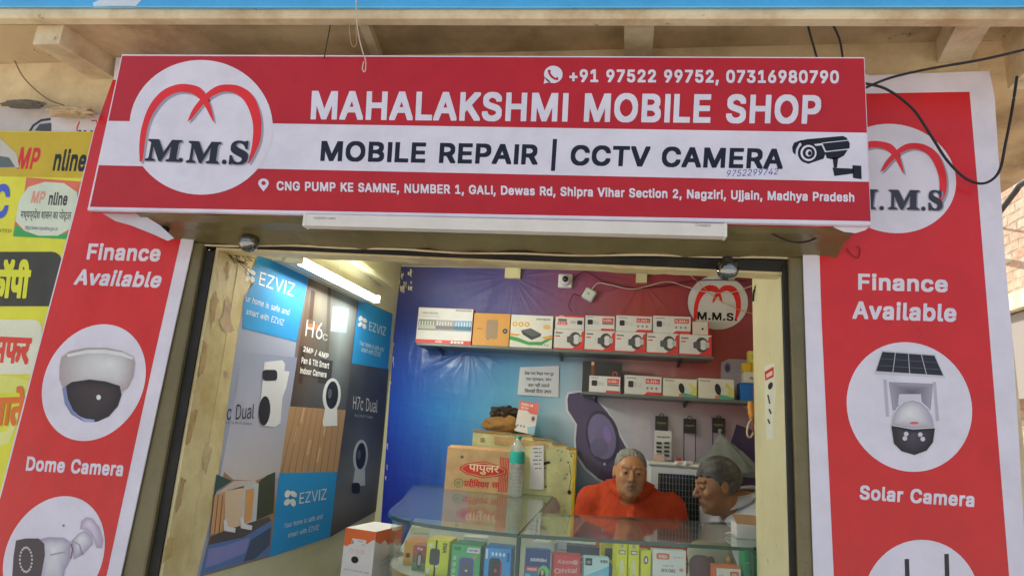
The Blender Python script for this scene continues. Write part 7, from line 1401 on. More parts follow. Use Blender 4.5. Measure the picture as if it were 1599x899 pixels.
# brown carton on the counter
t = thing('brown_carton', 'brown corrugated carton printed in red Hindi standing on the left counter glass', 'carton')
A = MB(); yf = 1.44; k0 = PY(yf).at(699, 700); k1 = PY(yf).at(797, 704); zt = (k0.z+k1.z)/2; KR = P(180, 148, 110)
fl_, fr_ = Vector((k0.x, yf, ZC+.0005)), Vector((k1.x, yf+.012, ZC+.0005)); bk = Vector((.055, .13, 0)); h = zt-ZC
base = [fl_, fr_, fr_+bk, fl_+bk]; V = base+[p+Vector((0, 0, h)) for p in base]
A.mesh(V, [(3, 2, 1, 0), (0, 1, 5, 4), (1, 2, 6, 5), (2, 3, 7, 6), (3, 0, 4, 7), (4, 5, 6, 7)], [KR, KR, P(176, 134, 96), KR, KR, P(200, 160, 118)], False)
ff = Face(fl_, fr_-fl_, Vector((0, 0, h))); B = Art(ff, .0004); CR = P(190, 58, 56)
for k in range(6): B.rect(.84+k*.026, .04, .855+k*.026, .86, CR, 1)
B.poly([(.22, .56), (.32, .66), (.60, .74), (.82, .66), (.96, .58), (.96, .48), (.82, .40), (.60, .33), (.32, .40), (.22, .50)], CR, 2); B.poly([(.25, .555), (.33, .64), (.60, .715), (.81, .64), (.93, .57), (.93, .49), (.81, .42), (.60, .355), (.33, .42), (.25, .505)], KR, 3)
B.poly([(.265, .55), (.34, .625), (.60, .69), (.80, .62), (.915, .56), (.915, .50), (.80, .44), (.60, .38), (.34, .435), (.265, .51)], CR, 4)
B.text('', (.36, .42), (.84, .42), (.36, .65), P(226, 196, 166), 5, 'd0'); B.text('', (.30, .10), (.70, .10), (.30, .30), CR, 2, 'd1'); B.line([(.305, .10), (.335, .16)], .012, CR, 2.4); B.text('', (.74, .12), (.86, .12), (.74, .26), CR, 2, 'd2')
B.ell(.22, .18, .075, .105, P(110, 110, 80), 1, 24); B.ell(.22, .18, .06, .085, KR, 2, 24); B.ell(.22, .18, .04, .055, P(130, 130, 96), 3, 24); B.ell(.24, .80, .03, .04, P(90, 96, 80), 1, 12)
A.mesh(B.v, B.f, B.c, False); A.build('carton_body', M_KRAFT, t)
o = MB(); m1, m2 = fl_+Vector((0, .002, h)), fr_+Vector((0, .002, h)); w = Vector((.006, .05, .012))
o.mesh([m1, m2, m2+w, m1+w, m1+Vector((0, 0, .003)), m2+Vector((0, 0, .003)), m2+w+Vector((0, 0, .003)), m1+w+Vector((0, 0, .003))], [(3, 2, 1, 0), (4, 5, 6, 7), (0, 1, 5, 4), (1, 2, 6, 5), (2, 3, 7, 6), (3, 0, 4, 7)], P(206, 166, 122), False); o.build('flap', M_KRAFT, t)
# water bottle
t = thing('water_bottle', 'clear plastic water bottle with green cap and label in front of the brown carton', 'bottle')
yb_ = 1.37; bx = PY(yb_).at(806, 740).x; ht = PY(yb_).at(807, 680).z-ZC; R = .0365
prof = [(.0005, .001), (R*.75, .001), (R*.97, .006), (R, .016)]
for k in range(7): z0 = .024+k*.0165; prof += [(R, z0), (R*.945, z0+.004), (R*.945, z0+.007), (R, z0+.011)]
prof += [(R, ht*.53), (R*.985, ht*.54), (R*.985, ht*.74), (R, ht*.75), (R*.96, ht*.80), (R*.75, ht*.87), (R*.42, ht*.925), (R*.36, ht*.94), (R*.36, ht*.965)]
o = MB(); o.lathe((bx, yb_, ZC), (0, 0, 1), prof, (.8,)*3, 32); o.build('bottle_body', M_CLEAR, t)
o = MB(); o.lathe((bx, yb_, ZC), (0, 0, 1), [(R*1.0, ht*.545), (R*1.005, ht*.55), (R*1.005, ht*.735), (R*1.0, ht*.74)], P(40, 160, 150), 32); lb = o.build('label', M_CARD, t)
o = MB(); o.lathe((bx, yb_, ZC), (0, 0, 1), [(R*.40, ht*.945), (R*.43, ht*.95), (R*.43, ht*.995), (R*.38, ht), (.0005, ht)], P(60, 160, 130), 24); o.build('cap', M_PLAST, t)
# cream metal cabinet behind the carton
t = thing('steel_cabinet', 'scratched cream steel cabinet with curved top and yellow edge behind the carton', 'cabinet')
CPL = PY(1.60); prof = [(739, 672), (760, 674), (800, 677), (832, 682), (862, 690), (884, 697), (899.5, 703)]
q = [CPL.at(*p) for p in prof]; A = MB(); pr_ = [(v.x, v.z) for v in q]+[(q[-1].x, .0), (q[0].x, .0)]
A.prism(pr_[::-1], lambda u, v: (u, 1.60, v), lambda u, v: (u, YB-.012, v), P(206, 204, 150)); A.build('cabinet_body', M_PAINT, t)
o = MB(); xr = q[-1].x; o.box(xr-.012, xr+.004, 1.592, 1.606, .0, q[-1].z+.002, P(226, 176, 30), bev=.002); o.build('yellow_edge', M_PAINT, t)
o = MB(); 
for i in range(len(q)-1): o.box(q[i].x, q[i+1].x-.0005, 1.592, 1.604, (q[i].z+q[i+1].z)/2-.003, (q[i].z+q[i+1].z)/2+.006, P(176, 130, 60))
o.build('top_trim', M_PAINT, t)
a = Art(PY(1.598)); a.poly([(771, 680), (800, 683), (845, 690), (858, 695), (856, 699), (838, 696), (800, 696), (772, 694)], P(196, 160, 106), 1)
rng = random.Random(9)
for _ in range(26):
    x, y = rng.uniform(845, 896), rng.uniform(700, 800); s_ = rng.uniform(1, 3.2); a.poly([(x, y), (x+s_, y+s_*.3), (x+s_*.6, y+s_), (x-s_*.3, y+s_*.8)], P(96, 92, 60), 2)
a.poly([(842, 723), (858, 719), (859, 723), (844, 727)], P(30, 28, 26), 2); a.line([(889, 725), (892, 745), (888, 768)], .9, P(90, 76, 50), 2); a.ell(889, 768, 3, 3.6, P(60, 50, 40), 2, 12)
a.poly([(846, 775), (868, 776), (875, 790), (872, 806), (846, 806)], P(176, 150, 140), 2); a.poly([(750, 683), (757, 683), (757, 690), (750, 690)], P(150, 140, 100), 1)
a.build('marks_and_stickers', M_PAINT, t)
a = Art(PY(1.585)); pp = [(829, 696), (849, 695), (849, 764), (826, 763)]; a.poly(pp, P(206, 206, 212), 0); q4 = [a.s.at(*x) for x in pp]
for i in range(4): a.face([q4[i], q4[(i+1) % 4], q4[(i+1) % 4]+Vector((0, .003, 0)), q4[i]+Vector((0, .003, 0))], P(190, 190, 196))
for k, y in enumerate((699, 705, 711, 717, 723, 730)): a.rect(832+(k % 3)*1.5, y, 840, y+1.6, P(100, 100, 110), 1); a.rect(841.5, y, 844+(k % 2)*2, y+1.6, P(110, 110, 120), 1)
tag(a.build('price_list', M_PAPER), 'narrow white list with printed lines leaning on the cream cabinet', 'paper list')
# crumpled packing on the cabinet
def crumple(nm, label, cat, c, r, col, mat, seed, amp=.3, fr=7):
    """crumpled bag: a squashed ball with sharp ridges"""
    rs = random.Random(seed); dirs = [Vector((rs.gauss(0, 1), rs.gauss(0, 1), rs.gauss(0, 1))).normalized()*rs.uniform(.6, 1.6)*fr for _ in range(6)]; ph = [rs.uniform(0, 6) for _ in range(6)]
    V = []; nu, nv = 40, 22
    for j in range(nv+1):
        for i in range(nu):
            a, b = 2*math.pi*i/nu, math.pi*j/nv; n = Vector((math.sin(b)*math.cos(a), math.sin(b)*math.sin(a), math.cos(b)))
            w = sum(abs(math.sin(n.dot(v)*.5+p)) for v, p in zip(dirs, ph))/6; k = 1+amp*(w-.62)*2.6
            V.append((c.x+n.x*r[0]*k, c.y+n.y*r[1]*k, max(c.z-r[2]*.7, c.z+n.z*r[2]*k)))
    o = MB(); o.mesh(V, [(j*nu+i, (j+1)*nu+i, (j+1)*nu+(i+1) % nu, j*nu+(i+1) % nu) for j in range(nv) for i in range(nu)], col, False)
    return tag(o.build(nm, mat), label, cat)
q = PY(-.05).at(112, 176); crumple('plaster_debris', 'lump of torn sacking and old plaster above the strip of white banner', 'debris', q, (.085, .022, .018), P(186, 162, 128), M_CLOTH, 3, .5, 9)
q = PY(-.05).at(38, 163); crumple('torn_tarp', 'dark grey torn tarpaulin scrap in the upper left corner under the slab', 'tarpaulin', q, (.075, .02, .014), P(112, 106, 96), M_CLOTH, 4, .5, 9)
q = PY(1.68).at(784, 663); crumple('crumpled_paper_bag', 'crumpled brown paper bag on top of the cream cabinet', 'paper bag', q, (.105, .06, .048), P(150, 112, 66), M_KRAFT, 12)
q = PY(1.70).at(789, 645); crumple('black_bag', 'black crumpled polythene on top of the brown paper bag', 'plastic bag', q, (.078, .045, .034), P(52, 40, 30), M_PLAST, 15, .5, 9)
a = Art(PY(1.64)); SQ = [(812, 625), (842, 630), (834, 679), (803, 672)]; a.poly(SQ, P(214, 208, 206), 0)
q4 = [a.s.at(*x) for x in SQ]
for i in range(4): a.face([q4[i], q4[(i+1) % 4], q4[(i+1) % 4]+Vector((0, .006, 0)), q4[i]+Vector((0, .006, 0))], P(200, 196, 196))
m = quadmap(*SQ); mq = lambda pts: [m(*p) for p in pts]
a.poly(mq([(0, 0), (1, 0), (1, .36), (.62, .36), (.46, .28), (0, .30)]), P(222, 110, 100), 1); a.text('Paytm se', m(.12, .13), m(.70, .13), m(.12, .05), P(236, 216, 214), 2); a.text('Pay here', m(.12, .24), m(.50, .24), m(.12, .16), P(236, 216, 214), 2)
a.poly(mq([(.72, .40), (.92, .40), (.92, .62), (.72, .62)]), P(190, 190, 196), 1.5); a.ell(*m(.82, .50), 2.6, 3.6, P(120, 80, 66), 2, 14); a.poly(mq([(.60, .80), (1, .70), (1, 1), (.70, 1)]), P(140, 180, 206), 1.5)
for x_ in (.12, .28, .44): a.ell(*m(x_, .80), 1.4, 1.4, P(80, 100, 150), 2, 8)
tag(a.build('payment_card', M_CARD), 'tilted payment stand card with a pink heading on the cream cabinet', 'card')

# air cooler
t = thing('air_cooler', 'white plastic air cooler with a black grille behind the two men', 'air cooler'); yc = 1.50
CQ = PY(yc); c0, c1 = CQ.at(1013, 735), CQ.at(1110, 735); zt = CQ.at(1040, 727).z
o = MB(); o.box(c0.x, c1.x, yc, YB-.02, .35, zt, P(206, 210, 218), bev=.012); o.build('cabinet', M_PLAST, t)
o = MB(); o.box(c0.x-.004, c1.x+.004, yc-.006, YB-.016, zt+.001, zt+.016, P(214, 216, 222), bev=.006); o.build('top_cover', M_PLAST, t)
g0, g1 = PY(yc-.004).at(1027, 800), PY(yc-.004).at(1104, 744)
o = MB(); o.box(g0.x, g1.x, yc-.003, yc-.0005, .62, g1.z, (.02, .02, .022)); gr_ = o.build('grille', M_PLAST, t)
o = MB(); k = 0
for i in range(15): x = g0.x+(g1.x-g0.x)*(i+.5)/15; o.box(x-.0011, x+.0011, yc-.012, yc-.004, .62, g1.z, P(120, 126, 136))
for j in range(24): z = .62+(g1.z-.62)*(j+.5)/24; o.box(g0.x, g1.x, yc-.0145, yc-.0125, z-.0011, z+.0011, P(120, 126, 136))
tag(o.build('slats', M_PLAST, gr_))
A = Art(PY(yc-.0005)); A.poly([(1028, 738), (1085, 741), (1082, 744), (1030, 741)], P(60, 120, 190), 1); A.build('blue_stripe', M_PLAST, t)
for x in (1056, 1071):
    o = MB(); q = PY(yc-.003).at(x, 723.5); o.lathe(q+Vector((0, .001, 0)), (0, -1, 0), [(.013, 0), (.012, .012), (.0005, .014)], P(216, 216, 222), 16); o.build('knob', M_PLAST, t)
o = MB(); q = CQ.at(1067, 721); o.box(q.x-.03, q.x+.05, yc+.02, yc+.08, zt+.017, zt+.03, P(214, 206, 206), bev=.004); o.box(q.x-.034, q.x-.008, yc+.015, yc+.05, zt+.0305, zt+.042, P(200, 40, 50), bev=.004)
tag(o.build('remote_box', M_PLAST), 'small red and white gadget lying on top of the air cooler', 'gadget')

# ------------------------------------------------------------------ outdoor cables
GO = 'cables hanging around the sign'
cable('black cable sweeping in from the right edge to the sign corner', [PY(-.30).at(1640, 68), PY(-.28).at(1540, 92), PY(-.24).at(1450, 108), PY(-.22).at(1390, 122), PY(-.19).at(1350, 138)], .0034, P(34, 32, 34), group=GO)
cable('black cable looping down across the right banner and up again', [PY(-.18).at(1348, 130), PY(-.14).at(1385, 140), PY(-.09).at(1425, 170), PY(-.07).at(1455, 214), PY(-.06).at(1480, 252), PY(-.06).at(1510, 280), PY(-.07).at(1538, 286), PY(-.09).at(1560, 268), PY(-.12).at(1570, 225), PY(-.16).at(1578, 185), PY(-.2).at(1583, 155), PY(-.2).at(1588, 120)], .0036, P(34, 32, 34), group=GO)
cable('black cable dropping behind the sign top, left of its twin', [PY(-.20).at(1258, 22), PY(-.17).at(1264, 50), PY(-.15).at(1271, 74), PY(-.13).at(1278, 100)], .003, P(30, 30, 32), group=GO)
cable('black cable curving behind the sign top, right of its twin', [PY(-.20).at(1288, 22), PY(-.17).at(1302, 42), PY(-.15).at(1312, 66), PY(-.13).at(1317, 100)], .003, P(30, 30, 32), group=GO)
cable('black cable sagging under the right end of the shutter housing', [PY(-.15).at(1190, 348), PY(-.14).at(1208, 366), PY(-.13).at(1240, 378), PY(-.12).at(1270, 374), PY(-.12).at(1300, 352)], .0028, P(34, 30, 24), group=GO)
cable('thin white string hanging in front of the sign top', [PY(-.30).at(556, 0), PY(-.29).at(557, 34), PY(-.28).at(561, 60), PY(-.28).at(566, 80), PY(-.28).at(571, 96), PY(-.28).at(570, 112), PY(-.28).at(566, 108), PY(-.28).at(568, 96)], .0016, P(196, 180, 164), nm='string', cat='string')
cable('loop of thin beige twine beside the white string', [PY(-.24).at(545, 36), PY(-.24).at(547, 62), PY(-.24).at(552, 74), PY(-.24).at(557, 66), PY(-.24).at(555, 42)], .0011, P(176, 140, 104), nm='string', cat='string')
cable('short dark wire end poking down over the sign top edge', [PY(-.21).at(518, 28), PY(-.215).at(512, 60), PY(-.215).at(506, 92)], .0016, P(60, 44, 44), nm='wire', cat='wire')
cable('pale cable sagging across the upper left corner under the slab', [PY(-.14).at(-10, 14), PY(-.1).at(40, 34), PY(-.06).at(90, 50)], .002, P(176, 156, 130), group=GO)
cable('brown cable sagging down the wall in the upper left corner', [PY(-.02).at(0, 58), PY(-.02).at(16, 80), PY(-.02).at(36, 120), PY(-.02).at(70, 152), PY(-.02).at(100, 165)], .0022, P(120, 100, 76), group=GO)
def bp_(x, y, d=3.2): return PX(d).at(x, y)
cable('thick black service cable bundle in front of the brick building', [PX(3.5).at(2400, 60), bp_(1800, 200), bp_(1650, 265), bp_(1599, 285), bp_(1585, 300), bp_(1568, 322), bp_(1545, 350), PX(3.5).at(1500, 395)], .022, P(40, 40, 44), nm='cable_bundle', cat='cable')
cable('thin black service cable in front of the brick building', [PX(3.5).at(2400, -80), bp_(1800, 110), bp_(1650, 200), bp_(1599, 240), bp_(1575, 266), bp_(1545, 300), PX(3.5).at(1500, 345)], .008, P(50, 50, 54), group=GO)
for pts in ([(1335, 384), (1339, 396), (1346, 390), (1352, 383)],):
    cable('tiny rusty wire hook on the right banner below the sign', [PY(-.036).at(*p) for p in ((1322, 388), (1330, 398), (1340, 402), (1343, 390), (1338, 384))], .0011, P(60, 30, 30), nm='wire', cat='wire')

# ------------------------------------------------------------------ people
def sdE(p, c, r):
    q = (p-np.array(c, np.float32))/np.array(r, np.float32); k0 = np.sqrt((q*q).sum(-1)); q2 = q/np.array(r, np.float32); k1 = np.sqrt((q2*q2).sum(-1))+1e-6
    return k0*(k0-1)/k1
def sdC(p, a, b, ra, rb):
    a = np.array(a, np.float32); b = np.array(b, np.float32); ba = b-a; pa = p-a
    h = np.clip((pa@ba)/(ba@ba), 0, 1); return np.sqrt(((pa-h[..., None]*ba)**2).sum(-1))-(ra+(rb-ra)*h)
def su(a, b, k):
    h = np.clip(.5+.5*(b-a)/k, 0, 1); return b*(1-h)+a*h-k*h*(1-h)
def ss(a, b, k):            # a minus b
    h = np.clip(.5-.5*(a+b)/k, 0, 1); return a*(1-h)+(-b)*h+k*h*(1-h)
def axis(segs):
    out = []
    for a, b, h in segs: out += list(np.arange(a, b, h))
    return np.array(out+[segs[-1][1]], np.float32)
def nets(fn, X, Y, Z):
    # surface nets
    G = np.stack(np.meshgrid(X, Y, Z, indexing='ij'), -1).astype(np.float32); D = fn(G).astype(np.float32)
    ins = D < 0; nx, ny, nz = D.shape
    acc = np.zeros((nx-1, ny-1, nz-1, 3), np.float32); cnt = np.zeros((nx-1, ny-1, nz-1), np.float32)
    for ax in range(3):
        sl0 = [slice(None)]*3; sl1 = [slice(None)]*3; sl0[ax] = slice(0, -1); sl1[ax] = slice(1, None)
        a, b = D[tuple(sl0)], D[tuple(sl1)]; cr = (a < 0) != (b < 0)
        t = np.where(cr, a/np.where(cr, a-b, 1), 0)[..., None]; P_ = G[tuple(sl0)]*(1-t)+G[tuple(sl1)]*t; P_ = P_*cr[..., None]
        o1, o2 = [k for k in range(3) if k != ax]
        for d1 in (0, 1):
            for d2 in (0, 1):
                s = [slice(None)]*3; s[o1] = slice(d1, D.shape[o1]-1+d1); s[o2] = slice(d2, D.shape[o2]-1+d2)
                acc += P_[tuple(s)]; cnt += cr[tuple(s)]
    idx = -np.ones(cnt.shape, int); m = cnt > 0; idx[m] = np.arange(m.sum()); V = acc[m]/cnt[m][:, None]
    F_ = []
    for ax in range(3):
        sl0 = [slice(None)]*3; sl1 = [slice(None)]*3; sl0[ax] = slice(0, -1); sl1[ax] = slice(1, None)
        a, b = ins[tuple(sl0)], ins[tuple(sl1)]; o1, o2 = (ax+1) % 3, (ax+2) % 3
        for flag, rev in ((a & ~b, False), (~a & b, True)):
            I = np.argwhere(flag); I = I[(I[:, o1] > 0) & (I[:, o2] > 0) & (I[:, o1] < D.shape[o1]-1) & (I[:, o2] < D.shape[o2]-1)]
            if not len(I): continue
            q = []
            for d1, d2 in ((1, 1), (0, 1), (0, 0), (1, 0)):
                J = I.copy(); J[:, o1] -= d1; J[:, o2] -= d2; q.append(idx[J[:, 0], J[:, 1], J[:, 2]])
            q = np.stack(q, 1); F_.append(q[:, ::-1] if rev else q)
    return V, np.concatenate(F_)
def vnoise(p, s, seed=0):
    r = np.random.RandomState(seed+11); o = 0
    for k in range(7):
        v = r.normal(size=3); v *= r.uniform(.6, 1.9)/np.linalg.norm(v)*s; o = o+np.sin(p[..., 0]*v[0]+p[..., 1]*v[1]+p[..., 2]*v[2]+r.uniform(0, 6.3))
    return (o/3.2).astype(np.float32)
def meshobj(nm, V, F_, C, mat, parent, M):
    me = bpy.data.meshes.new(nm); V = V@np.array(M.to_3x3()).T+np.array(M.translation)
    me.from_pydata(V.tolist(), [], F_.tolist()); at = me.color_attributes.new('Col', 'FLOAT_COLOR', 'POINT')
    cs = np.ones((len(V), 4), np.float32); cs[:, :3] = C; at.data.foreach_set('color', cs.ravel()); me.polygons.foreach_set('use_smooth', [True]*len(F_)); me.materials.append(mat); me.update()
    o = bpy.data.objects.new(nm, me); COL.objects.link(o)
    if parent: o.parent = parent
    return o
def skinmat():
    m, nt, b = newmat('skin'); a = nd(nt, 'ShaderNodeAttribute', attribute_name='Col'); n = noise(nt, 90, 4, .6)
    nt.links.new(mix(nt, 1.0, a.outputs['Color'], ramp(nt, n, [(.3, (.82,)*3), (.7, (1, 1, 1))]), 'MULTIPLY'), b.inputs['Base Color'])
    b.inputs['Roughness'].default_value = .42; b.inputs['Specular IOR Level'].default_value = .5; b.inputs['Subsurface Weight'].default_value = .08; b.inputs['Subsurface Radius'].default_value = (.8, .35, .2); b.inputs['Subsurface Scale'].default_value = .008
    bump(nt, b, noise(nt, 160, 4, .7), .25, .0015); return m
M_SKIN = skinmat(); M_HAIR = colmat('short_hair', .65, .35, .55, 420, .9, .003, dirtscale=330, stretch=(1, 1, .35))
M_EYE = colmat('eye', .12, .6, 0, 10, 0)
def person(label, headpos, yaw, hyaw, hpitch, hroll, lean, skin, hairc, shirtc, style):
    S = 1.0
    def Rz(a): c, s = math.cos(a), math.sin(a); return np.array([[c, -s, 0], [s, c, 0], [0, 0, 1]], np.float32)
    def Rx(a): c, s = math.cos(a), math.sin(a); return np.array([[1, 0, 0], [0, c, -s], [0, s, c]], np.float32)
    def Ry(a): c, s = math.cos(a), math.sin(a); return np.array([[c, 0, s], [0, 1, 0], [-s, 0, c]], np.float32)
    Hm = Rz(math.radians(hyaw))@Rx(math.radians(hpitch))@Ry(math.radians(hroll))
    L = np.array(lean, np.float32)      # torso offset from the head, local
    HS = style['hs']
    def toh(p): return p@Hm/HS          # into head frame
    slim = style.get('slim', 1.0)
    def head(p):
        q = toh(p); d = sdE(q, (0, .018, .035), (.074*style['wide'], .092, .080)); d = su(d, sdE(q, (0, -.020, -.028), (.062*slim, .072, .088)), .03)
        d = su(d, sdE(q, (0, -.036, -.080), (.046*slim, .046, .036)), .025); d = su(d, sdE(q, (0, -.072, -.100), (.020, .016, .017)), .018)
        qa = q.copy(); qa[..., 0] = np.abs(qa[..., 0])
        d = su(d, sdE(qa, (.040, -.060, -.024), (.020, .020, .018)), .02)
        d = su(d, sdC(qa, (.012, -.087, .030), (.048, -.070, .030), .0078, .0065), .012)
        d = ss(d, sdE(qa, (.031, -.104, .006), (.018, .020, .013)), .014)
        lid = sdE(qa, (.031, -.0775, .006), (.0165, .0155, .0150)); d = su(d, lid, .004)
        d = ss(d, sdE(qa, (.031, -.094, .0045), (.0125, .012, .0042)), .002)
        d = su(d, sdC(q, (0, -.086, .014), (0, -.110, -.024), .0075, .0125), .010); d = su(d, sdE(qa, (.0125, -.098, -.030), (.0085, .012, .0075)), .006)
        d = ss(d, sdE(qa, (.0065, -.106, -.037), (.004, .006, .004)), .003)
        d = su(d, sdE(q, (0, -.080, -.060), (.030, .014, .022)), .012)
        d = su(d, sdC(qa, (0, -.095, -.0555), (.021, -.086, -.060), .0052, .003), .004); d = su(d, sdC(qa, (0, -.093, -.0715), (.018, -.086, -.0675), .0065, .003), .004)
        d = ss(d, sdC(qa, (0, -.099, -.0635), (.022, -.088, -.0640), style['mouth'], .0015), .002)
        d = ss(d, sdC(qa, (.024, -.092, -.040), (.036, -.083, -.062), .0015, .001), .008)   # smile folds
        e = sdE(qa, (.0755*style['wide'], .014, -.006), (.0085, .018, .031)); e = ss(e, sdE(qa, (.084*style['wide'], .010, -.004), (.005, .010, .019)), .004); d = su(d, e, .005)
        return d
    def neck(p):
        t = p-L; a = np.array([0, .028, -.085], np.float32)@Hm.T
        d = sdC(p, a, L+np.array([0, .045, -.215]), .052, .056)
        return su(d, sdC(p, np.array([0, -.035, -.098], np.float32)@Hm.T, L+np.array([0, -.002, -.19]), .022, .03), .03)
    def limbs(p, infl=0, leg=True, hands=True):
        t = p-L; ta = t.copy(); ta[..., 0] = np.abs(ta[..., 0])
        d = sdC(ta, (.185, .05, -.262), (.245, .045, -.50), .056+infl, .042+infl)
        d2 = sdC(ta, (.245, .045, -.50), (.15, -.12, -.62), .040, .027); 
        return d, d2
    def torso(p):
        t = p-L; ta = t.copy(); ta[..., 0] = np.abs(ta[..., 0])
        d = sdE(t, (0, .045, -.36), (.170, .112, .17)); d = su(d, sdE(t, (0, .02, -.53), (.155, .135, .15)), .06); d = su(d, sdE(t, (0, .05, -.66), (.165, .125, .10)), .05)
        d = su(d, sdC(ta, (.02, .05, -.200), (.165, .05, -.252), .040, .048), .05); return d
    fingers = []
    for k in range(4):
        bx_ = .135-.016*k; fingers.append(((bx_, -.178, -.655), (bx_-.004, -.205-.004*(k in (1, 2)), -.668), (bx_-.006, -.222-.006*(k in (1, 2)), -.690)))
    def hands(p):
        t = p-L; ta = t.copy(); ta[..., 0] = np.abs(ta[..., 0]); d = sdE(ta, (.118, -.155, -.645), (.040, .036, .016))
        for a, b, c in fingers: d = su(d, np.minimum(sdC(ta, a, b, .0085, .008), sdC(ta, b, c, .008, .0065)), .004)
        return su(d, np.minimum(sdC(ta, (.085, -.145, -.645), (.066, -.172, -.660), .010, .009), sdC(ta, (.066, -.172, -.660), (.068, -.195, -.672), .009, .0075)), .006)
    def legs(p, infl=0):
        t = p-L; ta = t.copy(); ta[..., 0] = np.abs(ta[..., 0])
        d = sdC(ta, (.085, .05, -.70), (.11, -.20, -.80), .085+infl, .062+infl); d = su(d, sdC(ta, (.11, -.20, -.80), (.11, -.16, -1.18), .060+infl, .036+infl), .02)
        return d
    def body(p):
        d = head(p); d = su(d, neck(p), .018); d = su(d, torso(p), .03); a, b = limbs(p); d = su(d, a, .03); d = su(d, b, .012); d = su(d, hands(p), .006); d = su(d, legs(p), .02)
        t = p-L; ta = t.copy(); ta[..., 0] = np.abs(ta[..., 0]); return su(d, sdE(ta, (.11, -.22, -1.215), (.042, .11, .03)), .02)
    lx, ly, lz = (float(v) for v in L)
    fine = .0034
    X = axis([(-.36+min(lx, 0), -.10, .010), (-.10, .10, fine), (.10, .36+max(lx, 0), .010)]); Y = axis([(-.40+min(ly, 0), -.135, .010), (-.135, .12, fine), (.12, .24+max(ly, 0), .010)]); Z = axis([(-1.28+lz, -.145, .010), (-.145, .125, fine)])
    V, F_ = nets(body, X, Y, Z)
    q = V@Hm/HS; C = np.tile(np.array(skin, np.float32), (len(V), 1)); ax_ = np.abs(q[:, 0])
    def blend(mask, col): 
        nonlocal C
        C = C*(1-mask[:, None])+np.array(col, np.float32)*mask[:, None]
    sm_ = lambda x, a, b: np.clip((x-a)/(b-a), 0, 1)
    face = sm_(-q[:, 1], .05, .07)
    C *= (1+.10*vnoise(q, 40, 2))[:, None]
    blend(np.exp(-((ax_-.03)/.022)**2-((q[:, 2]-.0)/.016)**2)*face*.35, np.array(skin)*.55)                     # darker lids
    br = np.exp(-((ax_-.032)/.020)**4-((q[:, 2]-.0285-.10*(.03-ax_)*0)/.0042)**2)*face; blend(np.clip(br*1.0, 0, .6), style['brow'])
    lips = np.exp(-(ax_/.022)**4-((q[:, 2]+.0635)/.0105)**4)*sm_(-q[:, 1], .078, .086); blend(lips*.75, style['lips'])
    st = np.exp(-(ax_/.034)**4-((q[:, 2]+.072)/.040)**4)*sm_(-q[:, 1], .045, .065)*(1-lips)*(.5+.5*(vnoise(q, 600, 1) > 0)); blend(st*style['stubble'], (.30, .28, .26))
    mo = np.exp(-(ax_/.026)**4-((q[:, 2]+.0475)/.0052)**2)*sm_(-q[:, 1], .075, .088); blend(np.clip(mo*style['moustache'], 0, .9), (.20, .18, .17))
    M = Matrix.Translation(headpos) @ Matrix.Rotation(math.radians(yaw), 4, 'Z') @ Matrix.Scale(S, 4)
    root = meshobj('person', V, F_, C, M_SKIN, None, M); tag(root, label, 'person')
    # eyes
    for s in (-1, 1):
        o = MB(); prof_ = [(.0125*math.sin(math.pi*k/16), -.0125*math.cos(math.pi*k/16)) for k in range(17)]; prof_[0] = (.0002, -.0125); prof_[-1] = (.0002, .0125)
        cl = [(.62, .58, .54)]*12+[(.05, .03, .02)]*4
        o.lathe((0, 0, 0), (0, -1, 0), prof_, cl, 20); ob = o.build('eye', M_EYE, root)
        loc = Hm@np.array([s*.031, -.0765, .005])*HS; hm4 = Matrix([[float(v) for v in r] for r in Hm]).to_4x4() @ Matrix.Rotation(math.radians(style.get('gaze', 0)), 4, 'Z')
        ob.matrix_world = M @ Matrix.Translation(Vector([float(v) for v in loc])) @ hm4
    # hair
    def hair(p):
        q = toh(p); n = vnoise(q, 60, 5)*.0022+vnoise(q*np.array([1, .4, .7], np.float32), 210, 9)*.0013+vnoise(q*np.array([1, .4, .7], np.float32), 420, 3)*.0010+vnoise(q*np.array([1, 1, .3], np.float32), 330, 3)*.0006
        d = sdE(q, (0, .020, .036), (.074*style['wide']+style['ht'], .092+style['ht'], .080+style['ht']*1.15))-n
        d = np.maximum(d, -sdE(q, (0, .018, .035), (.072*style['wide'], .090, .078)))
        line = np.interp(q[..., 1], (-.10, -.065, -.035, -.008, .012, .045, .12), (style['hl']+.012, style['hl']+.004, .046, .004, -.004, -.046, -.066))
        d2 = np.maximum(d, -(q[..., 2]-line+n*2.2+vnoise(q, 300, 6)*.002)); qa = np.stack([np.abs(q[..., 0]), q[..., 1], q[..., 2]], -1)
        return np.maximum(d2, -sdE(qa, (.086, .016, -.006), (.020, .021, .033)))
    Xh = axis([(-.10, .10, .0030)]); P8 = np.array([[x, y, z] for x in (-.09, .09) for y in (-.11, .14) for z in (-.10, .15)])@Hm.T
    Vh, Fh = nets(hair, axis([(P8[:, 0].min(), P8[:, 0].max(), .0032)]), axis([(P8[:, 1].min(), P8[:, 1].max(), .0032)]), axis([(P8[:, 2].min(), P8[:, 2].max(), .0032)]))
    qh = Vh@Hm/HS; f = np.clip(.55+.16*vnoise(qh*np.array([1, .35, .7]), 300, 2)+.3*vnoise(qh, 40, 7), 0, 1)[:, None]; Ch = np.array(hairc[0])*(1-f)+np.array(hairc[1])*f
    meshobj('hair', Vh, Fh, Ch, M_HAIR, root, M)
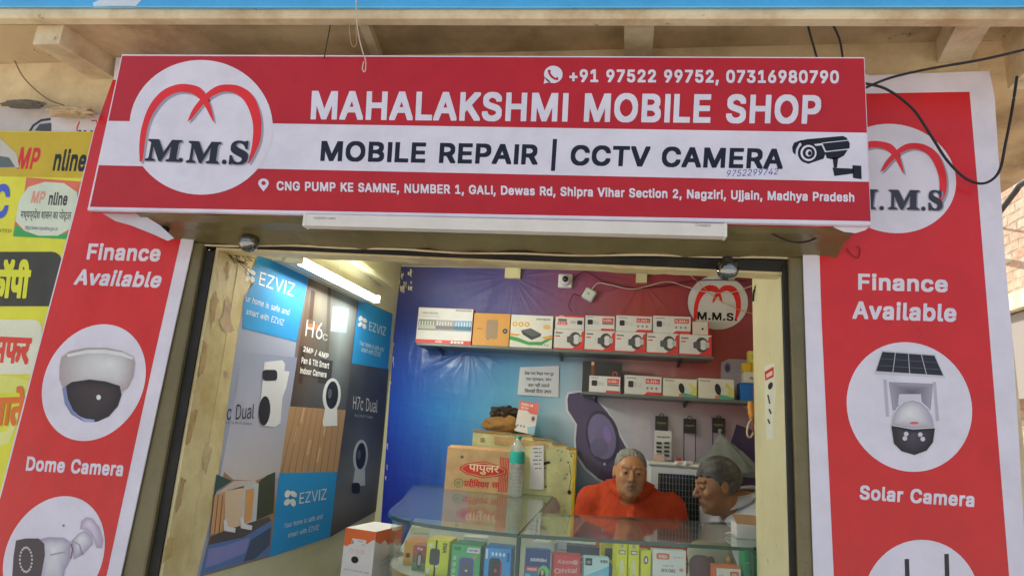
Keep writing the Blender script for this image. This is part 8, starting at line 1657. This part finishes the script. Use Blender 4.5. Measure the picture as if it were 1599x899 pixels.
    # shirt
    def shirt(p):
        t = p-L; fold = vnoise(t*np.array([1, 1, .45], np.float32), 24, 4)*.005+vnoise(t*np.array([1, .6, .3], np.float32), 60, 8)*.0028-np.abs(vnoise(t*np.array([1.3, 1, .6], np.float32), 26, 6))*.007
        d = torso(p)-.014-fold; a, _ = limbs(p, .013); a = np.maximum(a-fold, -(t[..., 2]+.47)); d = su(d, a, .045)
        d = np.maximum(d, -(t[..., 2]+.68)); nk = sdC(p, L+np.array([0, .045, -.205]), L+np.array([0, .030, -.05]), .063, .060); d = np.maximum(d, -nk)
        vee = np.maximum(np.abs(t[..., 0])--.002+.044*np.clip((t[..., 2]+.285)/.08, 0, 1.4), t[..., 1]+.01); vee = np.maximum(vee, -(t[..., 2]+.285)); d = np.maximum(d, -vee)
        plk = np.maximum(np.abs(np.abs(t[..., 0]-.004)-.016)-.0012, np.maximum(t[..., 1], t[..., 2]+.27)); d = ss(d, np.maximum(plk, -(d+.004)), .002)
        return d
    Vs_, Fs_ = nets(shirt, axis([(-.33+lx, .33+lx, .0055)]), axis([(-.16+ly, .20+ly, .0055)]), axis([(-.72+lz, -.12+lz, .0055)]))
    cs_ = np.tile(np.array(shirtc, np.float32), (len(Vs_), 1)); 
    ob = meshobj('shirt', Vs_, Fs_, cs_, M_CLOTH2, root, M)
    V5 = []; NA = 40
    for i in range(NA+1):
        u = -1+2*i/NA; th = u*math.radians(158); sx, cy_ = math.sin(th), math.cos(th); f = max(0, abs(u)-.62)/.38
        zt = -.132-.046*(1-cy_)/2; rr = .061+.006*f
        wing = .026+.026*f
        for r_, z_ in ((rr, zt-.022), (rr-.002, zt), (rr+.004, zt+.003), (rr+.030+.018*f, zt-wing), (rr+.027+.018*f, zt-wing-.001), (rr+.002, zt-.004)):
            pt = np.array([lx+sx*r_, ly+.040+cy_*r_*1.02, lz+z_], np.float32)
            for _ in range(4):
                dd_ = float(shirt(pt[None])[0]); need = .010 if z_ > zt-wing-.0005 else .007
                if r_ > rr+.01 and dd_ < need: pt = pt+np.array([sx*.7, cy_*.7, .5], np.float32)*(need-dd_)
            V5.append(tuple(float(v) for v in pt))
    F5 = [(i*6+k, i*6+(k+1) % 6, (i+1)*6+(k+1) % 6, (i+1)*6+k) for i in range(NA) for k in range(6)]
    m5 = MB(); m5.mesh(V5, F5, tuple(min(.8, c*1.02) for c in shirtc), True); co = m5.build('collar', M_CLOTH2, ob); co.matrix_world = M
    for k in range(5):
        o = MB(); o.lathe((0, 0, 0), (0, -1, 0), [(.0055, 0), (.005, .0015), (.0003, .002)], tuple(min(1, c*.8+.05) for c in shirtc), 12); zz = -.30-k*.075
        yy = np.linspace(-.2, .1, 400); pp_ = np.stack([np.full(400, lx+.003), yy+ly, np.full(400, zz+lz)], -1).astype(np.float32); dd = shirt(pp_); j = int(np.argmax(dd < 0))
        b_o = o.build('button', M_PLAST, ob); b_o.matrix_world = M @ Matrix.Translation(Vector((lx+.003, float(yy[j])+ly-.0005, zz+lz)))
    def trous(p):
        t = p-L; d = su(sdE(t, (0, .05, -.67), (.172, .134, .10)), legs(p, .012), .03)-vnoise(t, 20, 3)*.003; d = np.maximum(d, t[..., 2]+.60); return np.maximum(d, -(t[..., 2]+1.14))
    Vt, Ft = nets(trous, axis([(-.28+lx, .28+lx, .011)]), axis([(-.32+ly, .22+ly, .011)]), axis([(-1.2+lz, -.56+lz, .011)]))
    meshobj('trousers', Vt, Ft, np.tile(np.array([.04, .04, .05]), (len(Vt), 1)), M_CLOTH2, root, M)
    return root, M
H1 = PY(1.24).at(984, 737)
person('older man with white hair in an orange red shirt seated behind the counter', H1, -4, 8, 3, 2, (.0, .050, .112), (.56, .27, .13), ((.22, .21, .20), (.55, .54, .51)), (.62, .07, .022),
       dict(mouth=.0045, slim=1.20, wide=1.07, hs=.885, brow=(.10, .08, .07), lips=(.22, .09, .07), stubble=.22, moustache=1.0, ht=.0032, hl=.094, temple=0, gaze=12))
H2 = PY(1.12).at(1119, 757)
person('grey haired man in a white shirt seen in profile facing left behind the counter', H2, -58, -22, 13, 0, (.02, .085, .135), (.38, .185, .095), ((.055, .052, .05), (.27, .265, .26)), (.62, .63, .68),
       dict(mouth=.0018, brow=(.05, .04, .04), lips=(.16, .07, .055), stubble=.2, moustache=.3, ht=.013, hl=.050, temple=0, gaze=0, slim=.96, wide=1.0, hs=.92))
for hp, lab in ((H1, 'wooden stool under the man in the orange red shirt'), (H2, 'wooden stool under the man in the white shirt')):
    t = thing('wooden_stool', lab, 'stool'); zs = hp.z-.78; y = hp.y+.10; x = hp.x+(.0 if hp is H1 else .09)
    o = MB(); o.lathe((x, y, zs-.03), (0, 0, 1), [(.0005, 0), (.17, 0), (.175, .01), (.17, .03), (.0005, .03)], (.2, .12, .06), 28); o.build('seat', M_KRAFT, t)
    for sx in (-1, 1):
        for sy in (-1, 1): o = MB(); o.tube([(x+sx*.09, y+sy*.09, zs-.031), (x+sx*.14, y+sy*.14, 0)], .015, (.16, .10, .05), 8); o.build('leg', M_KRAFT, t)
